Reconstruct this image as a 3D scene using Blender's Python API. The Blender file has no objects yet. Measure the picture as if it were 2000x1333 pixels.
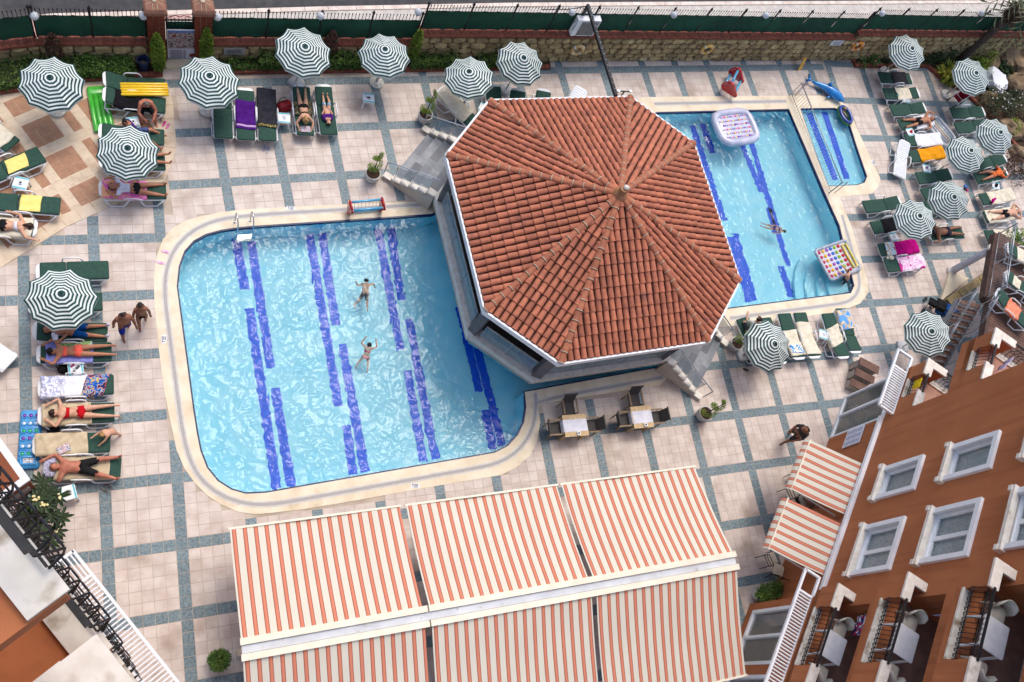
import bpy, bmesh, math, random
from mathutils import Vector, Matrix, Euler, noise as mnoise
R = math.radians
random.seed(7)
scn = bpy.context.scene
col = scn.collection

# ------------------------------------------------------------------ camera
CAM = Vector((4.013255, -2.032260, 28.203996))
FPX = 1753.5355
cam = bpy.data.cameras.new('camera')
cam_o = bpy.data.objects.new('camera', cam)
col.objects.link(cam_o)
cam_o.location = CAM
cam_o.rotation_euler = (0.369635, -0.318973, -0.190963)
cam.sensor_width = 36.0
cam.lens = FPX * 36.0 / 2000.0
cam.clip_start = 0.1
cam.clip_end = 500
scn.camera = cam_o
# ------------------------------------------------------------------ light
SUN_AZ, SUN_EL = R(56), R(65)            # direction towards the sun, from +X
world = bpy.data.worlds.new('World'); scn.world = world; world.use_nodes = True
wn = world.node_tree.nodes; wl = world.node_tree.links
bg = wn['Background']
sky = wn.new('ShaderNodeTexSky'); sky.sky_type = 'NISHITA'; sky.sun_disc = False
sky.sun_elevation = SUN_EL; sky.sun_rotation = R(90) - SUN_AZ
sky.air_density = 1.0; sky.dust_density = 4.0; sky.ozone_density = 1.0
wl.new(sky.outputs['Color'], bg.inputs['Color'])
bg.inputs['Strength'].default_value = 0.15
sun = bpy.data.lights.new('sun', 'SUN'); sun.energy = 0.85; sun.angle = R(21); sun.color = (1.0, 0.95, 0.88)
sun_o = bpy.data.objects.new('sun', sun); col.objects.link(sun_o)
sd = Vector((math.cos(SUN_EL)*math.cos(SUN_AZ), math.cos(SUN_EL)*math.sin(SUN_AZ), math.sin(SUN_EL)))
sun_o.rotation_euler = (-sd).to_track_quat('-Z', 'Y').to_euler()
sun_o.location = (10, 10, 40)
scn.view_settings.view_transform = 'Standard'
scn.view_settings.look = 'None'
scn.view_settings.gamma = 1.0
scn.view_settings.exposure = 0.52
scn.cycles.max_bounces = 8
scn.cycles.transparent_max_bounces = 16

# ------------------------------------------------------------------ helpers
CROT = cam_o.rotation_euler.to_matrix()
def ray(px, py):
    return CROT @ Vector(((px-1000)/FPX, -(py-666.5)/FPX, -1.0))
def G(px, py, z=0.0):                       # photo pixel -> point at height z
    d = ray(px, py); t = (z-CAM.z)/d.z
    return CAM + d*t
def GW(px, py, zf, zs=-0.09):               # pixel -> pool floor, seen through the water surface
    p = G(px, py, zs); d = ray(px, py).normalized()
    s = Vector((d.x, d.y, 0))/1.333; dz = -math.sqrt(max(1e-6, 1-s.length_squared))
    t = (zf-zs)/dz
    return p + Vector((s.x, s.y, dz))*t
def GP(px, py, o, n):                       # pixel -> point on a vertical plane
    d = ray(px, py); t = (Vector(o)-CAM).dot(n)/d.dot(n)
    return CAM + d*t
def XY(v): return (v[0], v[1])

class MB:
    def __init__(s): s.v=[]; s.f=[]; s.m=[]
    def add(s, vs, fs, mi=0, mat=None):
        b=len(s.v)
        s.v += [tuple(mat@Vector(v)) if mat is not None else tuple(v) for v in vs]
        s.f += [tuple(b+i for i in f) for f in fs]; s.m += [mi]*len(fs); return s
    def box(s, c, d, mi=0, rz=0, mat=None):
        x,y,z=d[0]/2,d[1]/2,d[2]/2
        vs=[(-x,-y,-z),(x,-y,-z),(x,y,-z),(-x,y,-z),(-x,-y,z),(x,-y,z),(x,y,z),(-x,y,z)]
        M=Matrix.Translation(Vector(c))@Matrix.Rotation(rz,4,'Z')
        if mat is not None: M=mat@M
        return s.add(vs,[(3,2,1,0),(4,5,6,7),(0,1,5,4),(1,2,6,5),(2,3,7,6),(3,0,4,7)],mi,M)
    def bar(s, a, b, w, h, mi=0, up=(0,0,1)):       # beam from a to b, w across, h along up
        a=Vector(a); b=Vector(b); d=(b-a); L=d.length
        if L<1e-6: return s
        d/=L; u=Vector(up)
        if abs(d.dot(u))>.98: u=Vector((1,0,0))
        sd_=d.cross(u).normalized(); u=sd_.cross(d)
        vs=[]
        for p in (a,b):
            for (i,j) in ((-1,-1),(1,-1),(1,1),(-1,1)): vs.append(p+sd_*(w/2*i)+u*(h/2*j))
        return s.add(vs,[(0,1,2,3),(7,6,5,4),(0,4,5,1),(1,5,6,2),(2,6,7,3),(3,7,4,0)],mi)
    def prism(s, poly, z0, z1, mi=0, top=True, bot=True, side=None):
        n=len(poly)
        a=sum(poly[i][0]*poly[(i+1)%n][1]-poly[(i+1)%n][0]*poly[i][1] for i in range(n))
        if a<0: poly=list(reversed(poly))
        vs=[(p[0],p[1],z0) for p in poly]+[(p[0],p[1],z1) for p in poly]
        sm=mi if side is None else side
        s.add(vs,[(i,(i+1)%n,n+(i+1)%n,n+i) for i in range(n)],sm)
        if top: s.add(vs[n:],[tuple(range(n))],mi)
        if bot: s.add(vs[:n],[tuple(reversed(range(n)))],mi)
        return s
    def tube(s, pts, r, n=6, mi=0, closed=False, caps=True):
        pts=[Vector(p) for p in pts]; k=len(pts)
        rs=r if isinstance(r,(list,tuple)) else [r]*k
        rings=[]; pu=None
        for i,p in enumerate(pts):
            a=pts[i-1] if (i>0 or closed) else p; b=pts[(i+1)%k] if (i<k-1 or closed) else p
            d=(b-a).normalized()
            if pu is None:
                u=Vector((0,0,1)) if abs(d.z)<.9 else Vector((1,0,0))
            else: u=pu
            sd_=d.cross(u)
            if sd_.length<1e-4: sd_=d.cross(Vector((0.3,1,0.2)))
            sd_.normalize(); u=sd_.cross(d); pu=u
            rings.append([p+(sd_*math.cos(2*math.pi*j/n)+u*math.sin(2*math.pi*j/n))*rs[i] for j in range(n)])
        vs=[v for rg in rings for v in rg]; fs=[]
        for i in range(k if closed else k-1):
            i2=(i+1)%k
            for j in range(n): fs.append((i*n+j,i*n+(j+1)%n,i2*n+(j+1)%n,i2*n+j))
        if caps and not closed: fs += [tuple(reversed(range(n))),tuple((k-1)*n+j for j in range(n))]
        return s.add(vs,fs,mi)
    def lathe(s, prof, n=16, mi=0, c=(0,0,0), mat=None):
        vs=[];fs=[];k=len(prof)
        for (r,z) in prof:
            for j in range(n):
                a=2*math.pi*j/n; vs.append((c[0]+r*math.cos(a),c[1]+r*math.sin(a),c[2]+z))
        for i in range(k-1):
            for j in range(n): fs.append((i*n+j,i*n+(j+1)%n,(i+1)*n+(j+1)%n,(i+1)*n+j))
        if prof[-1][0]>1e-4: fs.append(tuple((k-1)*n+j for j in range(n)))
        if prof[0][0]>1e-4: fs.append(tuple(reversed(range(n))))
        return s.add(vs,fs,mi,mat)
    def sheet(s, poly, z, mi=0): return s.prism(poly,z,z+1e-9,mi,True,False) if False else s.add([(p[0],p[1],z) for p in ccw(poly)],[tuple(range(len(poly)))],mi)
    def build(s, name, mats, parent=None, loc=None, rz=None, smooth=False, auto=None, kind=None):
        me=bpy.data.meshes.new(name); me.from_pydata(s.v,[],s.f)
        if not isinstance(mats,(list,tuple)): mats=[mats]
        for m in mats: me.materials.append(m)
        if len(mats)>1: me.polygons.foreach_set('material_index',s.m)
        if smooth:
            me.polygons.foreach_set('use_smooth',[True]*len(me.polygons))
            if auto: me.set_sharp_from_angle(angle=R(auto))
        me.update()
        return link(name, me, parent, loc, rz, kind)
def ccw(poly):
    n=len(poly); a=sum(poly[i][0]*poly[(i+1)%n][1]-poly[(i+1)%n][0]*poly[i][1] for i in range(n))
    return list(poly) if a>0 else list(reversed(poly))
def link(name, me, parent=None, loc=None, rz=None, kind=None):
    o=bpy.data.objects.new(name, me); col.objects.link(o)
    if parent is not None: o.parent=parent
    if loc is not None: o.location=loc
    if rz is not None: o.rotation_euler=(0,0,rz)
    if kind: o['kind']=kind
    return o
def empty(name, loc, rz=0, label=None, cat=None, group=None):
    o=bpy.data.objects.new(name,None); o.empty_display_size=.2; col.objects.link(o)
    o.location=loc; o.rotation_euler=(0,0,rz)
    if label: tag(o,label,cat,group)
    return o
def tag(o,label,cat,group=None):
    o['label']=label; o['category']=cat
    if group: o['group']=group
    return o
def copy_tree(o, parent=None):
    c=o.copy(); col.objects.link(c); c.parent=parent
    for ch in list(o.children): copy_tree(ch,c)
    return c
def child_at(ob, par):                      # parent world-space geometry under an Empty that stands elsewhere
    ob.parent=par; ob.matrix_parent_inverse=par.matrix_basis.inverted(); return ob
def inpoly(x,y,poly):
    r=False; n=len(poly); j=n-1
    for i in range(n):
        xi,yi=poly[i][0],poly[i][1]; xj,yj=poly[j][0],poly[j][1]
        if (yi>y)!=(yj>y) and x<(xj-xi)*(y-yi)/(yj-yi)+xi: r=not r
        j=i
    return r

# ------------------------------------------------------------------ materials
def lin(c):
    return tuple(((x/255.0)/12.92 if x/255.0<=.04045 else ((x/255.0+.055)/1.055)**2.4) for x in c)+(1.0,)
MATS={}
def mat(name, c1, c2=None, rough=.6, scale=6.0, detail=3.0, spec=.3, bump=0.0, bscale=None, isl=0.0, metal=0.0, coat=0.0, alpha=1.0, trans=0.0, wear=None, lo=.35, hi=.65, streak=None):
    """base colour c1 mottled towards c2 by world noise, optional per-piece tint (isl) and fine relief"""
    if name in MATS: return MATS[name]
    m=bpy.data.materials.new(name); m.use_nodes=True; nt=m.node_tree; N=nt.nodes; L=nt.links
    b=N['Principled BSDF']; b.inputs['Roughness'].default_value=rough
    b.inputs['Specular IOR Level'].default_value=spec; b.inputs['Metallic'].default_value=metal
    b.inputs['Coat Weight'].default_value=coat; b.inputs['Alpha'].default_value=alpha
    b.inputs['Transmission Weight'].default_value=trans
    geo=N.new('ShaderNodeNewGeometry')
    cc=None
    if c2 is not None:
        nz=N.new('ShaderNodeTexNoise'); nz.inputs['Scale'].default_value=scale; nz.inputs['Detail'].default_value=detail
        L.new(geo.outputs['Position'],nz.inputs['Vector'])
        rp=N.new('ShaderNodeValToRGB'); rp.color_ramp.elements[0].position=lo; rp.color_ramp.elements[1].position=hi
        rp.color_ramp.elements[0].color=c1; rp.color_ramp.elements[1].color=c2
        L.new(nz.outputs['Fac'],rp.inputs['Fac']); cc=rp.outputs['Color']
    if wear is not None:                      # stains: a second, larger, patchy layer (colour, scale, threshold)
        w=N.new('ShaderNodeTexNoise'); w.inputs['Scale'].default_value=wear[1]; w.inputs['Detail'].default_value=6
        L.new(geo.outputs['Position'],w.inputs['Vector'])
        wr=N.new('ShaderNodeValToRGB'); wr.color_ramp.elements[0].position=wear[2]; wr.color_ramp.elements[1].position=wear[2]+.16
        L.new(w.outputs['Fac'],wr.inputs['Fac'])
        mx=N.new('ShaderNodeMix'); mx.data_type='RGBA'; L.new(wr.outputs['Color'],mx.inputs['Factor'])
        if cc is None: mx.inputs[6].default_value=c1
        else: L.new(cc,mx.inputs[6])
        mx.inputs[7].default_value=wear[0]; cc=mx.outputs[2]
    if streak is not None:                    # rain streaks: noise drawn out down the wall
        mp=N.new('ShaderNodeMapping'); mp.inputs['Scale'].default_value=(3.2,3.2,.16); L.new(geo.outputs['Position'],mp.inputs[0])
        sn=N.new('ShaderNodeTexNoise'); sn.inputs['Scale'].default_value=1.6; sn.inputs['Detail'].default_value=5; L.new(mp.outputs[0],sn.inputs['Vector'])
        sr=N.new('ShaderNodeValToRGB'); sr.color_ramp.elements[0].position=.5; sr.color_ramp.elements[1].position=.8; L.new(sn.outputs['Fac'],sr.inputs['Fac'])
        mx=N.new('ShaderNodeMix'); mx.data_type='RGBA'; L.new(sr.outputs['Color'],mx.inputs['Factor']); L.new(cc,mx.inputs[6]); mx.inputs[7].default_value=streak; cc=mx.outputs[2]
    if isl>0:
        oi=N.new('ShaderNodeObjectInfo')
        ad=N.new('ShaderNodeMath'); ad.operation='ADD'; L.new(geo.outputs['Random Per Island'],ad.inputs[0]); L.new(oi.outputs['Random'],ad.inputs[1])
        fr=N.new('ShaderNodeMath'); fr.operation='FRACT'; L.new(ad.outputs[0],fr.inputs[0])
        mr=N.new('ShaderNodeMapRange'); mr.inputs['To Min'].default_value=1-isl; mr.inputs['To Max'].default_value=1+isl
        L.new(fr.outputs[0],mr.inputs['Value'])
        hs=N.new('ShaderNodeHueSaturation'); L.new(mr.outputs[0],hs.inputs['Value'])
        if cc is None: hs.inputs['Color'].default_value=c1
        else: L.new(cc,hs.inputs['Color'])
        cc=hs.outputs['Color']
    if cc is None: b.inputs['Base Color'].default_value=c1
    else: L.new(cc,b.inputs['Base Color'])
    if bump>0:
        bn=N.new('ShaderNodeTexNoise'); bn.inputs['Scale'].default_value=bscale or scale*4; bn.inputs['Detail'].default_value=4
        L.new(geo.outputs['Position'],bn.inputs['Vector'])
        bp=N.new('ShaderNodeBump'); bp.inputs['Strength'].default_value=bump; bp.inputs['Distance'].default_value=.02
        L.new(bn.outputs['Fac'],bp.inputs['Height']); L.new(bp.outputs['Normal'],b.inputs['Normal'])
    MATS[name]=m; return m
def C(*c): return lin(c)
tile_b=mat('beige_tile',C(194,178,168),C(210,198,188),rough=.55,scale=2.2,isl=.06,wear=(C(168,150,136),.8,.55),bump=.15,bscale=30)
tile_bl=mat('blue_tile',C(90,110,118),C(128,144,148),rough=.5,scale=14,detail=5,isl=.10,bump=.15,bscale=40)
tile_br=mat('brown_tile',C(160,118,92),C(176,134,106),rough=.6,scale=5,isl=.06,wear=(C(140,100,80),2.,.6))
tile_cr=mat('cream_tile',C(206,186,160),C(218,200,176),rough=.6,scale=3,isl=.03,wear=(C(184,160,136),1.4,.58))
grout=mat('grout',C(196,182,166),C(172,156,140),rough=.9,scale=1.3)
coping=mat('coping_stone',C(228,216,192),C(214,198,170),rough=.55,scale=1.6,detail=5,isl=.03,wear=(C(192,172,140),.9,.58))
gutter=mat('gutter_grille',C(206,206,208),C(190,188,186),rough=.5,scale=4)
navy=mat('navy_tile',C(20,34,84),rough=.3)
asphalt=mat('asphalt',C(62,62,64),C(76,75,76),rough=.9,scale=3,detail=8,bump=.3,bscale=60,wear=(C(92,90,88),.5,.6))
pinkpave=mat('pink_paver',C(206,170,160),C(190,150,142),rough=.8,scale=5,isl=.08)
greypave=mat('grey_paver',C(206,200,192),C(186,180,174),rough=.8,scale=5,isl=.08)
kerbst=mat('kerb_stone',C(228,216,206),C(206,190,178),rough=.8,scale=3)
soil=mat('soil',C(78,58,44),C(56,42,32),rough=1,scale=8,bump=.5)
brick=mat('brick',C(142,84,66),C(118,66,52),rough=.85,scale=9,isl=.16)
brickp=mat('pillar_brick',C(132,66,44),C(112,54,38),rough=.85,scale=7,isl=.12)
capbrick=mat('pillar_cap',C(150,108,88),C(132,92,76),rough=.85,scale=5)
mortar=mat('mortar',C(186,172,150),C(160,144,122),rough=.95,scale=6)
stone=mat('wall_stone',C(182,162,118),C(140,122,90),rough=.9,scale=3.2,detail=6,isl=.26,bump=.5,bscale=14,wear=(C(206,188,142),2.2,.57))
stoned=mat('stone_joint',C(120,104,80),C(94,82,62),rough=1,scale=5)
black=mat('black_iron',C(26,26,30),C(36,36,40),rough=.5,scale=20)
blackm=mat('black_gloss_iron',C(30,32,40),C(44,46,54),rough=.35,scale=20)
mesh_g=mat('green_mesh',C(30,82,62),C(22,64,50),rough=.8,scale=1.2,detail=6,bump=.2,bscale=8)
globe=mat('frosted_globe',C(206,210,212),C(186,190,194),rough=.15,scale=8,spec=.6)
white_p=mat('white_plastic',C(232,234,234),C(222,224,226),rough=.35,scale=6,spec=.5)
white_w=mat('white_paint',C(236,238,240),C(226,228,232),rough=.5,scale=3)
marble=mat('marble_cap',C(228,222,212),C(210,202,190),rough=.55,scale=5,detail=6,wear=(C(178,164,146),3.,.62))
marble_st=mat('stained_marble',C(222,216,206),C(204,198,184),rough=.6,scale=4,detail=6,wear=(C(140,122,98),3.2,.54))
cush=mat('green_cushion',C(40,70,60),C(48,80,68),rough=.85,scale=10,bump=.1,bscale=60)
metal=mat('galvanised_metal',C(188,192,198),C(168,172,178),rough=.35,metal=.7,scale=6)
chrome=mat('steel_tube',C(200,202,206),rough=.22,metal=.95)
alu=mat('grey_aluminium',C(150,152,156),C(134,136,140),rough=.45,metal=.3,scale=4)
terra=mat('brown_render',C(178,110,70),C(166,102,64),rough=.85,scale=.8,detail=6,bump=.08,bscale=40,wear=(C(166,98,60),.6,.6),streak=C(152,90,58))
terra2=mat('dark_brown_render',C(140,80,54),C(126,72,48),rough=.85,scale=1.5,detail=6)
granite=mat('grey_granite',C(138,142,148),C(112,116,124),rough=.5,scale=3,detail=6,isl=.22,bump=.1)
whitest=mat('white_step_stone',C(228,222,212),C(210,202,190),rough=.6,scale=4)
woodd=mat('deck_board',C(112,84,72),C(92,68,58),rough=.75,scale=4,detail=6,isl=.10)
woodl=mat('light_wood',C(206,180,136),C(190,160,116),rough=.5,scale=8,isl=.05)
dark=mat('dark_interior',C(40,34,32),C(28,24,24),rough=.9,scale=3)
glassm=mat('balustrade_glass',C(150,178,190),rough=.05,spec=.6,alpha=.38)
wglass=mat('window_glass',C(58,66,70),C(84,94,98),rough=.06,spec=.8,scale=1.5,detail=2)
curtain=mat('curtain',C(206,210,206),C(176,184,182),rough=.9,scale=9)
rubber=mat('dark_fabric',C(66,62,58),C(54,50,48),rough=.8,scale=12)
linen=mat('white_linen',C(226,226,232),C(210,210,220),rough=.9,scale=5)
# ================================================================== GROUND, TERRACE, POOL
TP=0.33
def px_poly(l,z=0.0): return [XY(G(x,y,z)) for x,y in l]
def fill(loops, z):                         # triangulated area between loops
    bm=bmesh.new(); ed=[]
    for lp in loops:
        vs=[bm.verts.new((p[0],p[1],z)) for p in lp]
        for i in range(len(vs)): ed.append(bm.edges.new((vs[i],vs[(i+1)%len(vs)])))
    bmesh.ops.triangle_fill(bm,use_beauty=True,use_dissolve=False,edges=ed,normal=(0,0,1))
    bm.verts.index_update(); V=[tuple(v.co) for v in bm.verts]; F=[]
    for f in bm.faces:
        idx=[v.index for v in f.verts]
        if f.normal.z<0: idx.reverse()
        F.append(tuple(idx))
    bm.free(); return V,F
def smooth_poly(l, it=1):                   # chaikin on a closed loop
    for _ in range(it):
        o=[]
        for i in range(len(l)):
            a=l[i]; b=l[(i+1)%len(l)]
            o += [(a[0]*.75+b[0]*.25,a[1]*.75+b[1]*.25),(a[0]*.25+b[0]*.75,a[1]*.25+b[1]*.75)]
        l=o
    return l
def offset_line(pl,d):
    o=[];n=len(pl)
    for i in range(n):
        a=Vector(pl[max(0,i-1)]); b=Vector(pl[min(n-1,i+1)]); t=(b-a).normalized()
        o.append((pl[i][0]-t.y*d, pl[i][1]+t.x*d))
    return o

# pool outlines, from the water's edge in the photograph
arcTL=[(345,560),(349,520),(360,490),(378,470),(402,457),(432,449),(465,444),(500,441)]
arcBL=[(520,963),(480,965),(452,957),(425,940),(404,914),(391,880),(384,845),(377,800)]
arcBR=[(1025,766),(1028,795),(1024,825),(1012,850),(992,872),(966,885)]
basin_px=arcTL+[(843,418)]+[(1283,219),(1541,213),(1577,296),(1612,378),(1640,440),(1669,558),(1662,573),(1420,604)]+[(1288,718)]+arcBR+arcBL
basin=px_poly(basin_px)
kid_px=[(1563,212),(1630,211),(1645,216),(1656,230),(1675,290),(1694,345),(1689,357),(1674,362),(1618,364),(1590,290)]
kid=px_poly(kid_px)
outer_px=[(840,393),(700,398),(560,405),(470,410),(430,415),(390,423),(360,432),(335,448),(318,468),(306,500),(300,540),(302,600),(310,680),(320,760),(332,820),(345,880),(360,915),(380,943),(405,968),(430,985),(465,1000),(500,1005),(540,1001),(600,994),(700,977),(850,950),(980,928),(1010,912),(1035,890),(1050,860),(1055,825),(1052,795),(1068,787),(1290,752),(1405,640),(1450,636),(1640,609),(1680,593),(1696,572),(1694,545),(1662,440),(1640,385),(1702,379),(1715,366),(1719,350),(1654,207),(1634,192),(1600,187),(1540,187),(1255,190)]
outer=px_poly(outer_px)

ground=MB(); ground.add([(-250,-250,-2),(300,-250,-2),(300,300,-2),(-250,300,-2)],[(0,1,2,3)])
g=ground.build('ground',soil); g['kind']='structure'

# terrace slab with a hole for the pool
WO=G(1100,119.5); WD=(G(1660,117)-WO); WD.z=0; WD.normalize(); WN=Vector((WD.y,-WD.x,0))   # WN: towards the pool
def wall_pt(t,off=0.0,z=0.0): return WO+WD*t+WN*off+Vector((0,0,z))
def wall_t(px,py,off=0.0): 
    p=GP(px,py,WO+WN*off,WN); return (p-WO).dot(WD), p.z
slab_poly=[(-14,-30),(48,-30),(48,22),XY(wall_pt(24)),XY(wall_pt(-34)),(-14,17)]
V,F=fill([slab_poly,basin,kid],-0.0165)
ter=MB(); ter.add(V,F); ter.prism(slab_poly,-1.99,-0.0165,top=False,bot=False)
terrace=ter.build('terrace',grout); terrace['kind']='structure'

# --- tiles
diag_poly=px_poly([(318,151),(330,170),(338,205),(345,290),(322,353),(250,389),(130,443),(0,524),(-200,640),(-260,300),(-100,205),(0,186),(165,162)])
bed_left=px_poly([(-200,225),(-60,196),(0,186),(100,170),(175,160),(318,151),(318,100),(0,110),(-200,150)])
bed_mid=px_poly([(418,147),(560,145),(700,143),(880,140),(1075,137),(1072,112),(418,105)])
bed_right=px_poly([(1664,116),(1669,133),(1810,133),(1828,150),(1853,167),(1878,180),(1925,225),(1990,300),(2060,380),(2120,360),(2120,-40),(1664,60)])
TM=bpy.data.meshes.new('tile'); 
def tile_box(w=.322,h=.012,bv=.004):
    x=w/2; v=[(-x,-x,-h),(x,-x,-h),(x,x,-h),(-x,x,-h),(-x+bv,-x+bv,0),(x-bv,-x+bv,0),(x-bv,x-bv,0),(-x+bv,x-bv,0)]
    f=[(4,5,6,7),(0,1,5,4),(1,2,6,5),(2,3,7,6),(3,0,4,7)]; return v,f
TV,TF=tile_box()
def proj_px(p):
    d=CROT.transposed()@(Vector(p)-CAM)
    if d.z>-.1: return None
    return (1000+FPX*d.x/-d.z, 666.5-FPX*d.y/-d.z)
PAV_C=Vector((17.85,10.42,0)); PAV_R=5.55; PAV_A=R(3.5)
# buildings stand on the terrace; nothing is laid beneath them
BA=Vector((22.392,-2.584,0)); BV=Vector((math.cos(R(50)),math.sin(R(50)),0)); BO=Vector((-BV.y,BV.x,0))
def bld(s,o,z=0.0): return BA+BV*s+BO*o+Vector((0,0,z))
def laid(x,y):
    if inpoly(x,y,outer) or inpoly(x,y,diag_poly) or inpoly(x,y,bed_left) or inpoly(x,y,bed_mid) or inpoly(x,y,bed_right): return False
    if (Vector((x,y,0))-WO).dot(WN)<0.0: return False
    q=Vector((x,y,0))-BA
    if q.dot(BO)<-.75 and q.dot(BV)<9: return False
    p=proj_px((x,y,0))
    return p is not None and -120<p[0]<2120 and -120<p[1]<1450
tiles={'b':[], 'l':[]}                       # (x,y,rot)
rotB=R(3.6); oB=(30.6*TP,42.9*TP)
colsB=set([-18,-12,-6,0,6,12,18,24,30,36,42,47,52,58,64,69])
def zone(u,v):
    if u>12.6 and v>38.2+.055*(u-14) and u<101.3: return 'B'
    if u>=92 and v>=0: return 'R'
    return 'A'
for i in range(-30,150):
    for j in range(-60,75):
        x,y=i*TP,j*TP
        if zone(i,j)=='A' and laid(x,y): tiles['l' if (i%6==0 or j%6==0) else 'b'].append((x,y,0))
        y2=(24.4+(j-24)*1.017)*TP
        if zone(i,y2/TP)=='R' and laid(x,y2): tiles['l' if (i%6==0 or j%6==0) else 'b'].append((x,y2,0))
for a in range(-25,90):
    for b in range(-12,30):
        x=oB[0]+TP*(a*math.cos(rotB)-b*math.sin(rotB)); y=oB[1]+TP*(a*math.sin(rotB)+b*math.cos(rotB))
        if zone(x/TP,y/TP)=='B' and all(zone((x+dx)/TP,(y+dy)/TP)=='B' for dx in(-.16,.16) for dy in (-.16,.16)) and laid(x,y):
            row = b in (0,6,12); 
            if b==12 and a>24: row=False
            if b==13 and a>24: row=True
            tiles['l' if (a in colsB or row) else 'b'].append((x,y,rotB))
def lay(lst,m,name,nmax=300):
    lst=sorted(lst,key=lambda t:(Vector((t[0],t[1],0))-CAM).length)
    vis=[t for t in lst if (lambda p: 5<p[0]<1995 and 5<p[1]<1328)(proj_px((t[0],t[1],0)))]
    one=vis[:nmax]; s=set(one)
    me=bpy.data.meshes.new(name); me.from_pydata(TV,[],TF); me.materials.append(m)
    for t in one:
        o=link(name,me,terrace,(t[0],t[1],random.uniform(-.0012,.0012)-.010),t[2])
    mb=MB()
    for t in lst:
        if t in s: continue
        mb.add(TV,TF,0,Matrix.Translation((t[0],t[1],random.uniform(-.0012,.0012)-.010))@Matrix.Rotation(t[2],4,'Z'))
    o=mb.build(name+'_field',m,terrace); o['kind']='stuff'
lay(tiles['b'],tile_b,'beige_tile'); lay(tiles['l'],tile_bl,'blue_tile')

# --- sun terrace corner with brown tile clusters set in cream paving (lattice turned 30 degrees)
sunt=MB(); sunt.prism(diag_poly,-0.03,-0.008)
sunt_o=sunt.build('sun_terrace',tile_cr); sunt_o['kind']='structure'
e2=Vector((.866,.5,0)); e1=Vector((.5,-.866,0)); tw=.31
me_br=bpy.data.meshes.new('brown_tile'); bv,bf=tile_box(.302,.01,.004); me_br.from_pydata(bv,[],bf); me_br.materials.append(tile_br)
me_cr=bpy.data.meshes.new('cream_tile'); bv2,bf2=tile_box(.308,.008,.003); me_cr.from_pydata(bv2,[],bf2); me_cr.materials.append(tile_cr)
rz30=R(30); nbr=0; creams=[]
for n in range(-6,8):
    for k in range(-14,14):
        B0=e2*(7.98+1.9*n)+e1*(-13.82+1.315*k)
        for a in range(6):
            for b in range(4):
                c=B0+e2*(tw*(a+.5)+ (0.0 if a<3 else .02))+e1*(tw*(b+.5))
                brown = (b<3 and (a<3 or a==4))
                cs=[c+e2*(sx*.15)+e1*(sy*.15) for sx in(-1,1) for sy in(-1,1)]
                if not all(inpoly(p.x,p.y,diag_poly) for p in cs): continue
                pp=proj_px(c)
                if pp is None or not(-60<pp[0]<2000 and 100<pp[1]<700): continue
                if brown: link('brown_tile',me_br,sunt_o,(c.x,c.y,.002+random.uniform(-.001,.001)),rz30); nbr+=1
                else: creams.append((c.x,c.y))
cm=MB()
for c in creams: cm.add(bv2,bf2,0,Matrix.Translation((c[0],c[1],0.0))@Matrix.Rotation(rz30,4,'Z'))
o=cm.build('cream_tile_field',tile_cr,sunt_o); o['kind']='stuff'
# plain cream border round the sun terrace
edge_px=[(318,151),(338,205),(345,290),(322,353),(250,389),(130,443),(0,524),(-150,615)]
ep=px_poly(edge_px); ei=offset_line(ep,-.42)
bm_=MB()
for i in range(len(ep)-1):
    n=max(1,int((Vector(ep[i+1])-Vector(ep[i])).length/.5))
    for k in range(n):
        f0,f1=k/n+.006,(k+1)/n-.006
        q=[tuple(Vector(ep[i]).lerp(Vector(ep[i+1]),f0)),tuple(Vector(ep[i]).lerp(Vector(ep[i+1]),f1)),tuple(Vector(ei[i]).lerp(Vector(ei[i+1]),f1)),tuple(Vector(ei[i]).lerp(Vector(ei[i+1]),f0))]
        bm_.prism(q,-.02,.006)
bm_.build('border_slab',tile_cr,sunt_o)['kind']='stuff'

# --- pool coping
V,F=fill([outer,basin,kid],0.0)
cp=MB(); cp.add(V,F); cp.prism(outer,-.05,0.0,top=False,bot=False)
cop_o=cp.build('pool_coping',coping); cop_o['kind']='structure'
# overflow gutter: two pale rails and a grille strip that follow the edge
def gutter_run(pl,sgn=1):
    mb=MB()
    for d0,d1,z,mi in ((.30,.335,.006,0),(.345,.445,.004,1),(.455,.49,.006,0)):
        a=offset_line(pl,d0*sgn); b=offset_line(pl,d1*sgn); n=len(pl)
        vs=[(p[0],p[1],z) for p in a]+[(p[0],p[1],z) for p in b]
        fs=[(i,i+1,n+i+1,n+i) if sgn<0 else (n+i,n+i+1,i+1,i) for i in range(n-1)]
        mb.add(vs,fs,mi)
    return mb
def dense(pxs,step=.25,loop=False):
    p=[Vector(v) for v in px_poly(pxs)]; o=[]
    for i in range(len(p)-1):
        n=max(1,int((p[i+1]-p[i]).length/step))
        for k in range(n): o.append(tuple(p[i].lerp(p[i+1],k/n)))
    o.append(tuple(p[-1]))
    for _ in range(6): o=[o[0]]+[((o[i-1][0]+2*o[i][0]+o[i+1][0])/4,(o[i-1][1]+2*o[i][1]+o[i+1][1])/4) for i in range(1,len(o)-1)]+[o[-1]]
    return o
greyg=mat('gutter_slots',C(182,178,174),C(156,152,150),rough=.7,scale=60,detail=1)
gutter_run(dense([(1025,766)]+arcBR[1:]+arcBL+arcTL+[(843,418)]),1).build('overflow_gutter',[gutter,greyg],cop_o)
gutter_run(dense([(1283,219),(1541,213)]),1).build('overflow_gutter',[gutter,greyg],cop_o)
gutter_run(dense([(1630,420),(1669,558),(1662,573),(1420,604)]),1).build('overflow_gutter',[gutter,greyg],cop_o)
gutter_run(dense([(1288,718),(1060,759),(1040,767)]),1).build('overflow_gutter',[gutter,greyg],cop_o)

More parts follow.
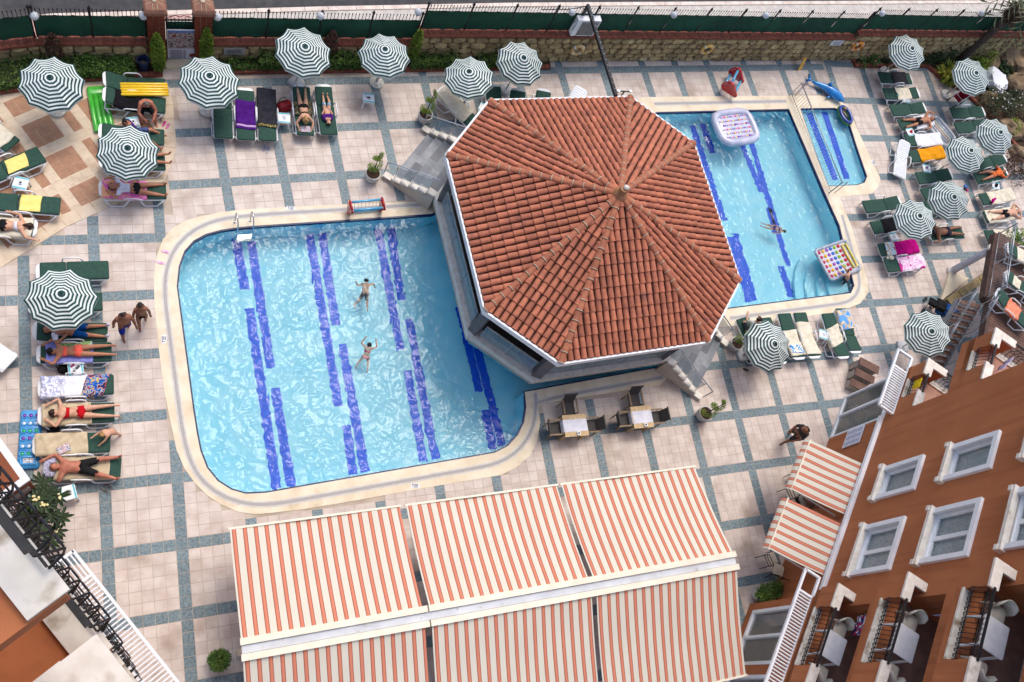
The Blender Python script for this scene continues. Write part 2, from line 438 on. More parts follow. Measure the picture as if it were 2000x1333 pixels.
# --- basin
mosaic=mat('pool_mosaic',C(158,230,246),C(178,236,248),rough=.45,scale=1.4,detail=8,bump=.0)
lane_m=mat('lane_mosaic',C(0,80,216),C(4,98,232),rough=.4,scale=9,detail=4)
ZF=-1.35
bs=MB(); V,F=fill([basin],ZF); bs.add(V,F,0)
n=len(basin); vs=[(p[0],p[1],ZF) for p in basin]+[(p[0],p[1],-.03) for p in basin]
bs.add(vs,[(i,n+i,n+(i+1)%n,(i+1)%n) for i in range(n)],0)
basin_o=bs.build('pool_basin',mosaic); basin_o['kind']='structure'
# navy waterline course
def ring(poly,d,z0,z1,sgn):
    n=len(poly); cl=[poly[-1]]+list(poly)+[poly[0]]
    inn=[]
    for i in range(1,n+1):
        a=Vector(cl[i-1]);b=Vector(cl[i+1]);t=(b-a).normalized(); inn.append((cl[i][0]-t.y*d*sgn,cl[i][1]+t.x*d*sgn))
    mb=MB()
    vs=[(p[0],p[1],z1) for p in poly]+[(p[0],p[1],z1) for p in inn]+[(p[0],p[1],z0) for p in inn]
    for i in range(n):
        j=(i+1)%n; mb.add([vs[i],vs[j],vs[n+j],vs[n+i]],[(0,1,2,3)]); mb.add([vs[n+i],vs[n+j],vs[2*n+j],vs[2*n+i]],[(0,1,2,3)])
    return mb
area=sum(basin[i][0]*basin[(i+1)%n][1]-basin[(i+1)%n][0]*basin[i][1] for i in range(n))
sg=1 if area>0 else -1
ring(basin,.05,-.16,-.012,sg).build('waterline_tile',navy,basin_o)
nk=len(kid); ak=sum(kid[i][0]*kid[(i+1)%nk][1]-kid[(i+1)%nk][0]*kid[i][1] for i in range(nk))
kb=MB(); V,F=fill([kid],-.45); kb.add(V,F)
vs=[(p[0],p[1],-.45) for p in kid]+[(p[0],p[1],-.03) for p in kid]
kb.add(vs,[(i,nk+i,nk+(i+1)%nk,(i+1)%nk) for i in range(nk)],0)
kid_o=kb.build('paddling_pool_basin',mosaic); kid_o['kind']='structure'
ring(kid,.04,-.14,-.012,1 if ak>0 else -1).build('waterline_tile',navy,kid_o)
# lane lines laid in the floor
def lane(a,b,w=.30,zf=ZF+.012,par=basin_o,ext0=0,ext1=0):
    A=GW(*a,zf); B=GW(*b,zf); d=(B-A); d.z=0; L=d.length; d.normalize(); s=Vector((-d.y,d.x,0))
    mb=MB(); k=max(2,int(L/.12)); vs=[]
    A=A-d*ext0; L+=ext0+ext1
    for i in range(k+1):
        c=A+d*(L*i/k); vs += [tuple(c-s*w/2),tuple(c+s*w/2)]
    mb.add(vs,[(2*i,2*i+2,2*i+3,2*i+1) for i in range(k)])
    mb.build('lane_line',lane_m,par)
for a,b in [((462,470),(478,566)),((487,602),(541,955)),((490,472),(529,719)),((537,757),(568,950)),
            ((604,455),(661,795)),((676,832),(690,928)),((628,450),(656,636)),((668,671),(713,922)),
            ((738,445),(782,684)),((795,723),(827,902)),((762,440),(784,586)),((798,623),(851,897)),
            ((897,600),(936,765)),((947,801),(963,878)),((922,640),(981,870)),
            ((1352,245),(1414,430)),((1372,242),(1392,300)),((1426,462),(1462,590)),((1436,458),(1474,588)),
            ((1440,262),(1488,376)),((1502,407),(1514,455)),((1525,520),(1545,580)),((1462,262),(1540,520))]:
    lane(a,b)
for a,b in [((1580,222),(1632,352)),((1610,220),(1654,350))]: lane(a,b,.34,-.438,kid_o)
# corner entry steps
cc=G(1667,566); 
for r,z in ((1.05,-.38),(1.5,-.62),(1.95,-.86),(2.4,-1.1)):
    st=MB(); pts=[]
    for k in range(33):
        a=R(85+100*k/32); pts.append((cc.x+r*math.cos(a),cc.y+r*math.sin(a)))
    pts.append((cc.x-.02,cc.y+.02)); st.prism(pts,ZF,z)
    st.build('entry_step',mosaic,basin_o)
# --- water
def water_mat():
    m=bpy.data.materials.new('pool_water'); m.use_nodes=True; nt=m.node_tree; N=nt.nodes; L=nt.links
    N.remove(N['Principled BSDF']); out=N['Material Output']
    geo=N.new('ShaderNodeNewGeometry')
    def wave(scale,detail,dist):
        n=N.new('ShaderNodeTexNoise'); n.inputs['Scale'].default_value=scale; n.inputs['Detail'].default_value=detail; n.inputs['Distortion'].default_value=dist
        L.new(geo.outputs['Position'],n.inputs['Vector']); return n
    def comb(a,b,k):
        ad=N.new('ShaderNodeMath'); ad.operation='MULTIPLY_ADD'; ad.inputs[1].default_value=k; L.new(b.outputs['Fac'],ad.inputs[0]); L.new(a.outputs['Fac'],ad.inputs[2]); return ad
    def bump(src,dist):
        bp=N.new('ShaderNodeBump'); bp.inputs['Strength'].default_value=1.0; bp.inputs['Distance'].default_value=dist; L.new(src.outputs[0],bp.inputs['Height']); return bp
    # swell and ripples share one surface; the calm parts follow a slow mask, as by the pavilion
    h=comb(wave(3.3,0,.7),wave(8.0,0,.6),.16)
    msk=N.new('ShaderNodeTexNoise'); msk.inputs['Scale'].default_value=.45; msk.inputs['Detail'].default_value=2; L.new(geo.outputs['Position'],msk.inputs['Vector'])
    bp=bump(h,GB); bp2=bump(h,RB)
    mrg=N.new('ShaderNodeMapRange'); mrg.inputs['From Min'].default_value=.35; mrg.inputs['From Max'].default_value=.65; mrg.inputs['To Min'].default_value=.55; mrg.inputs['To Max'].default_value=1.0; L.new(msk.outputs['Fac'],mrg.inputs['Value']); L.new(mrg.outputs[0],bp.inputs['Strength'])
    rf=N.new('ShaderNodeBsdfRefraction'); rf.inputs['IOR'].default_value=1.333; rf.inputs['Roughness'].default_value=0.0; rf.inputs['Color'].default_value=(.92,.99,1,1)
    gl=N.new('ShaderNodeBsdfGlossy'); gl.inputs['Roughness'].default_value=.05
    fr=N.new('ShaderNodeFresnel'); fr.inputs['IOR'].default_value=1.333
    mx=N.new('ShaderNodeMixShader')
    L.new(bp2.outputs['Normal'],rf.inputs['Normal']); L.new(bp.outputs['Normal'],gl.inputs['Normal']); L.new(bp.outputs['Normal'],fr.inputs['Normal'])
    L.new(fr.outputs[0],mx.inputs[0]); L.new(rf.outputs[0],mx.inputs[1]); L.new(gl.outputs[0],mx.inputs[2]); L.new(mx.outputs[0],out.inputs['Surface'])
    return m
GB,RB=.095,.028
wm=water_mat()
V,F=fill([basin],-.09); mb=MB(); mb.add(V,F); w=mb.build('pool_water',wm); w['kind']='structure'
V,F=fill([kid],-.08); mb=MB(); mb.add(V,F); w=mb.build('paddling_pool_water',wm); w['kind']='structure'
# ================================================================== STREET
ZS=.75
kerb_px=[(-260,110),(-120,70),(0,43),(40,34),(100,27),(290,22),(500,17),(640,13),(800,10),(1000,6),(1500,3),(2000,1),(2150,0)]
kl=[G(x,y,ZS) for x,y in kerb_px]
bend=wall_t(75,84)[0]; pb=wall_pt(bend); q0=G(0,95,1.02); q0.z=0; LD=(q0-pb).normalized(); LEN_L=14
def lwall(t,off=0,z=0): 
    n=Vector((LD.y,-LD.x,0)); n=n if n.dot(WN)>0 else -n
    return pb+LD*t+n*off+Vector((0,0,z))
sw_back=[lwall(LEN_L,-.43),lwall(0,-.43),wall_pt(26,-.43)]
sw=MB(); poly=[XY(p) for p in kl]+[XY(sw_back[2]),XY(sw_back[1]),XY(sw_back[0])]
sw.prism(poly,-1.9,ZS-.02)
side=sw.build('sidewalk',greypave); side['kind']='structure'
pv=MB(); 
pl_=[XY(p) for p in kl]
def arc_rows(pl,d0,d1,mi,L=.42):
    a=offset_line(pl,-d0); b=offset_line(pl,-d1)
    for i in range(len(pl)-1):
        n=max(1,int((Vector(a[i+1])-Vector(a[i])).length/L))
        for k in range(n):
            f0,f1=(k+.02)/n,(k+.98)/n
            q=[Vector(a[i]).lerp(Vector(a[i+1]),f0),Vector(a[i]).lerp(Vector(a[i+1]),f1),Vector(b[i]).lerp(Vector(b[i+1]),f1),Vector(b[i]).lerp(Vector(b[i+1]),f0)]
            cc_=Vector(((q[0].x+q[2].x)/2,(q[0].y+q[2].y)/2,0))
            if (cc_-WO).dot(WN)>-.55 or (cc_-lwall(0)).dot(lwall(0,1)-lwall(0))>-.55: continue
            pv.prism([tuple(v) for v in q],ZS-.03,ZS+random.uniform(0,.004),mi)
for r in range(9): arc_rows(pl_,.2+r*.22,.4+r*.22,0 if r<4 or r>7 else 1)
o=pv.build('paver_field',[pinkpave,greypave],side); o['kind']='stuff'
kb=MB(); a=pl_; b=offset_line(pl_,-.18)
for i in range(len(a)-1):
    n=max(1,int((Vector(a[i+1])-Vector(a[i])).length/.8))
    for k in range(n):
        f0,f1=(k+.01)/n,(k+.99)/n
        q=[Vector(a[i]).lerp(Vector(a[i+1]),f0),Vector(a[i]).lerp(Vector(a[i+1]),f1),Vector(b[i]).lerp(Vector(b[i+1]),f1),Vector(b[i]).lerp(Vector(b[i+1]),f0)]
        kb.prism([tuple(v) for v in q],ZS-.15,ZS+.012)
kb.build('kerb',kerbst)['kind']='structure'
rd=MB(); poly=[XY(p) for p in kl]+[(120,120),(-120,120)]
V,F=fill([poly],ZS-.13); rd.add(V,F); rd.build('road',asphalt)['kind']='structure'
# a car parked at the far side of the road: only its sill and lower body show
# ================================================================== BOUNDARY WALL
levels=[(-34,-9.2,1.02),(-9.2,18.65,1.55),(18.65,26,1.82)]
tg0=wall_t(290,78)[0]-.02; tg1=wall_t(412,78)[0]+.02                     # gate opening with its pillars
bend=wall_t(75,84)[0]
wall_e=empty('boundary_wall',wall_pt(0,-.2,0),0,'long rubble stone wall with brick coping under the green screened fence','wall')
segs=[(bend,tg0,1.02),(tg1,wall_t(815,80)[0],1.02),(wall_t(815,80)[0],wall_t(1674,72)[0],1.55),(wall_t(1674,72)[0],26,1.82)]
body=MB()
for t0,t1,h in segs:
    a,b,c,d=wall_pt(t0,-.02),wall_pt(t1,-.02),wall_pt(t1,-.42),wall_pt(t0,-.42)
    body.prism([XY(a),XY(b),XY(c),XY(d)],-.03,h-.06)
a,b,c,d=lwall(0,-.02),lwall(LEN_L,-.02),lwall(LEN_L,-.42),lwall(0,-.42)
body.prism([XY(a),XY(b),XY(c),XY(d)],-.03,.96)
child_at(body.build('wall_core',stoned),wall_e)
# stones
stones=[]
def stone_course(fn,t0,t1,h):
    z=0.0; r=0
    while z<h-.1:
        hh=random.uniform(.22,.34); hh=min(hh,h-.07-z)
        if h-.07-(z+hh)<.12: hh=h-.07-z
        t=t0-random.uniform(0,.3)
        while t<t1:
            w=random.uniform(.3,.68); stones.append((fn,max(t,t0),min(t+w,t1),z,z+hh)); t+=w
        z+=hh; r+=1
for t0,t1,h in segs: stone_course(wall_pt,t0,t1,h)
stone_course(lwall,0,LEN_L,1.02)
def stone_geo(fn,t0,t1,z0,z1):
    if t1-t0<.08: return None
    n=random.choice((5,6,6,7)); c=((t0+t1)/2,(z0+z1)/2); ax=(t1-t0)/2*1.06; az=(z1-z0)/2*1.08
    pts=[]
    a0=random.uniform(0,6.28)
    for k in range(n):
        a=a0+2*math.pi*k/n+random.uniform(-.25,.25)
        ca,sa=math.cos(a),math.sin(a); m=max(abs(ca),abs(sa)); q=.75*1/m+.25
        pts.append((c[0]+ax*ca*q*random.uniform(.86,1),c[1]+az*sa*q*random.uniform(.86,1)))
    pts=[(min(max(p[0],t0-.03),t1+.03),min(max(p[1],z0+.0),z1+.02)) for p in pts]
    dpt=random.uniform(.03,.075); vs=[fn(p[0],-.03,p[1]) for p in pts]+[fn(c[0]+(p[0]-c[0])*.86,dpt+random.uniform(-.012,.012),c[1]+(p[1]-c[1])*.84) for p in pts]
    fs=[(i,(i+1)%n,n+(i+1)%n,n+i) for i in range(n)]+[tuple(range(n,2*n))]
    # outward orientation
    return vs,fs
vis=[];rest=MB()
for s in stones:
    gm=stone_geo(*s)
    if gm is None: continue
    p=proj_px(gm[0][0])
    if p and 0<p[0]<2000 and 0<p[1]<150 and s[0] is wall_pt and s[4]>.25 and (1070<p[0]<1680 or 0<p[0]<290 or 430<p[0]<560): vis.append(gm)
    else: rest.add(gm[0],gm[1])
for gm in vis[:300]:
    mb=MB(); mb.add(*gm); child_at(mb.build('stone',stone),wall_e)
for gm in vis[300:]: rest.add(*gm)
o=child_at(rest.build('stone_field',stone),wall_e); o['kind']='stuff'
# brick coping on edge
cb=MB()
def coping_bricks(fn,t0,t1,h):
    t=t0
    while t<t1-.05:
        w=.105; e=random.uniform(-.006,.006)
        p=[fn(t+.004,.05+e,0),fn(t+w-.004,.05+e,0),fn(t+w-.004,-.44+e,0),fn(t+.004,-.44+e,0)]
        cb.prism([XY(v) for v in p],h-.055,h+.045+random.uniform(-.004,.004)); t+=w
for t0,t1,h in segs: coping_bricks(wall_pt,t0,t1,h)
coping_bricks(lwall,0,LEN_L,1.02)
o=child_at(cb.build('coping_bricks',brick),wall_e); o['kind']='stuff'
# ================================================================== FENCE
FH=1.08
def fence_run(fn,t0,t1,h,off,label,nm):
    n=max(1,round((t1-t0)/1.72)); e=empty('screened_fence',fn(t0,off,h+.05),0,label,'fence')
    st=(t1-t0)/n
    pk=MB()
    for i in range(n+1):
        t=t0+st*i; mb=MB(); a=fn(t,off,h+.03); mb.tube([a,a+Vector((0,0,FH+.30))],.035,6); 
        tip=a+Vector((0,0,FH+.30)); mb.lathe([(.05,0),(.06,.05),(.02,.12),(0.0,.22)],6,0,tip)
        child_at(mb.build('post',black),e)
    t=t0+.1
    while t<t1-.05:
        a=fn(t,off,h+.1); pk.tube([a,a+Vector((0,0,FH+.16))],.011,4); pk.lathe([(.02,0),(.024,.03),(0,.09)],4,0,a+Vector((0,0,FH+.16))); t+=.125
    for z in (.12,FH-.02): pk.bar(fn(t0,off,h+z),fn(t1,off,h+z),.03,.03)
    o=child_at(pk.build('picket_row',black),e); o['kind']='stuff'
    for i in range(n):
        mb=MB(); m=10; vs=[]; a0=t0+st*i+.02; a1=t0+st*(i+1)-.02
        for k in range(m+1):
            for j in range(5):
                tt=a0+(a1-a0)*k/m; z=h+.10+(FH-.08)*j/4 + .025*math.sin(k*2.1+i)*(1 if j in (0,4) else .2)
                vs.append(fn(tt,off+.02+.018*math.sin(k*1.7+j*1.3+i),z))
        fs=[(k*5+j,(k+1)*5+j,(k+1)*5+j+1,k*5+j+1) for k in range(m) for j in range(4)]
        mb.add(vs,fs); child_at(mb.build('screen_panel',mesh_g,smooth=True),e)
    return e
fence_run(lwall,.05,LEN_L,1.02,-.25,'green screened iron fence swinging round the sunbathing corner by the hedge','')
fence_run(wall_pt,bend,tg0-.02,1.02,-.25,'green screened iron fence ending at the brick gate pillar beside the waste bin','')
fence_run(wall_pt,tg1+.05,segs[1][1],1.02,-.25,'green screened iron fence on the low wall right of the poster gate','')
fence_run(wall_pt,segs[2][0]+.1,segs[2][1],1.55,-.25,'long green screened iron fence behind the air conditioner and life rings','')
fence_run(wall_pt,segs[3][0]+.1,26,1.82,-.25,'green screened iron fence on the tallest wall section behind the palm','')
# globe lamps on the fence
GLB=['above the brown tiled corner hedge','touching the gate pillar by the waste bin','touching the gate pillar by the metal plate','behind the reading girl umbrella','where the wall steps up','beside the air conditioner','right of the festoon beam','right of the yellow life ring','above the orange life ring','closest to the palm trunk']
for i,(x,y) in enumerate([(67,32),(280,32),(425,34),(626,32),(817,24),(1117,25),(1316,30),(1496,31),(1723,27),(1917,27)]):
    t,z=wall_t(x,y,-.05) if x>75 else (None,None)
    p=wall_pt(t,-.05,0) if t is not None else G(x,y,2.15)
    zz=z if t is not None else 2.15
    e=empty('globe_lamp',(p.x,p.y,zz-.16),0,'frosted globe lamp on the fence '+GLB[i],'lamp')
    mb=MB(); mb.lathe([(0.0,-.14),(.06,-.125),(.115,-.075),(.14,0),(.115,.075),(.06,.125),(0,.14)],14,0,(0,0,.17)); mb.build('globe',globe,e,smooth=True)
    mb=MB(); mb.lathe([(.035,-.02),(.06,.0),(.06,.05),(.03,.06)],8); mb.tube([(0,0,0),(0,.12,-.05),(0,.22,-.05)],.014,5); mb.build('bracket',black,e)
# ================================================================== GATE
ge=empty('gate_pillar',(0,0,0))
bpy.data.objects.remove(ge)
def pillar(x0,x1,label):
    t0=wall_t(x0,80,.06)[0]; t1=wall_t(x1,80,.06)[0]; tc=(t0+t1)/2; w=max(.5,t1-t0); c=wall_pt(tc,-.2)
    e=empty('gate_pillar',(c.x,c.y,0),math.atan2(WD.y,WD.x),label,'pillar'); e.scale=(1,1,1.16)
    mb=MB(); z=0.0
    bh=.075
    mb.box((0,0,1.14),(w-.03,.5-.03,2.32),1)
    k=0
    while z<2.22:
        nb=3
        for side_ in range(4):
            L=w if side_%2==0 else .5
            for b in range(nb):
                ww=L/nb; cx=-L/2+ww*(b+.5)
                off=(.25 if side_%2==0 else w/2)
                M=Matrix.Rotation(side_*math.pi/2,4,'Z')
                mb.box((cx,-off+.008,z+bh/2),(ww-.012,.02,bh-.012),0,0,M)
        z+=bh; k+=1
    mb.build('brickwork',[brickp,mortar],e)['kind']='stuff'
    cp_=MB(); cp_.lathe([(.0,.16),(.2,.15)],4) if False else None
    s=w/2+.06
    prof=[(s,2.24),(s+.02,2.28),(s+.02,2.38),(s-.04,2.46),(.06,2.54)]
    for i in range(len(prof)-1):
        (r0,z0),(r1,z1)=prof[i],prof[i+1]
        a=[(-r0,-r0,z0),(r0,-r0,z0),(r0,r0,z0),(-r0,r0,z0)]; b=[(-r1,-r1,z1),(r1,-r1,z1),(r1,r1,z1),(-r1,r1,z1)]
        cp_.add(a+b,[(0,1,5,4),(1,2,6,5),(2,3,7,6),(3,0,4,7)])
    cp_.add([(-.06,-.06,2.54),(.06,-.06,2.54),(.06,.06,2.54),(-.06,.06,2.54)],[(0,1,2,3)])
    cp_.build('cap',capbrick,e)
    jm=MB()
    for d in (-.07,.07):
        jm.bar((d,-s+.02,2.44),(d,-.1,2.537),.022,.012); jm.bar((d,.1,2.537),(d,s-.02,2.44),.022,.012)
        jm.bar((-s+.02,d,2.44),(-.1,d,2.537),.022,.012); jm.bar((.1,d,2.537),(s-.02,d,2.44),.022,.012)
    jm.lathe([(.07,2.54),(.07,2.56),(0,2.57)],8); jm.build('cap_joint',mortar,e)
    return e
pillar(290,324,'brick gate pillar with crossed cap joints beside the blue waste bin')
pillar(381,414,'brick gate pillar with crossed cap joints beside the metal wall plate')
gt0=wall_t(324,80,-.1)[0]; gt1=wall_t(381,80,-.1)[0]; gc=wall_pt((gt0+gt1)/2,-.2); gw=gt1-gt0
e=empty('iron_gate',(gc.x,gc.y,0),math.atan2(WD.y,WD.x),'black wrought iron gate with scrolled top between the brick pillars','gate')
mb=MB()
for sx in (-1,1): mb.tube([(sx*(gw/2-.05),0,.05),(sx*(gw/2-.05),0,2.3)],.03,6); mb.lathe([(.045,0),(.05,.05),(0,.2)],6,0,(sx*(gw/2-.05),0,2.3))
mb.bar((-gw/2,0,.12),(gw/2,0,.12),.04,.05); mb.bar((-gw/2,0,2.02),(gw/2,0,2.02),.04,.05)
mb.build('gate_frame',black,e)
mb=MB(); k=-gw/2+.1
while k<gw/2-.05: mb.tube([(k,0,.12),(k,0,2.1)],.011,4); k+=.11
mb.build('gate_bars',black,e)['kind']='stuff'
mb=MB()
for sx in (-1,1):
    mb.tube([(sx*(gw/2-.06),0,2.1),(sx*gw*.3,0,2.2),(sx*gw*.12,0,2.24),(0,0,2.16)],.014,5)
    mb.tube([(sx*(gw*.25+.07*math.cos(a)),0,2.1+.07*math.sin(a)) for a in [i*.6 for i in range(11)]],.01,4)
mb.build('scroll',black,e)
mb=MB(); mb.box((0,.03,1.0),(gw-.12,.01,1.8)); mb.build('gate_screen',mesh_g,e)
# poster board leaning in front of the gate
def poster_mat():
    m=bpy.data.materials.new('printed_poster'); m.use_nodes=True; nt=m.node_tree; N=nt.nodes; L=nt.links; b=N['Principled BSDF']; b.inputs['Roughness'].default_value=.3
    tc=N.new('ShaderNodeTexCoord'); sp=N.new('ShaderNodeSeparateXYZ'); L.new(tc.outputs['Object'],sp.inputs[0])
    mp=N.new('ShaderNodeMapping'); mp.inputs['Scale'].default_value=(3.2,1,5); L.new(tc.outputs['Object'],mp.inputs[0])
    nz=N.new('ShaderNodeTexNoise'); nz.inputs['Scale'].default_value=2.2; nz.inputs['Detail'].default_value=3; L.new(mp.outputs[0],nz.inputs['Vector'])
    rp=N.new('ShaderNodeValToRGB'); cr=rp.color_ramp
    for p,c in ((.30,C(80,30,28)),(.40,C(120,70,54)),(.48,C(196,190,196)),(.54,C(130,120,124)),(.60,C(110,64,48)),(.68,C(50,54,48))):
        el=cr.elements.new(p); el.color=c
    cr.elements.remove(cr.elements[0]); cr.elements.remove(cr.elements[-1])
    L.new(nz.outputs['Fac'],rp.inputs['Fac'])
    z=N.new('ShaderNodeValToRGB'); z.color_ramp.interpolation='CONSTANT'
    mr=N.new('ShaderNodeMapRange'); mr.inputs['From Min'].default_value=0; mr.inputs['From Max'].default_value=1.62; L.new(sp.outputs['Z'],mr.inputs['Value'])
    L.new(mr.outputs[0],z.inputs['Fac'])
    cz=z.color_ramp; cz.elements[0].position=0; cz.elements[0].color=C(58,98,160); cz.elements[1].position=.06; cz.elements[1].color=C(206,206,220)
    el=cz.elements.new(.42); el.color=(0,0,0,1); el=cz.elements.new(.93); el.color=C(70,120,184)
    gt=N.new('ShaderNodeMath'); gt.operation='GREATER_THAN'; gt.inputs[1].default_value=.42; L.new(mr.outputs[0],gt.inputs[0])
    lt=N.new('ShaderNodeMath'); lt.operation='LESS_THAN'; lt.inputs[1].default_value=.93; L.new(mr.outputs[0],lt.inputs[0])
    ml=N.new('ShaderNodeMath'); ml.operation='MULTIPLY'; L.new(gt.outputs[0],ml.inputs[0]); L.new(lt.outputs[0],ml.inputs[1])
    mx=N.new('ShaderNodeMix'); mx.data_type='RGBA'; L.new(ml.outputs[0],mx.inputs['Factor']); L.new(z.outputs['Color'],mx.inputs[6]); L.new(rp.outputs['Color'],mx.inputs[7])
    L.new(mx.outputs[2],b.inputs['Base Color']); return m
pc=G(357,118,0)
pe=empty('poster_board',(pc.x,pc.y,0),math.atan2(WD.y,WD.x),'tall printed poster board of dishes and a price list standing in the gateway','poster')
mb=MB(); mb.box((0,0,.83),(.98,.03,1.64)); mb.build('frame',white_w,pe)
mb=MB(); mb.add([(-.47,-.02,.02),(.47,-.02,.02),(.47,-.02,1.62),(-.47,-.02,1.62)],[(0,1,2,3)]); mb.build('print',poster_mat(),pe)
txt=mat('print_ink',C(70,70,84),rough=.6)
mb=MB()
for k in range(12): mb.box((-.22+.02*random.random(),-.024,.16+k*.04),(.34+random.random()*.08,.004,.012)); mb.box((.06,-.024,.16+k*.04),(.08,.004,.012))
mb.build('price_lines',txt,pe)['kind']='stuff'
mb=MB(); mb.lathe([(0,0),(.11,.004),(.11,.008),(0,.012)],16,0,mat=Matrix.Translation((.32,-.022,.3))@Matrix.Rotation(R(90),4,'X')); mb.lathe([(0,0),(.07,.004),(0,.012)],16,0,mat=Matrix.Translation((-.26,-.022,1.36))@Matrix.Rotation(R(90),4,'X')); mb.build('print_spot',mat('print_red',C(150,50,44),C(90,60,50),rough=.4,scale=20),pe)
mb=MB(); s0=G(322,121);s1=G(386,119); d=(s1-s0).normalized(); nn=Vector((d.y,-d.x,0))
mb.prism([XY(s0),XY(s1),XY(s1+nn*.32),XY(s0+nn*.32)],-.01,.13); tag(mb.build('gate_step',coping),'cream stone step under the poster in the gateway','step')
# waste bin
bc=G(281,136,0); e=empty('waste_bin',(bc.x,bc.y,0),0,'dark blue round waste bin in the hedge corner by the gate','bin')
mb=MB(); mb.lathe([(.15,0),(.19,.5),(.21,.5),(.21,.54),(.18,.54),(.16,.3),(0,.28)],16); mb.build('bin_body',mat('bin_blue',C(30,48,82),C(40,60,96),rough=.5,scale=9),e,smooth=True,auto=40)
mb=MB(); mb.lathe([(0,.34),(.1,.36),(.15,.33)],9); mb.build('litter',mat('litter',C(130,120,112),C(60,56,60),rough=.9,scale=16),e)
# wall plates
def plate(x,y,w,h,off,label,lines,m):
    t,z=wall_t(x,y,off); c=wall_pt(t,off,z)
    e=empty('notice_plate',(c.x,c.y,z-h/2),math.atan2(WD.y,WD.x),label,'sign')
    mb=MB(); mb.box((0,0,h/2),(w,.025,h)); mb.build('panel',m,e)
    mb=MB(); mb.box((0,-.005,.012),(w,.03,.03)); mb.box((0,-.005,h-.012),(w,.03,.03)); mb.build('rim',metal,e)
    mb=MB()
    for k in range(lines): mb.box((random.uniform(-.04,.04),-.0145,h*.18+k*h*.68/lines),(w*random.uniform(.55,.8),.003,h*.25/lines))
    mb.build('lettering',txt,e)['kind']='stuff'
plate(458,100,.72,.34,.06,'brushed metal notice plate on the low stone wall by the gate',5,metal)
plate(1635,84,.62,.36,.06,'pale notice plate low on the stone wall beside the orange life ring',6,white_w)
# life rings
def ring_buoy(x,y,label,m):
    t,z=wall_t(x,y,.12); c=wall_pt(t,.12,z)
    e=empty('life_ring',(c.x,c.y,z),math.atan2(WD.y,WD.x),label,'life ring')
    mb=MB(); mb.tube([(.24*math.cos(a),0,.24*math.sin(a)) for a in [i*math.pi/12 for i in range(24)]],.075,10,0,closed=True); mb.build('ring',m,e,smooth=True)
    mb=MB()
    for a in (45,135,225,315): 
        a=R(a); mb.tube([(.24*math.cos(a+d),0,.24*math.sin(a+d)) for d in (-.1,0,.1)],.079,10)
    mb.build('band',white_p,e,smooth=True)
    mb=MB(); mb.tube([(0,.05,.3),(.03,.03,.45),(.06,.0,.56)],.012,5); mb.tube([(.3*math.cos(a),-.02,.3*math.sin(a)) for a in [i*math.pi/10 for i in range(20)]],.01,4,0,closed=True); mb.build('rope',mortar,e)
ring_buoy(1128,98,'faded cream life ring hung on the stone wall below the air conditioner',mat('ring_cream',C(216,186,134),C(196,164,112),rough=.6,scale=6))
ring_buoy(1381,97,'yellow and cream life ring hung on the middle of the stone wall',mat('ring_yellow',C(222,184,104),C(206,160,80),rough=.6,scale=6))
ring_buoy(1675,91,'bright orange life ring hung at the far end of the stone wall',mat('ring_orange',C(228,150,70),C(212,130,54),rough=.6,scale=6))
# air conditioner on the coping
t,z=wall_t(1133,72,-.02); c=wall_pt(t,-.15,1.62)
e=empty('air_conditioner',c,math.atan2(WD.y,WD.x),'white air conditioner unit with black grille standing on the wall coping','air conditioner')
mb=MB(); mb.box((0,0,.48),(1.0,.36,.92)); mb.build('casing',white_w,e)
mb=MB(); mb.box((.08,-.185,.46),(.74,.02,.76)); mb.build('fan_recess',dark,e)
mb=MB()
for k in range(13): mb.box((.08,-.2,.1+k*.06),(.74,.012,.014))
for k in range(10): mb.box((-.27+k*.078,-.203,.46),(.012,.01,.76))
mb.build('grille',metal,e)['kind']='stuff'
mb=MB(); mb.box((-.3,0,.01),(.08,.4,.05)); mb.box((.3,0,.01),(.08,.4,.05)); mb.build('foot',black,e)
mb=MB(); mb.tube([(-.52,-.1,.7),(-.6,-.12,.5),(-.56,-.12,.2),(-.5,-.1,.1)],.035,6); mb.lathe([(.09,-.02),(.09,.04),(0,.05)],10,0,mat=Matrix.Translation((-.52,-.08,.2))@Matrix.Rotation(R(-90),4,'Y')); mb.build('pipe',white_p,e)
# dark cable mast that slopes from the fence to the pavilion eave, with its festoon lights
a=GP(1148,12,WO+WN*-.25,WN); b=G(1203,188,3.62)
e=empty('festoon_beam',(b.x,b.y,b.z),0,'black beam dotted with small bulbs sloping from the fence to the pavilion','beam')
mb=MB(); mb.bar(a,b,.12,.12); child_at(mb.build('beam',black),e)
mb=MB(); mb.bar(wall_pt((a-WO).dot(WD),-.25,1.6),a+Vector((0,0,.06)),.1,.1); child_at(mb.build('mast',black),e)
for k in range(1,16):
    p=a.lerp(b,k/16)+Vector((0,0,.07)); mb=MB(); mb.lathe([(.02,-.01),(.024,.02),(0,.05)],6,0,p); child_at(mb.build('bulb',globe),e)
mb=MB(); p=G(1058,19,3.2); mb.tube([a,a.lerp(p,.4)+Vector((0,0,-.12)),p],.02,5); child_at(mb.build('cable',black),e)
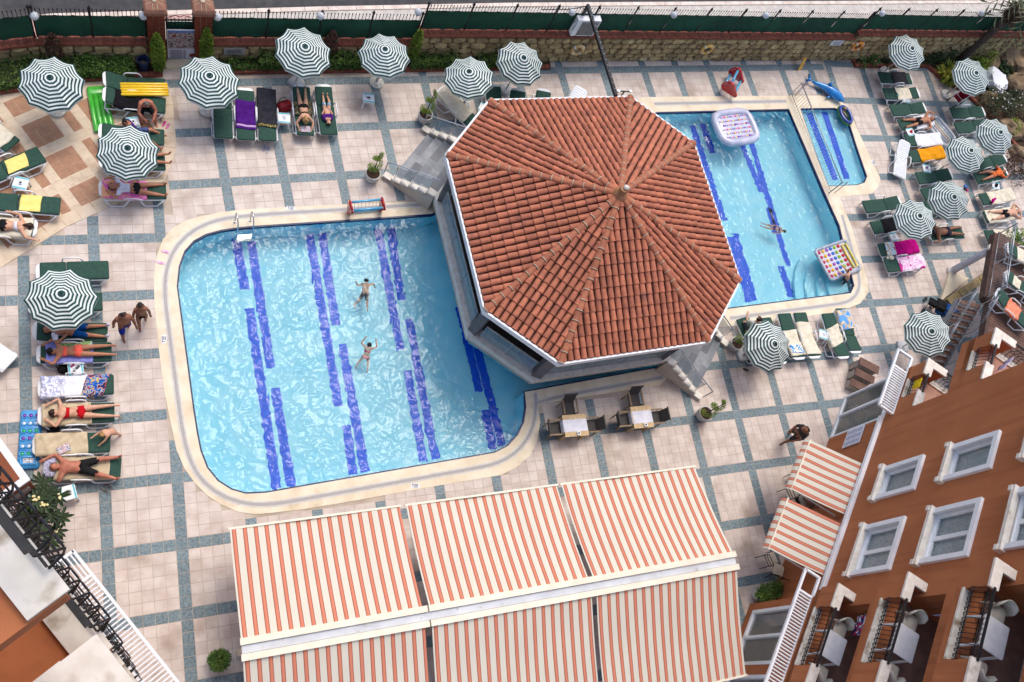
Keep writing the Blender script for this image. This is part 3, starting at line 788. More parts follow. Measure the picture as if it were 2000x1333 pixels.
# ================================================================== BEDS AND KERBS
def kerb_run(pxs,name,label,parent=None):
    e=empty(name,G(*pxs[0]),0,label,'kerb'); p=px_poly(pxs); q=offset_line(p,.17)
    mb=MB()
    for i in range(len(p)-1):
        n=max(1,int((Vector(p[i+1])-Vector(p[i])).length/.2))
        for k in range(n):
            f0,f1=(k+.03)/n,(k+.97)/n
            Q=[tuple(Vector(p[i]).lerp(Vector(p[i+1]),f0)),tuple(Vector(p[i]).lerp(Vector(p[i+1]),f1)),tuple(Vector(q[i]).lerp(Vector(q[i+1]),f1)),tuple(Vector(q[i]).lerp(Vector(q[i+1]),f0))]
            mb.prism(Q,-.02,.14+random.uniform(-.006,.006))
    o=child_at(mb.build('brick_course',brick),e); o['kind']='stuff'
kerb_run([(0,186),(100,170),(175,160),(318,151)],'brick_kerb','brick kerb edging the hedge bed by the brown tiled corner')
kerb_run([(418,147),(560,145),(700,143),(880,140),(1072,137)],'brick_kerb','brick kerb edging the hedge bed behind the middle umbrellas')
kerb_run([(1662,118),(1669,133),(1810,133),(1828,150),(1853,167),(1878,180),(1925,225),(1960,262),(2010,325)],'brick_kerb','brick kerb bending round the rockery garden')
for nm,poly,z in (('planting_bed',bed_left,.06),('planting_bed',bed_mid,.06),('planting_bed',bed_right,.06)):
    mb=MB(); V,F=fill([poly],z); mb.add(V,F); mb.build(nm,soil)['kind']='structure'
# ================================================================== PAVILION
rooft=mat('roof_tile',C(182,112,84),C(160,97,76),rough=.75,scale=4,detail=5,isl=.17,bump=.25,bscale=24,wear=(C(136,88,80),3.,.6))
ridget=mat('ridge_tile',C(172,108,80),C(152,94,72),rough=.75,scale=5,detail=5,isl=.14,bump=.25,bscale=24)
roofb=mat('roof_underlay',C(64,40,32),C(50,32,28),rough=.95,scale=5)  # dark tone paints in the shadow lines seen between the barrel tiles
pav=empty('pool_pavilion',(PAV_C.x,PAV_C.y,0),PAV_A,'octagonal pool bar pavilion with terracotta barrel tile roof and glass balustrades','pavilion')
VA=[30,60,120,150,210,240,300,330]
def oct_(r,z): return [Vector((r*math.cos(R(a)),r*math.sin(R(a)),z)) for a in VA]
ZE=3.5; ZA=5.28
ev=oct_(PAV_R-.06,ZE); apex=Vector((0,0,ZA))
rb=MB(); rb.add([tuple(v) for v in ev]+[tuple(apex)],[(i,(i+1)%8,8) for i in range(8)])
rb.add([tuple(v-Vector((0,0,.05))) for v in ev],[tuple(reversed(range(8)))])
roof=rb.build('roof',roofb,pav)
# barrel tiles: half shells laid down the slope, each course lapping the next
def shell(L,r0,r1,n=6,lift=.0):
    vs=[];fs=[]
    for i,(x,r) in enumerate(((0,r0),(L,r1))):
        for k in range(n+1):
            a=math.pi*k/n; vs.append((x,-r*math.cos(a),r*.82*math.sin(a)+(lift if i==0 else 0)))
    for k in range(n): fs.append((k,k+1,n+1+k+1,n+1+k)) 
    fs=[tuple(reversed(f)) for f in fs]
    # lower end rim gives the lap its thickness
    m=len(vs)
    for k in range(n+1):
        a=math.pi*k/n; vs.append((L,-(r1-.016)*math.cos(a),(r1-.018)*.82*math.sin(a)))
    for k in range(n): fs.append((n+1+k,n+1+k+1,m+k+1,m+k))
    return vs,fs
TL=.36; TW=.232
sv,sf=shell(TL+.05,.086,.102,6,.0)
me_t=bpy.data.meshes.new('roof_tile'); me_t.from_pydata(sv,[],sf); me_t.materials.append(rooft)
me_t.polygons.foreach_set('use_smooth',[True]*len(me_t.polygons)); me_t.set_sharp_from_angle(angle=R(50))
alltiles=[]
for i in range(8):
    A=ev[i]; B=ev[(i+1)%8]; M=(A+B)/2; side_=(B-A).normalized(); slope=(M-apex); SL=slope.length; down=slope.normalized(); nrm=side_.cross(down); 
    if nrm.z<0: nrm=-nrm
    W=(B-A).length; nc=int(W/TW); 
    for c in range(nc):
        x=-W/2+W*(c+.5)/nc
        lo=abs(x)/(W/2)*SL                    # where this column meets the hip
        k=0; d=SL-.05
        while d>lo+.02:
            d0=d-TL
            yj=random.uniform(-.006,.006)
            P=apex+down*d0+side_*(x+yj)+nrm*.012
            fwd=(down-nrm*(-.0)).normalized()
            rot=Matrix((fwd,nrm.cross(fwd),nrm)).transposed().to_4x4()
            tilt=Matrix.Rotation(R(-3.8),4,'Y')
            alltiles.append((Matrix.Translation(P)@rot@tilt@Matrix.Rotation(R(random.gauss(0,.9)),4,'Z'),i))
            d-=TL
M_p=Matrix.Translation(pav.location)@Matrix.Rotation(PAV_A,4,'Z')
def camdist(T): return (M_p@T[0].to_translation()-CAM).length
alltiles.sort(key=camdist)
for T,i in alltiles[:300]:
    o=bpy.data.objects.new('roof_tile',me_t); col.objects.link(o); o.parent=roof; o.matrix_local=T
mb=MB()
for T,i in alltiles[300:]: mb.add(sv,sf,0,T)
o=mb.build('roof_tile_field',rooft,roof,smooth=True,auto=50); o['kind']='stuff'
# hip tiles with pale mortar at every joint
rv,rf=shell(.40,.105,.122,7,.0)
me_r=bpy.data.meshes.new('hip_tile'); 
q=MB(); q.add(rv,rf,0)
cv,cf=shell(.03,.126,.128,7); q.add([(v[0]+.37,v[1],v[2]+.002) for v in cv],cf,1)
me_r.from_pydata(q.v,[],q.f); me_r.materials.append(ridget); me_r.materials.append(mortar); me_r.polygons.foreach_set('material_index',q.m)
me_r.polygons.foreach_set('use_smooth',[True]*len(me_r.polygons)); me_r.set_sharp_from_angle(angle=R(50))
for i in range(8):
    A=ev[i]; h=(A-apex); L=h.length; dn=h.normalized(); sd_=Vector((-A.y,A.x,0)).normalized(); up=sd_.cross(dn)
    if up.z<0: up=-up
    n=16; stp=(L-.12)/n
    for k in range(n):
        P=apex+dn*(.14+stp*k)+up*.055
        rot=Matrix((dn,up.cross(dn),up)).transposed().to_4x4()@Matrix.Rotation(R(-2.2),4,'Y')@Matrix.Scale(stp/.385,4,(1,0,0))
        o=bpy.data.objects.new('hip_tile',me_r); col.objects.link(o); o.parent=roof; o.matrix_local=Matrix.Translation(P)@rot
mb=MB(); mb.lathe([(.26,-.1),(.24,.08),(.17,.16),(.13,.22),(.15,.28),(.12,.36),(.0,.40)],14,0,(0,0,ZA+.02)); fin=mb.build('finial',mat('finial_clay',C(176,130,92),C(150,104,72),rough=.7,scale=8),roof,smooth=True,auto=40)
mb=MB(); mb.lathe([(.09,0),(.1,.05),(.05,.1),(0,.11)],10,0,(.05,.02,ZA+.40)); mb.build('finial_top',whitest,roof,smooth=True)
mb=MB(); p=M_p.inverted()@G(1170,321,4.35); mb.tube([(p.x+.09*math.cos(a),p.y+.14*math.sin(a),p.z+.0-.0*math.sin(a)) for a in [i*math.pi/8 for i in range(16)]],.022,5,0,closed=True); mb.build('roof_vent',whitest,roof)
# white gutter and fascia
def oct_band(r0,r1,z0,z1):
    a=oct_(r0,z0);b=oct_(r1,z0);c=oct_(r1,z1);d=oct_(r0,z1); m=MB()
    for i in range(8):
        j=(i+1)%8
        m.add([a[i],a[j],b[j],b[i],d[i],d[j],c[j],c[i]],[(3,2,1,0),(4,5,6,7),(0,1,5,4),(2,3,7,6)])
    return m
oct_band(PAV_R-.02,PAV_R+.05,3.32,3.56).build('gutter_lip',white_w,pav)
oct_band(PAV_R-.14,PAV_R-.02,3.30,3.44).build('gutter_channel',alu,pav)
oct_band(PAV_R-.45,PAV_R-.15,3.18,3.38).build('soffit',mat('soffit_grey',C(120,120,122),C(108,108,110),rough=.7,scale=3),pav)
ce=MB(); ce.prism([(v.x,v.y) for v in oct_(PAV_R-.46,0)],3.2,3.26); ce.build('ceiling',mat('ceiling_wood',C(96,66,48),C(80,54,40),rough=.8,scale=4),pav)
# platform over the water
PR=5.30; ZP=1.0
pl=MB(); pl.prism([(v.x,v.y) for v in oct_(PR-.42,0)],.55,ZP-.04); pl.build('platform_slab',mat('bar_floor',C(66,54,48),C(54,44,40),rough=.6,scale=2),pav)
oct_band(PR-.46,PR,.72,ZP).build('ledge',marble,pav)
oct_band(PR-.5,PR-.06,.45,.72).build('ledge_face',mat('ledge_render',C(196,186,172),C(176,166,152),rough=.8,scale=2),pav)
oct_band(PR-.9,PR-.7,-1.3,.5).build('pier_skirt',mosaic,pav)
# corner columns
for v in oct_(PR-.3,0):
    mb=MB(); mb.box((v.x,v.y,(ZP+3.2)/2),(.34,.34,3.2-ZP),0,math.atan2(v.y,v.x)); mb.build('column',mat('column_grey',C(112,110,112),C(98,96,98),rough=.6,scale=3),pav)
# balustrades: glass panes in a steel rail, open on the two stair sides
cols=oct_(PR-.18,0)
for i in range(8):
    if i in (2,6): continue                    # stair openings (chamfers at 135 and 315 degrees)
    a=cols[i]; b=cols[(i+1)%8]; d=(b-a).normalized(); a2=a+d*.3; b2=b-d*.3; L=(b2-a2).length; n=3 if L>3 else 2
    mb=MB(); mb.tube([a2+Vector((0,0,ZP+.95)),b2+Vector((0,0,ZP+.95))],.024,6); mb.tube([a2+Vector((0,0,ZP+.1)),b2+Vector((0,0,ZP+.1))],.016,5)
    for k in range(n+1):
        p=a2.lerp(b2,k/n); mb.tube([p+Vector((0,0,ZP)),p+Vector((0,0,ZP+.95))],.02,5)
    rail=mb.build('balustrade',metal,pav)
    for k in range(n):
        p=a2.lerp(b2,(k+.02)/n); q=a2.lerp(b2,(k+.98)/n); mb=MB(); mb.bar(p+Vector((0,0,ZP+.52)),q+Vector((0,0,ZP+.52)),.012,.78); mb.build('glass_pane',glassm,rail)
# bar counter inside and a few chairs by the rails
mb=MB(); mb.lathe([(1.6,ZP-.04),(1.6,ZP+1.0),(1.75,ZP+1.0),(1.75,ZP+1.05),(0,ZP+1.05)],16); mb.build('bar_counter',woodd,pav,smooth=True,auto=40)
# ================================================================== PAVILION STAIRS
def stair(ang_mid,label):
    r0=PR*math.cos(R(15)); a=PAV_A+R(ang_mid); M=Matrix.Translation(PAV_C)@Matrix.Rotation(a,4,'Z')
    base=M@Vector((r0+2.0,0,0)); e=empty('entrance_stairs',(base.x,base.y,0),a,label,'stairs')
    L=lambda x: x-2.0                     # local: x=0 at the foot, platform at -2.0
    n=6; run=2.0/n; rise=ZP/n; W=2.3
    for k in range(n-1):
        z=ZP-rise*(k+1); x0=k*run; x1=(k+1)*run+.03
        for h,(y0,y1) in enumerate(((-W/2,-.15+.4*(k%2)),(-.145+.4*(k%2),W/2))):
            mb=MB(); mb.box((L((x0+x1)/2),(y0+y1)/2,z-.02),(x1-x0+.015,y1-y0,.045)); mb.build('tread',mat('granite_%d'%((k*2+h)%3),*[(C(150,154,158),C(128,132,138)),(C(108,112,118),C(92,96,104)),(C(132,136,142),C(112,116,124))][(k*2+h)%3],rough=.5,scale=3,detail=6),e)
    mb=MB()
    for k in range(n-1):
        z=ZP-rise*(k+1); mb.box((L((k+.5)*run+.01),0,z-.045-.06),(run-.01,W-.02,.12))
    mb.build('risers',mat('stair_body',C(96,98,102),C(84,86,90),rough=.8,scale=2),e)
    for sy in (-1,1):
        y=sy*(W/2+.17)
        mb=MB()
        pts=[(L(0),.0),(L(0),ZP-.05),(L(2.05),.02),(L(2.05),0.0),(L(1.5),0.0)]
        vs=[(p[0],y-.12,p[1]) for p in pts]+[(p[0],y+.12,p[1]) for p in pts]; m=len(pts)
        mb.add(vs,[(i,(i+1)%m,m+(i+1)%m,m+i) for i in range(m)]+[tuple(reversed(range(m))),tuple(range(m,2*m))])
        mb.build('stringer',mat('stringer_render',C(206,194,176),C(188,176,158),rough=.8,scale=2),e)
        for k in range(n):
            z=ZP-rise*(k+.62); mb=MB(); mb.box((L((k+.5)*run),y,z+.055),(run*1.0,.24,.11)); mb.build('step_block',whitest,e)
        mb=MB(); zz=lambda x: ZP-ZP*x/2.0
        a0=Vector((L(.05),y,zz(.05)+.95)); a1=Vector((L(1.9),y,zz(1.9)+.95)); mb.tube([a0,a1,a1+Vector((.12,0,-.06)),a1+Vector((.12,0,-.75))],.024,6)
        for t in (.3,.95,1.6): mb.tube([(L(t),y,zz(t)+.1),(L(t),y,zz(t)+.92)],.017,5)
        hr=mb.build('handrail',metal,e)
        for t0,t1 in ((.33,.92),(.98,1.57)):
            mb=MB(); mb.add([(L(t0),y,zz(t0)+.2),(L(t1),y,zz(t1)+.2),(L(t1),y,zz(t1)+.85),(L(t0),y,zz(t0)+.85)],[(0,1,2,3)]); 
            mb.add([(L(t0),y+.01,zz(t0)+.2),(L(t1),y+.01,zz(t1)+.2),(L(t1),y+.01,zz(t1)+.85),(L(t0),y+.01,zz(t0)+.85)],[(3,2,1,0)]); mb.build('glass_pane',glassm,hr)
stair(135,'grey granite steps with white stone blocks climbing from the umbrella side to the pavilion')
stair(315,'grey granite steps with white stone blocks beside the two dining tables')
# ================================================================== AWNINGS
def stripe_mat(name,period,x0,axis='X'):
    m=bpy.data.materials.new(name); m.use_nodes=True; nt=m.node_tree; N=nt.nodes; L=nt.links; b=N['Principled BSDF']; b.inputs['Roughness'].default_value=.85; b.inputs['Specular IOR Level'].default_value=.1
    tc=N.new('ShaderNodeTexCoord'); sp=N.new('ShaderNodeSeparateXYZ'); L.new(tc.outputs['Object'],sp.inputs[0])
    su=N.new('ShaderNodeMath'); su.operation='SUBTRACT'; su.inputs[1].default_value=x0; L.new(sp.outputs[axis],su.inputs[0])
    dv=N.new('ShaderNodeMath'); dv.operation='DIVIDE'; dv.inputs[1].default_value=period; L.new(su.outputs[0],dv.inputs[0])
    fr=N.new('ShaderNodeMath'); fr.operation='FRACT'; L.new(dv.outputs[0],fr.inputs[0])
    rp=N.new('ShaderNodeValToRGB'); cr=rp.color_ramp; cr.interpolation='CONSTANT'
    cr.elements[0].position=0; cr.elements[0].color=C(144,70,56); cr.elements[1].position=.055; cr.elements[1].color=C(198,124,100)
    for p,c in ((.16,C(208,130,104)),(.335,C(144,70,56)),(.39,C(212,206,190))):
        el=cr.elements.new(p); el.color=c
    L.new(fr.outputs[0],rp.inputs['Fac'])
    nz=N.new('ShaderNodeTexNoise'); nz.inputs['Scale'].default_value=1.2; nz.inputs['Detail'].default_value=5; L.new(tc.outputs['Object'],nz.inputs['Vector'])
    hs=N.new('ShaderNodeHueSaturation'); mr=N.new('ShaderNodeMapRange'); mr.inputs['To Min'].default_value=.9; mr.inputs['To Max'].default_value=1.06; L.new(nz.outputs['Fac'],mr.inputs['Value'])
    L.new(mr.outputs[0],hs.inputs['Value']); L.new(rp.outputs['Color'],hs.inputs['Color']); L.new(hs.outputs['Color'],b.inputs['Base Color']); return m
aw_m=stripe_mat('striped_awning_cloth',.287,.05); aw_m2=stripe_mat('striped_awning_cloth_small',.30,.05)
cream_al=mat('cream_aluminium',C(232,224,204),C(222,212,190),rough=.5,scale=2,spec=.4)
def fabric(w,run,drop,sag,nx=24,ny=10):
    vs=[]; fs=[]
    for j in range(ny+1):
        for i in range(nx+1):
            u=i/nx; v=j/ny
            z=-drop*v - sag*math.sin(math.pi*v) - .016*math.sin(u*9+v*4)-.010*math.sin(u*23+v*11)*v - sag*.5*math.sin(math.pi*u)*v
            vs.append((w*u,run*v,z))
    for j in range(ny):
        for i in range(nx): fs.append((j*(nx+1)+i,j*(nx+1)+i+1,(j+1)*(nx+1)+i+1,(j+1)*(nx+1)+i))
    return vs,fs
AWX=[(5.20,9.93),(10.12,14.92),(15.07,19.9)]
desc_f=['orange striped awning, pool side of the ridge, end by the round bush','orange striped awning, pool side of the ridge, middle bay','orange striped awning, pool side of the ridge, bay below the dining tables']
desc_r=['orange striped awning, hotel side of the ridge, end by the round bush','orange striped awning, hotel side of the ridge, middle bay','orange striped awning, hotel side of the ridge, bay by the balconies']
for (x0,x1),lf,lr in zip(AWX,desc_f,desc_r):
    for sgn,y0,lab in ((1,-1.06,lf),(-1,-1.60,lr)):
        e=empty('striped_awning',(x0,y0,3.40),0,lab,'awning')
        w=x1-x0; run=2.93 if sgn>0 else 3.1; 
        vs,fs=fabric(w,run*sgn,.96,.09); 
        if sgn<0: fs=[tuple(reversed(f)) for f in fs]
        mb=MB(); mb.add(vs,fs); mb.build('cloth',aw_m,e,smooth=True)
        mb=MB(); mb.bar((-.04,run*sgn,-.965),(w+.04,run*sgn,-.965),.06,.07); mb.build('front_bar',cream_al,e)
        mb=MB(); mb.bar((-.03,-.075*sgn,.03),(w+.12 if x1<19 else w+.05,-.075*sgn,.03),.17,.13); mb.build('cassette',cream_al,e)
        for ax in (.5,w-.5):
            mb=MB(); mb.bar((ax,0,-.2),(ax+(.7 if ax<w/2 else -.7),run*.5*sgn,-.86),.05,.05); mb.bar((ax+(.7 if ax<w/2 else -.7),run*.5*sgn,-.86),(ax,run*.98*sgn,-1.06),.05,.05); mb.build('folding_arm',cream_al,e)
e=empty('awning_gantry',(5.2,-1.33,0),0,'grey metal gutter beam on posts carrying the six striped awnings','frame')
mb=MB(); mb.box((7.36,0,3.36),(14.72,.20,.10)); mb.build('gutter_beam',mat('grey_flashing',C(206,210,216),C(188,192,198),rough=.45,scale=2,detail=6,wear=(C(150,148,144),6,.62)),e)
for x in (.05,4.85,9.8,14.6):
    mb=MB(); mb.box((x,0,1.65),(.14,.14,3.3)); mb.build('post',cream_al,e)
mb=MB(); mb.box((7.36,-.17,3.2),(14.6,.08,.16)); mb.box((7.36,.17,3.2),(14.6,.08,.16)); mb.build('crossbar',cream_al,e)
# dining furniture in the shade of the awnings
# ================================================================== RIGHT HOTEL WING
BR=math.atan2(BV.y,BV.x)
hotel=empty('hotel_wing',bld(0,-.62),BR,'brown rendered hotel wing with white framed windows and iron railed balconies','building')
# local frame of the wing: x along the wall, y outwards (y=0 is the main wall plane), z up
def lb(s,o,z): return (s,o+.62,z)
HT=14.5
def holes_wall(s0,s1,z0,z1,y,holes,th=.3):
    mb=MB(); ss=sorted(set([s0,s1]+[h[0] for h in holes]+[h[1] for h in holes])); zs=sorted(set([z0,z1]+[h[2] for h in holes]+[h[3] for h in holes]))
    inh=lambda i,j: any(h[0]-1e-6<=ss[i] and ss[i+1]<=h[1]+1e-6 and h[2]-1e-6<=zs[j] and zs[j+1]<=h[3]+1e-6 for h in holes)
    for i in range(len(ss)-1):
        for j in range(len(zs)-1):
            if inh(i,j): continue
            mb.add([(ss[i],y,zs[j]),(ss[i+1],y,zs[j]),(ss[i+1],y,zs[j+1]),(ss[i],y,zs[j+1])],[(3,2,1,0)])
    for h in holes:
        a,b,c,d=h[:4]
        mb.add([(a,y,c),(b,y,c),(b,y,d),(a,y,d),(a,y-th,c),(b,y-th,c),(b,y-th,d),(a,y-th,d)],[(0,1,5,4),(1,2,6,5),(2,3,7,6),(3,0,4,7)],1)
    return mb
wins=[]
for k in range(4):
    z=4.28+3*k
    wins.append((.84,2.36,z,z+1.62,2)); wins.append((3.66,4.64,z,z+1.62,1))
bal=[( -3.1,-.36,3.92+3*k,5.58+3*k) for k in range(4)]
farb=[]
gl=[(7.36,8.35,.12,2.9),(8.43,9.3,.12,2.9)]
w1=holes_wall(-.3,7.28,0,HT,0,[w[:4] for w in wins]); w1.build('main_wall',[terra,white_w],hotel)
w2=holes_wall(-6,-.3,3.3,HT,0,bal,.05); w2.build('balcony_wall',[terra,terra],hotel)
mb=MB(); mb.add([(7.28,0,3.2),(7.28,-6,3.2),(7.28,-6,HT),(7.28,0,HT)],[(0,1,2,3)]); mb.add([(7.28,0,0),(7.28,-.3,0),(7.28,-.3,3.2),(7.28,0,3.2)],[(0,1,2,3)]); mb.add([(-6,0,HT),(7.28,0,HT),(7.28,-6,HT),(-6,-6,HT)],[(0,1,2,3)]); mb.build('end_wall',terra,hotel)
mb=MB(); mb.bar((.3,.07,3.06),(7.3,.07,3.06),.14,.14); mb.build('drip_moulding',white_w,hotel)
for (a,b,c,d,n) in wins:
    wf=MB(); f=.16
    for (x0,x1,z0,z1) in ((a-f,b+f,d,d+f),(a-f,a,c,d),(b,b+f,c,d)):
        wf.box(((x0+x1)/2,.03,(z0+z1)/2),(x1-x0,.14,z1-z0))
    win=wf.build('window',white_w,hotel)
    mb=MB(); mb.box(((a+b)/2,.07,c-.06),(b-a+2*f+.12,.24,.12)); mb.box((a-f+.02,.09,c-.15),(.16,.24,.12)); mb.box((b+f-.02,.09,c-.15),(.16,.24,.12)); mb.build('sill',marble,win)
    mb=MB()
    for i in range(n):
        x0=a+(b-a)*i/n; x1=a+(b-a)*(i+1)/n
        for (p0,p1,q0,q1) in ((x0,x1,c,c+.07),(x0,x1,d-.07,d),(x0,x0+.07,c+.07,d-.07),(x1-.07,x1,c+.07,d-.07)):
            mb.box(((p0+p1)/2,-.14,(q0+q1)/2),(p1-p0,.06,q1-q0))
    mb.build('sash',white_p,win)
    for i in range(n):
        x0=a+(b-a)*i/n+.07; x1=a+(b-a)*(i+1)/n-.07
        mb=MB(); mb.add([(x0,-.15,c+.07),(x1,-.15,c+.07),(x1,-.15,d-.07),(x0,-.15,d-.07)],[(3,2,1,0)]); mb.build('pane',mat('pane_glass',C(120,134,140),rough=.05,spec=.8,alpha=.28),win)
    # curtain folds behind the glass
    vs=[];nf=40
    for i in range(nf+1):
        x=a+(b-a)*i/nf; y=-.235+.03*math.sin(i*1.9+a*3); vs += [(x,y,c),(x,y,d)]
    mb=MB(); mb.add(vs,[(2*i+1,2*i+3,2*i+2,2*i) for i in range(nf)]); mb.build('curtain',curtain,win,smooth=True)
# balcony bays
def iron_rail(p0,p1,out,h,par,n):
    """bellied wrought iron railing from p0 to p1; out = outward unit vector"""
    p0=Vector(p0);p1=Vector(p1);out=Vector(out); mb=MB()
    mb.bar(p0+Vector((0,0,h)),p1+Vector((0,0,h)),.055,.045)
    mb.bar(p0+Vector((0,0,h-.2)),p1+Vector((0,0,h-.2)),.02,.02); mb.bar(p0+Vector((0,0,.1)),p1+Vector((0,0,.1)),.02,.02)
    rail=mb.build('top_rail',black,par)
    for i in range(n+1):
        b=p0.lerp(p1,i/n); mb=MB()
        mb.tube([b+Vector((0,0,h-.2)),b+out*.06+Vector((0,0,h*.6)),b+out*.15+Vector((0,0,h*.33)),b+out*.12+Vector((0,0,.14)),b+Vector((0,0,.03))],.011,4); mb.build('baluster',black,rail)
    mb=MB(); d=(p1-p0)/n
    for i in range(n):
        b=p0+d*(i+.5)+Vector((0,0,h-.1)); mb.tube([b+d*(.42*math.cos(a))+Vector((0,0,.075*math.sin(a))) for a in [j*math.pi/4 for j in range(8)]],.008,4,0,closed=True)
        c=p0+d*(i+.5)+out*.15+Vector((0,0,.28)); mb.tube([c+d*(.4*math.cos(a))+Vector((0,0,.055*math.sin(a))) for a in [j*math.pi/3 for j in range(6)]],.009,4,0,closed=True)
    mb.build('scrollwork',blackm,rail)['kind']='stuff'
for k in range(4):
    z=3.92+3*k
    mb=MB(); mb.box((-3.2,-.45,z-.12),(5.8,2.14,.24)); slab=mb.build('balcony_slab',terra,hotel)
    mb=MB(); mb.box((-3.2,.60,z-.32),(5.8,.04,.6)) if k==0 else None
    if k==0: mb.build('slab_fascia',terra,hotel)
    mb=MB(); mb.box((-1.9,-.78,z+.004),(3.0,1.5,.008)); mb.build('balcony_floor',mat('balcony_tile',C(140,112,98),C(122,96,84),rough=.6,scale=3),slab)
    mb=MB(); mb.box((-.36,.52,z+.4),(.72,.2,.8)); mb.box((-.1,.21,z+.4),(.2,.42,.8)); mb.build('parapet',terra,slab)
    mb=MB(); mb.box((-.36,.51,z+.835),(.78,.28,.07)); mb.box((-.1,.18,z+.835),(.26,.38,.07)); mb.build('parapet_cap',marble,slab)
    mb=MB(); mb.box((-2.98,.52,z+.4),(.72,.2,.8)); mb.build('parapet',terra,slab)
    mb=MB(); mb.box((-2.96,.51,z+.835),(.76,.28,.07)); mb.build('parapet_cap',marble,slab)
    mb=MB(); mb.box((-1.66,.53,z+.035),(1.92,.26,.07)); mb.build('floor_strip',marble_st,slab)
    iron_rail((-.72,.50,z+.07),(-2.62,.50,z+.07),(0,1,0),.82,slab,14)
    mb=MB(); mb.add([(-3.3,-1.5,z),(0,-1.5,z),(0,-1.5,z+2.5),(-3.3,-1.5,z+2.5)],[(3,2,1,0)]); mb.add([(-.36,-1.5,z),(-.36,0,z),(-.36,0,z+1.7),(-.36,-1.5,z+1.7)],[(0,1,2,3)]); mb.build('balcony_back_wall',terra,slab)
    mb=MB(); mb.box((-2.1,-1.46,z+1.1),(1.3,.06,2.1)); door=mb.build('balcony_door',mat('door_frame',C(176,178,182),rough=.5),slab)
    for x in (-2.4,-1.8): 
        mb=MB(); mb.box((x,-1.42,z+1.1),(.5,.03,1.9)); mb.build('pane',wglass,door)
# far corner balconies
for k in range(2):
    z=3.78+3*k
    mb=MB(); mb.box((8.33,-.95,z-.14),(2.06,1.9,.27)); slab=mb.build('corner_balcony',terra,hotel)
    mb=MB(); mb.box((8.34,-.92,z+.004),(1.9,1.8,.008)); mb.build('balcony_floor',mat('pink_balcony_tile',C(196,150,128),C(180,134,112),rough=.6,scale=3),slab)
    mb=MB(); mb.box((7.62,-.11,z+.4),(.66,.2,.8)); mb.build('parapet',terra,slab); mb=MB(); mb.box((7.62,-.11,z+.835),(.70,.30,.07)); mb.build('parapet_cap',marble,slab)
    mb=MB(); mb.box((9.05,-.11,z+.4),(.6,.2,.8)); mb.box((9.25,-.5,z+.4),(.2,.6,.8)); mb.build('parapet',terra,slab)
    mb=MB(); mb.box((9.04,-.11,z+.835),(.68,.30,.07)); mb.box((9.24,-.53,z+.835),(.28,.56,.07)); mb.build('parapet_cap',marble,slab)
    mb=MB(); mb.box((8.35,-.10,z+.035),(.82,.26,.07)); mb.build('floor_strip',marble_st,slab); mb=MB(); mb.box((9.24,-1.34,z+.035),(.26,1.06,.07)); mb.build('floor_strip',marble_st,slab)
    iron_rail((7.95,-.12,z+.07),(8.75,-.12,z+.07),(0,1,0),.82,slab,6); iron_rail((9.25,-.8,z+.07),(9.25,-1.85,z+.07),(1,0,0),.82,slab,7)
    mb=MB(); mb.box((8.33,-.03,z-.3),(2.08,.06,.62)); mb.build('slab_fascia',terra,slab)
# ground floor: glazed bay, rendered return, bay under the balconies
mb=MB()
for (a,b,c,d) in ((7.3,9.36,0,.12),(7.3,9.36,2.9,3.1),(7.3,7.38,.12,2.9),(8.33,8.43,.12,2.9),(9.28,9.36,.12,2.9)): mb.box(((a+b)/2,-.05,(c+d)/2),(b-a,.12,d-c))
gb=mb.build('glazed_bay',white_w,hotel)
for (a,b) in ((7.38,8.33),(8.43,9.28)):
    mb=MB(); mb.add([(a,-.06,.12),(b,-.06,.12),(b,-.06,2.9),(a,-.06,2.9)],[(3,2,1,0)]); mb.build('pane',mat('bay_glass',C(120,124,120),rough=.06,spec=.7,alpha=.55),gb)
mb=MB(); mb.add([(7.28,-1.2,0),(9.36,-1.2,0),(9.36,-1.2,3.2),(7.28,-1.2,3.2)],[(3,2,1,0)]); mb.add([(9.36,-1.2,0),(9.36,0,0),(9.36,0,3.5),(9.36,-1.2,3.5)],[(3,2,1,0)]); mb.build('bay_interior',mat('bay_inner',C(88,76,66),C(70,60,52),rough=.8,scale=2),hotel)
w3=holes_wall(-6,-.22,0,3.34,.62,[(-2.55,-.5,.35,2.8),(-5.2,-2.9,.35,2.8)],.2); w3.add([(-.22,.62,0),(-.22,0,0),(-.22,0,3.34),(-.22,.62,3.34)],[(0,1,2,3)]); w3.build('ground_bay_wall',[terra,white_w],hotel)
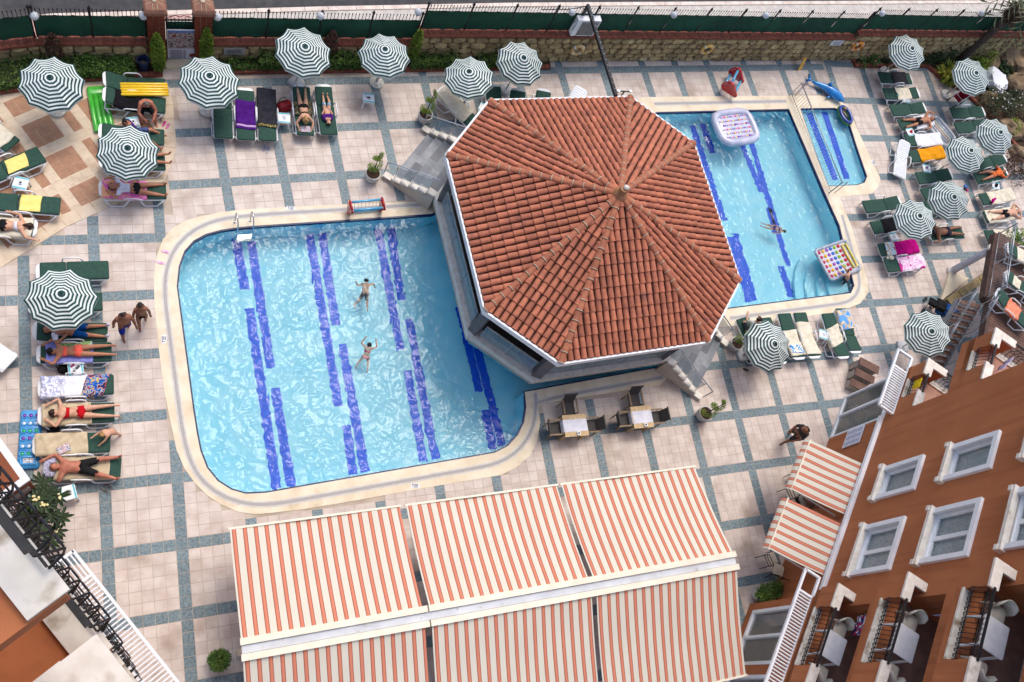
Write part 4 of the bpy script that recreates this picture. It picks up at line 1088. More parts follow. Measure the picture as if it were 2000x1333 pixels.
for (a,b) in ((-2.55,-.5),(-5.2,-2.9)):
    wf=MB()
    for (x0,x1,z0,z1) in ((a,b,.35,.47),(a,b,2.68,2.8),(a,a+.12,.47,2.68),(b-.12,b,.47,2.68),((a+b)/2-.05,(a+b)/2+.05,.47,2.68)): wf.box(((x0+x1)/2,.56,(z0+z1)/2),(x1-x0,.14,z1-z0))
    win=wf.build('shop_window',white_w,hotel)
    for (x0,x1) in ((a+.12,(a+b)/2-.05),((a+b)/2+.05,b-.12)):
        mb=MB(); mb.add([(x0,.54,.47),(x1,.54,.47),(x1,.54,2.68),(x0,.54,2.68)],[(3,2,1,0)]); mb.build('pane',mat('bay_glass',C(120,124,120)),win)
    vs=[]; nf=30
    for i in range(nf+1): x=a+(b-a)*i/nf; y=.36+.03*math.sin(i*1.7); vs+=[(x,y,2.0),(x,y+.02,2.75)]
    mb=MB(); mb.add(vs,[(2*i+1,2*i+3,2*i+2,2*i) for i in range(nf)]); mb.build('curtain',curtain,win,smooth=True)
    mb=MB(); mb.add([(a,-.4,0.02),(b,-.4,0.02),(b,.6,0.02),(a,.6,0.02)],[(0,1,2,3)]); mb.add([(a,-.4,0),(b,-.4,0),(b,-.4,3),(a,-.4,3)],[(3,2,1,0)]); mb.build('shop_floor',mat('shop_tile',C(150,150,142),C(128,128,122),rough=.5,scale=1),win)
# menu board
menu=mat('menu_white',C(222,224,232),rough=.4)
e=empty('menu_board',bld(6.85,-.60,1.2),BR,'white printed notice board on the brown wall beside the small awning','sign')
mb=MB(); mb.box((0,.02,.5),(.8,.03,.95)); mb.build('panel',menu,e)
mb=MB()
for r in range(9):
    for c2 in range(3): mb.box((-.25+c2*.25,.037,.12+r*.095),(random.uniform(.14,.2),.004,.03))
mb.build('print_lines',mat('menu_ink',C(70,84,150),rough=.6),e)['kind']='stuff'
e=empty('menu_board',bld(5.75,-.60,1.15),BR,'small pale notice board tucked under the striped wall awning','sign')
mb=MB(); mb.box((0,.02,.2),(.5,.03,.4)); mb.build('panel',menu,e); mb=MB(); mb.box((0,.037,.2),(.36,.004,.05)); mb.box((0,.037,.3),(.3,.004,.04)); mb.build('print_lines',mat('menu_ink',C(70,84,150)),e)
# wall awnings
for s0,s1,lab in ((3.2,5.28,'small striped wall awning nearer the notice board on the brown hotel wall'),(.86,2.83,'small striped wall awning beside the white slatted canopy on the hotel wall')):
    e=empty('wall_awning',bld(s0,-.55,2.93),BR,lab,'awning')
    w=s1-s0; vs,fs=fabric(w,1.8,.62,.03,14,8); mb=MB(); mb.add(vs,fs)
    nx=14; vs2=[]; 
    for i in range(nx+1):
        for j in range(4): vs2.append((w*i/nx,1.8+.13*math.sin(j*.5),-.62-.012*math.sin(9*i/nx+4)-.07*j-(.03*abs(math.sin(i*1.57)) if j==3 else 0)))
    mb.add(vs2,[(i*4+j,(i+1)*4+j,(i+1)*4+j+1,i*4+j+1) for i in range(nx) for j in range(3)]); mb.build('cloth',aw_m2,e,smooth=True)
    mb=MB(); mb.bar((-.03,1.8,-.64),(w+.03,1.8,-.64),.05,.05); mb.build('front_bar',cream_al,e)
    for x in (.05,w-.05): mb=MB(); mb.bar((x,.02,-.55),(x,1.76,-.66),.04,.04); mb.build('arm',white_w,e)
# white slatted canopies
def slat_canopy(par_loc,rz,length,width,label,mitre_at_start=True):
    """local x along the wall, y outwards"""
    e=empty('slatted_canopy',par_loc,rz,label,'canopy')
    mb=MB(); t=.07
    mb.bar((0,width,0),(length,width,0),t,.1); mb.bar((0,.03,0),(length,.03,0),t,.1); mb.bar((.03,0,0),(.03,width,0),t,.1); mb.bar((length-.03,0,0),(length-.03,width,0),t,.1); mb.bar((.75,.03,0),(.75,width,0),t,.09)
    mb.build('canopy_frame',white_w,e)
    x=.86
    while x<length-.08: mb=MB(); mb.bar((x,.06,0),(x,width-.04,0),.035,.07); mb.build('slat',white_w,e); x+=.105
    y=.12
    while y<width-.06: mb=MB(); mb.bar((.06,y,0),(.72,y,0),.035,.07); mb.build('slat',white_w,e); y+=.1
    return e
p=bld(.42,0.0,3.55); slat_canopy(p,BR+math.pi,4.6,-.5,'white slatted canopy running under the iron balconies of the brown wing')
p=bld(9.85,-.60,3.58); slat_canopy(p,BR+math.pi,2.6,-.58,'white slatted canopy under the corner balconies beside the striped umbrella')
# ================================================================== LEFT HOTEL WING (below the camera)
LDv=Vector((.531,-.847,0)); LNv=Vector((.847,.531,0)); LO=Vector((1.54,1.58,0))
def lw(s,o,z): return LO+LDv*s+LNv*o+Vector((0,0,z))
LR=math.atan2(LDv.y,LDv.x)
lwing=empty('hotel_block',lw(0,-.24,0),LR,'hotel block whose stacked marble edged balconies drop away below the viewpoint','building')
# local: x along wall, y away from the pool is +y (right-handed: y = z cross x)
yo=Vector((-LDv.y,LDv.x,0))            # = LNv direction check
sgnL=1 if yo.dot(LNv)>0 else -1
for k,z in enumerate((3.9,6.9,9.9,12.9,15.9,18.9,21.4)):
    yk=(-.235+.037*(z+.84-17.2)+.29)*sgnL
    xe=3.62 if k<6 else 3.35; sw_=.44 if k<5 else .30
    mb=MB(); mb.box(((xe-2.4)/2,-.62*sgnL,z-.14),(xe+2.4,1.1,.26)); sl=mb.build('balcony_slab',terra,lwing); sl.location=(0,yk,0)
    mb=MB(); mb.box(((xe-1.2)/2,(-.03-sw_/2)*sgnL,z+.03),(xe+1.18,sw_,.06)); mb.build('floor_strip',marble_st,sl)
    iron_rail((xe-.2,-.05*sgnL,z+.06),(-1.2,-.05*sgnL,z+.06),(0,sgnL,0),.84,sl,32)
    if k<6:
        mb=MB(); mb.box((4.0,-.2*sgnL,z+.4),(.9,.24,.8)); mb.box((3.68,-.585*sgnL,z+.4),(.24,.53,.8)); mb.build('parapet',terra,sl)
        mb=MB(); mb.box((4.0,-.2*sgnL,z+.83),(.98,.32,.07)); mb.box((3.66,-.615*sgnL,z+.83),(.32,.51,.07)); mb.build('parapet_cap',marble,sl)
mb=MB(); mb.box((1.2,-1.5*sgnL,11),(7.2,.3,22)); mb.build('wall',terra,lwing)
p=lw(-.02,-.62,4.2); e=slat_canopy(p,LR,5.2,.62*sgnL if sgnL>0 else -.62,'white slatted canopy in front of the balconies below the viewpoint')
# ================================================================== SUN LOUNGERS
LL,LWD,LH=1.92,.66,.33
def rounded_rect(x0,x1,w,r,n=5):
    pts=[]
    for (cx,cy,a0) in ((x1-r,w/2-r,0),(x0+r,w/2-r,90),(x0+r,-w/2+r,180),(x1-r,-w/2+r,270)):
        for k in range(n+1):
            a=R(a0+90*k/n); pts.append((cx+r*math.cos(a),cy+r*math.sin(a)))
    return pts
def pad(poly,z0,z1,bev=.025):
    """cushion: rounded slab with a softened top edge"""
    mb=MB(); n=len(poly); cx=sum(p[0] for p in poly)/n; cy=sum(p[1] for p in poly)/n
    def sc(d): return [(p[0]-math.copysign(min(d,abs(p[0]-cx)),p[0]-cx),p[1]-math.copysign(min(d,abs(p[1]-cy)),p[1]-cy)) for p in poly]
    rings=[(poly,z0),(poly,z1-bev),(sc(bev*.35),z1-bev*.3),(sc(bev*1.3),z1)]
    vs=[(p[0],p[1],z) for pl_,z in rings for p in pl_]
    fs=[(r*n+i,r*n+(i+1)%n,(r+1)*n+(i+1)%n,(r+1)*n+i) for r in range(3) for i in range(n)]+[tuple(3*n+i for i in range(n)),tuple(reversed(range(n)))]
    mb.add(vs,fs); return mb
def rot_y_about(mb,x,z,ang):
    c,s=math.cos(ang),math.sin(ang)
    mb.v=[((v[0]-x)*c+(v[2]-z)*s+x,v[1],-(v[0]-x)*s+(v[2]-z)*c+z) for v in mb.v]; return mb
XB=.74                                       # hinge of the backrest
def make_lounger(kind,cushion=True):
    """local x runs from the head (0) to the foot (1.92), y across, origin on the ground"""
    ang={'flat':0.0,'low':R(13),'raised':R(27)}[kind]
    e=empty('sun_lounger',(0,0,0)); 
    mb=MB()
    for sy in (-1,1):
        y=sy*(LWD/2-.025); mb.tube([(0.06,y,LH),(1.88,y,LH)],.027,6)
    for x in (.06,.42,.78,1.15,1.5,1.88): mb.bar((x,-LWD/2+.02,LH),(x,LWD/2-.02,LH),.05,.03)
    mb.build('frame',white_p,e,smooth=True,auto=45)
    for sy in (-1,1):
        y=sy*(LWD/2-.01)
        for (a,b,c,d) in ((.10,.24,.62,.80),(1.12,1.26,1.62,1.84)):
            mb=MB(); yy=y+sy*.045; mb.tube([(a,y,LH),(b-.05,yy,.12),(b,yy,.025),(c,yy,.025),(c+.05,yy,.12),(d,y,LH)],[.026,.028,.028,.028,.028,.026],6); mb.build('leg',white_p,e,smooth=True)
        mb=MB(); yy=y+sy*.05; mb.tube([(.62,y,LH),(.66,yy,LH+.17),(.74,yy,LH+.21),(1.05,yy,LH+.21),(1.14,yy,LH+.15),(1.22,y,LH)],.024,6); mb.build('armrest',white_p,e,smooth=True)
    # seat and back panels
    bk=pad(rounded_rect(-.10,XB-.01,LWD-.06,.16),LH+.012,LH+.04,.01); rot_y_about(bk,XB,LH,ang); bk.build('backrest',white_p,e,smooth=True,auto=50)
    if ang>0:
        st=MB(); p=Vector((XB-.5*math.cos(ang),0,LH+.5*math.sin(ang)))
        for sy in (-.2,.2): st.bar((.3,sy,LH),(p.x,sy,p.z),.03,.02)
        st.bar((.3,-.22,LH),(.3,.22,LH),.03,.02); st.build('prop',white_p,e)
    pad(rounded_rect(XB,1.9,LWD-.06,.05),LH+.012,LH+.036,.01).build('seat_panel',white_p,e,smooth=True,auto=50)
    if cushion:
        c=pad(rounded_rect(.015,XB-.005,LWD-.05,.05),LH+.04,LH+.095,.03); rot_y_about(c,XB,LH+.04,ang); c.build('back_cushion',cush,e,smooth=True,auto=60)
        pad(rounded_rect(XB+.005,1.93,LWD-.05,.05),LH+.037,LH+.095,.03).build('seat_cushion',cush,e,smooth=True,auto=60)
    else:
        me=None
        for k in range(19):
            x=-.02+k*.102
            if x>1.86: break
            s_=MB(); s_.box((x,0,LH+.047),(.062,LWD-.13,.016))
            if x<XB: rot_y_about(s_,XB,LH,ang)
            s_.build('slat',white_w,e)
    return e
PROT={}
for k_ in ('flat','low','raised'): PROT[k_]=make_lounger(k_)
PROT['slat']=make_lounger('low',False)
used=set(); LOUNGE={}
ANG={'flat':0.0,'low':R(13),'raised':R(27),'slat':R(13)}
def place(key,kind,head,foot,label,group=None,z=0.0):
    if kind in used: o=copy_tree(PROT[kind])
    else: o=PROT[kind]; used.add(kind)
    H=G(*head,z+.36); F_=G(*foot,z+.36); d=F_-H; d.z=0; a=math.atan2(d.y,d.x); mid=(H+F_)/2; d.normalize()
    loc=mid-d*(LL/2); o.location=(loc.x,loc.y,z); o.rotation_euler=(0,0,a); tag(o,label,'sun lounger',group); LOUNGE[key]=(o,kind,a,Vector((loc.x,loc.y,z)))
    return o
LG='sun loungers round the pool'
for a in [
 ('y','raised',(203,166),(322,170),'sun lounger under the yellow air mattress by the hedge'),
 ('m1','raised',(205,196),(320,208),'sun lounger with a black towel where a bare chested man sits'),
 ('m2','low',(198,262),(320,270),'sun lounger under the corner umbrella where legs in blue shorts rest'),
 ('m3','low',(196,318),(324,318),'sun lounger mostly hidden beneath the umbrella by the pink towel lounger'),
 ('p4','low',(205,374),(318,374),'sun lounger with a pink towel under a woman in black bikini bottoms'),
 ('w6','low',(-72,215),(24,285),'white framed sun lounger with a crumpled cream cloth on the brown tiles'),
 ('l7','flat',(-38,352),(82,302),'green sun lounger set askew with a folded yellow towel on it'),
 ('l8','flat',(-18,394),(117,404),'green sun lounger with a yellow towel beside the low white table'),
 ('p5','low',(62,450),(-62,440),'sun lounger under a woman with brown hair on the brown tiles'),
 ('l10','flat',(78,532),(211,528),'empty flat green sun lounger partly under the poolside umbrella'),
 ('l11','flat',(70,596),(192,590),'green sun lounger almost wholly hidden beneath the poolside umbrella'),
 ('p8','low',(76,650),(205,650),'sun lounger of the person in blue shorts and white socks'),
 ('p9','flat',(80,692),(216,688),'sun lounger with a lilac towel under a woman in coral bikini'),
 ('t14','flat',(86,758),(217,752),'sun lounger draped with a striped towel and a bright fish print towel'),
 ('p10','flat',(86,812),(218,806),'sun lounger with a beige towel under a woman in red bikini'),
 ('t16','flat',(74,870),(212,864),'sun lounger with a beige towel, white magazine and nobody on it'),
 ('p12','flat',(100,916),(228,914),'sun lounger with a beige towel under a man in black shorts'),
 ('s18','slat',(-88,640),(18,710),'bare white slatted sun lounger cut off beside the poolside loungers'),
 ('n1','low',(434,178),(437,270),'empty green sun lounger beside the round umbrella base and purple towel'),
 ('n2','low',(478,180),(481,276),'sun lounger covered by a purple towel'),
 ('n3','low',(519,182),(523,278),'sun lounger covered by a black towel with yellow lettering'),
 ('n4','low',(587,176),(597,264),'sun lounger of the girl reading a magazine'),
 ('n5','low',(630,176),(643,262),'sun lounger of the child wrapped in a purple towel'),
 ('b1','low',(866,186),(925,242),'sun lounger with a cream towel by the granite steps'),
 ('b2','low',(960,172),(975,258),'sun lounger hidden between the steps and the pavilion eave',None),
 ('b3','raised',(1006,180),(1010,270),'sun lounger whose green head end peeps out beside a grey umbrella base'),
 ('b4','raised',(1056,180),(1058,270),'sun lounger whose green head end peeps out under the umbrella rim'),
 ('b5','slat',(1135,172),(1100,255),'bare white sun lounger half hidden behind the pavilion roof'),
 ('r1','flat',(1784,155),(1711,152),'sun lounger with a dark towel under the umbrella by the rockery bed'),
 ('r2','low',(1792,186),(1722,184),'sun lounger with a crumpled cream towel and a small green toy'),
 ('r3','low',(1803,214),(1737,217),'empty green sun lounger beside the man in dark trunks'),
 ('r4','low',(1822,238),(1749,246),'sun lounger of the man in dark trunks lying with raised arm'),
 ('r5','low',(1838,276),(1760,274),'sun lounger spread with a plain white towel'),
 ('r6','low',(1844,300),(1768,308),'sun lounger spread with an orange towel'),
 ('r7','slat',(1763,279),(1757,350),'bare white slatted sun lounger standing crosswise by the paddling pool'),
 ('r8','low',(1922,222),(1850,222),'green sun lounger with a white rim beside the red pushchair'),
 ('r9','low',(1930,246),(1858,252),'green sun lounger half under the garden side umbrella'),
 ('r10','low',(1858,343),(1783,350),'empty green sun lounger next to a round umbrella base and small table'),
 ('r11','low',(1866,370),(1795,382),'green sun lounger under the umbrella beside the blue toys'),
 ('r12','low',(1880,408),(1798,404),'green sun lounger hidden under the umbrella near the sunbathing man'),
 ('r13','low',(1755,398),(1684,406),'empty green sun lounger closest to the pool corner umbrella'),
 ('r14','low',(1772,436),(1697,447),'sun lounger with a black printed towel under the pool corner umbrella'),
 ('r15','low',(1790,484),(1710,490),'sun lounger with a magenta sunburst towel'),
 ('r16','low',(1803,513),(1722,521),'sun lounger with a pink and white towel'),
 ('r17','flat',(1812,458),(1882,454),'sun lounger of the tanned man lying on his front'),
 ('r18','low',(1966,338),(1897,352),'sun lounger of the woman in orange print under the garden edge'),
 ('r19','low',(1980,382),(1906,392),'sun lounger with a cream towel and a pink roll'),
 ('r20','low',(1988,418),(1914,426),'sun lounger with a cream towel under a man in black trunks'),
 ('r21','low',(1990,462),(1920,462),'sun lounger with a cream towel beside the steel deck railing'),
 ('r22','low',(1960,310),(1900,328),'green sun lounger beneath the two umbrellas by the brick kerb'),
 ('q1','low',(1487,708),(1450,625),'sun lounger of the person in a pale shirt by the pavilion steps'),
 ('q1b','low',(1520,712),(1492,622),'sun lounger hidden under the umbrella by the pavilion steps'),
 ('q2','low',(1556,702),(1531,614),'sun lounger with a cream towel and a blue printed cloth'),
 ('q3','low',(1586,700),(1561,612),'sun lounger with a long cream towel by the pool edge'),
 ('q4','low',(1642,700),(1616,614),'sun lounger with a draped cream sheet beside the small table'),
 ('q5','low',(1667,694),(1642,600),'sun lounger with a blue and beige cloth by the pool corner'),
]: place(*a[:5])
for k_,o_ in PROT.items(): assert k_ in used

# ================================================================== TOWELS
TOW={}
def tmat(name,c1,c2=None,**k): return mat(name,c1,c2 or c1,rough=.95,spec=.05,scale=k.get('scale',7),isl=0,bump=.25,bscale=120)
cream_t=tmat('cream_towel',C(226,218,198),C(212,202,178)); beige_t=tmat('beige_towel',C(206,190,160),C(190,172,142)); white_t=tmat('white_towel',C(234,236,240),C(222,224,230))
purple_t=tmat('purple_towel',C(84,34,128),C(68,26,108)); black_t=tmat('black_towel',C(26,25,28),C(34,33,36)); orange_t=tmat('orange_towel',C(236,162,40),C(222,146,30)); yellow_t=tmat('yellow_towel',C(244,226,140),C(236,214,120))
magenta_t=tmat('magenta_towel',C(186,20,124),C(160,14,108)); pink_t=tmat('pink_towel',C(236,150,200),C(224,120,184)); lilac_t=tmat('lilac_towel',C(156,160,224),C(132,136,210)); charcoal_t=tmat('charcoal_towel',C(44,44,50),C(54,54,60))
def pattern_mat(name,cols,scale,rough=.95):
    m=bpy.data.materials.new(name); m.use_nodes=True; nt=m.node_tree; N=nt.nodes; L=nt.links; b=N['Principled BSDF']; b.inputs['Roughness'].default_value=rough; b.inputs['Specular IOR Level'].default_value=.05
    tc=N.new('ShaderNodeTexCoord'); vo=N.new('ShaderNodeTexNoise'); vo.inputs['Scale'].default_value=scale; vo.inputs['Detail'].default_value=1.5; vo.inputs['Distortion'].default_value=1.0; L.new(tc.outputs['Object'],vo.inputs['Vector'])
    rp=N.new('ShaderNodeValToRGB'); cr=rp.color_ramp; cr.interpolation='CONSTANT'
    cr.elements[0].position=0; cr.elements[0].color=cols[0]; cr.elements[1].position=.36; cr.elements[1].color=cols[1]
    n=len(cols)
    for i in range(2,n): el=cr.elements.new(.36+.30*(i-1)/(n-1)); el.color=cols[i]
    L.new(vo.outputs['Fac'],rp.inputs['Fac']); L.new(rp.outputs['Color'],b.inputs['Base Color']); return m
fish_t=pattern_mat('fish_print_towel',[C(30,60,130),C(60,120,200),C(40,96,180),C(226,190,60),C(70,150,214),C(214,84,50),C(40,50,90)],7)
strip_t=pattern_mat('lilac_stripe_towel',[C(200,202,222),C(226,228,236),C(168,172,204),C(230,230,238)],5)
green_t=pattern_mat('green_leaf_towel',[C(150,190,120),C(200,220,150),C(110,160,90),C(190,214,170)],9)
blue_t=pattern_mat('blue_beige_cloth',[C(90,150,220),C(130,180,232),C(214,200,176),C(190,170,140),C(100,160,224)],3.4)
pinkw_t=pattern_mat('pink_white_towel',[C(240,214,232),C(232,180,216),C(240,224,238),C(206,60,150)],3)
dog_t=pattern_mat('pale_blue_print_towel',[C(186,216,228),C(206,226,232),C(226,220,206),C(196,140,70),C(200,222,230)],4)
def towel(key,x0,x1,m,label,w=.60,drop=.10,seed=0,name='beach_towel',skew=0.0,yc=0.0,wr=.012,extra=None,cat='towel',lift=0.0,side=(1,1)):
    o,kind,a,loc=LOUNGE[key]; ang=ANG[kind]; top=LH+.10 if kind!='slat' else LH+.06
    nx=max(6,int((x1-x0)/.045)); ny=14; vs=[];fs=[]
    rnd=random.Random(seed+hash(key)%97 if False else seed)
    ph=[rnd.uniform(0,6.3) for _ in range(6)]
    wd=w+2*drop
    for i in range(nx+1):
        x=x0+(x1-x0)*i/nx
        for j in range(ny+1):
            v=-wd/2+wd*j/ny
            yy=v; z=0.0
            half=w/2
            if abs(v)>half:
                dd=abs(v)-half; yy=math.copysign(half+.02+.15*dd,v); z=-dd*(1 if (side[0] if v<0 else side[1]) else 0)
                if not (side[0] if v<0 else side[1]): yy=math.copysign(half-.01*dd,v)
            xx=x+skew*v+.02*math.sin(v*7+ph[0])*(1 if i in (0,nx) else 0)
            wv=wr*(math.sin(xx*13+v*5+ph[1])+.7*math.sin(xx*5-v*17+ph[2])+.5*math.sin(xx*29+v*9+ph[3])+ .6*mnoise.noise((xx*6+seed*3.1,v*6,seed)))
            base=top+.012+lift
            if xx<XB: zz=base+(XB-xx)*math.tan(ang)*.97; xo=XB-(XB-xx)*math.cos(ang)*1.0 if False else xx
            else: zz=base; xo=xx
            vs.append((xo,yy+yc,zz+z+max(wv,-.006)))
    for i in range(nx):
        for j in range(ny): fs.append((i*(ny+1)+j,(i+1)*(ny+1)+j,(i+1)*(ny+1)+j+1,i*(ny+1)+j+1))
    mb=MB(); mb.add(vs,fs); t=mb.build(name,m,None,tuple(loc),a,smooth=True); tag(t,label,cat)
    md=t.modifiers.new('cloth_thickness','SOLIDIFY'); md.thickness=.008; md.offset=1
    TOW[key]=t; return t
towel('m1',.35,1.15,black_t,'black towel on the lounger of the bare chested man',seed=1)
towel('p4',.03,1.35,pattern_mat('pink_stripe_towel',[C(240,150,200),C(230,110,180),C(236,170,130),C(238,140,196)],3),'pink towel under the woman in black bikini bottoms',seed=2,drop=.06)
towel('w6',.9,1.75,cream_t,'crumpled cream cloth on the cut off white lounger',seed=3,drop=.02,wr=.02)
towel('l7',.80,1.45,yellow_t,'folded yellow towel on the askew green lounger',seed=4,w=.46,drop=0.0,skew=.25,wr=.006,cat='towel')
towel('l8',.82,1.40,yellow_t,'folded yellow towel on the lounger beside the low white table',seed=5,w=.56,drop=0.0,skew=.1,wr=.006)
towel('p5',.05,1.6,cream_t,'cream towel under the woman with brown hair',seed=6)
towel('p9',.15,1.42,lilac_t,'lilac patterned towel hanging from the coral bikini lounger',seed=7,drop=.06)
towel('p9',.5,1.40,green_t,'green leaf print towel on the far half of the coral bikini lounger',seed=77,w=.26,yc=.17,drop=.03,lift=.012)
towel('t14',-.02,.62,strip_t,'crumpled lilac striped towel at the lounger head',seed=8,drop=.16,wr=.03)
towel('t14',.5,1.25,white_t,'white towel between the striped and fish print towels',seed=9,drop=.03)
towel('t14',1.13,1.74,fish_t,'bright blue fish print towel over the lounger foot',seed=10,drop=.12,skew=.35,wr=.02,lift=.015)
towel('p10',.02,1.32,beige_t,'beige towel under the woman in red bikini',seed=11,drop=.10,wr=.014)
towel('t16',-.02,1.34,beige_t,'rumpled beige towel on the unoccupied lounger beside the blue air mattress',seed=12,drop=.08,wr=.016)
towel('p12',.2,1.62,beige_t,'beige towel under the man in black shorts',seed=13,drop=.10,wr=.014)
towel('n2',.42,1.52,purple_t,'purple towel with a pale band on the middle lounger',seed=14,drop=.06,wr=.014)
towel('n2',1.36,1.43,tmat('pale_band',C(196,160,206)),'pale woven band across the purple towel hem',seed=14,drop=.05,wr=.014,lift=.012,name='towel_band')
towel('n3',-.05,1.42,charcoal_t,'black towel covering the lounger beside the red bag',seed=15,drop=.05,wr=.012)
towel('n3',1.30,1.40,pattern_mat('gold_script',[C(30,30,32),C(34,34,36),C(206,190,110),C(30,30,32),C(32,32,34)],26),'gold lettered hem of the black towel',seed=15,drop=.04,wr=.012,lift=.012,name='towel_hem')
towel('n4',.62,1.15,pattern_mat('black_gold_cloth',[C(26,26,30),C(28,28,32),C(26,26,30),C(30,30,34),C(196,186,136),C(26,26,30),C(30,30,32)],20),'black cloth with pale lettering over the reading girl\'s legs',seed=16,drop=.02,lift=.05)
towel('b1',.0,1.45,cream_t,'cream towel on the lounger by the granite steps',seed=17,drop=.06)
towel('r1',.30,1.2,charcoal_t,'dark towel in the shade of the rockery umbrella',seed=18,drop=.02)
towel('r2',.45,1.25,cream_t,'crumpled cream towel beside the small green toy',seed=19,drop=.06,wr=.022)
towel('r4',.10,1.0,white_t,'white towel under the man in dark trunks',seed=20,drop=.06)
towel('r5',-.02,1.38,white_t,'plain white towel spread over a whole lounger',seed=21,drop=.08,wr=.010)
towel('r6',.0,1.38,orange_t,'orange towel spread over a lounger',seed=22,drop=.12,wr=.014)
towel('r14',.15,1.35,black_t,'black printed towel under the pool corner umbrella',seed=23,drop=.05)
towel('r15',-.02,1.2,magenta_t,'magenta towel with a pale sunburst print',seed=24,drop=.08)
towel('r15',1.1,1.62,dog_t,'pale blue towel with a brown animal print across two loungers',seed=25,drop=.30,skew=.2,side=(1,0),lift=.012)
towel('r16',-.02,1.25,pinkw_t,'pink and white towel beside the magenta one',seed=26,drop=.08)
towel('r19',.0,1.45,cream_t,'cream towel with scalloped pink edge near the garden',seed=27,drop=.07)
towel('r20',.05,1.85,cream_t,'cream towel under the man in black trunks near the deck stairs',seed=28,drop=.09)
towel('r21',.3,1.4,cream_t,'cream towel on the lounger beside the steel railing',seed=29)
towel('q2',.1,1.2,cream_t,'cream towel crumpled below the blue printed cloth',seed=30,drop=.08,wr=.02)
towel('q2',.2,.55,pattern_mat('blue_white_cloth',[C(236,236,236),C(230,232,236),C(40,140,214),C(236,236,238)],6),'white cloth with a blue print by the umbrella edge',seed=31,w=.5,drop=.05,lift=.02)
towel('q3',.1,1.5,cream_t,'long smooth cream towel over the lounger seat',seed=32,drop=.09)
towel('q4',.55,1.35,cream_t,'draped cream sheet slipping off the lounger by the small table',seed=33,drop=.2,skew=-.3,wr=.03)
towel('q5',1.0,1.85,blue_t,'blue and beige cloth bunched at the lounger foot',seed=34,drop=.08,wr=.03)
# rays printed on the magenta towel
# ================================================================== UMBRELLAS
stripe_g=mat('umbrella_green',C(40,70,66),C(50,82,76),rough=.9,scale=2,spec=.1,isl=.12); stripe_w=mat('umbrella_white',C(230,236,234),C(212,220,216),rough=.9,scale=1.6,spec=.1,wear=(C(196,200,192),2.,.62))
ubase=mat('umbrella_base_white',C(214,214,206),C(190,188,178),rough=.7,scale=7,wear=(C(150,144,132),6,.6)); pole_m=mat('umbrella_pole',C(210,210,206),rough=.4,metal=.2)
UR,NS,NR=.97,10,18
def make_umbrella(square=False,seed=0):
    e=empty('parasol',(0,0,0)); rnd=random.Random(seed)
    vs=[];fs=[];mi=[]; sub=4; tot=NS*sub
    flap=[rnd.uniform(-.05,.03) for _ in range(NS)]
    for k in range(NR+1):
        t=k/NR
        for j in range(tot):
            f=(j%sub)/sub; seg=j//sub
            a0=2*math.pi*seg/NS; a1=2*math.pi*(seg+1)/NS
            x=UR*t*((1-f)*math.cos(a0)+f*math.cos(a1)); y=UR*t*((1-f)*math.sin(a0)+f*math.sin(a1))
            bow=math.sin(math.pi*f)
            s=1-.055*t*bow                     # cloth pulled in between the ribs
            z=-.44*t**1.25-.045*t*bow
            vs.append((x*s,y*s,z))
    for j in range(tot):                       # short hanging valance
        seg=j//sub; f=(j%sub)/sub; x,y,z=vs[NR*tot+j]; fl=flap[seg]*(1-f)+flap[(seg+1)%NS]*f
        vs.append((x*(1.005+fl*.3),y*(1.005+fl*.3),z-.10-.02*math.sin(math.pi*f)))
    for k in range(NR+1):
        for j in range(tot):
            fs.append((k*tot+j,(k+1)*tot+j,(k+1)*tot+(j+1)%tot,k*tot+(j+1)%tot)); mi.append(0 if k==NR else (1 if k%2==1 else 0))
    me=bpy.data.meshes.new('canopy'); me.from_pydata(vs,[],fs); me.materials.append(stripe_w); me.materials.append(stripe_g); me.polygons.foreach_set('material_index',mi)
    cano=link('canopy',me,e,(0,0,2.30))
    mb=MB(); mb.lathe([(.05,.0),(.055,.03),(.03,.055),(0,.075)],10,0,(0,0,2.30)); mb.build('finial',stripe_g,e,smooth=True)
    mb=MB(); mb.tube([(0,0,.12),(0,0,2.3)],.021,8); mb.build('pole',pole_m,e,smooth=True)
    for k in range(NS):
        a=2*math.pi*k/NS; mb=MB(); mb.tube([(0.03*math.cos(a),.03*math.sin(a),2.26),(.5*math.cos(a),.5*math.sin(a),2.10),(UR*.99*math.cos(a),UR*.99*math.sin(a),1.85)],.007,4); mb.build('rib',pole_m,cano).location=(0,0,-2.30)
    return e
UM=make_umbrella(seed=3); first=True
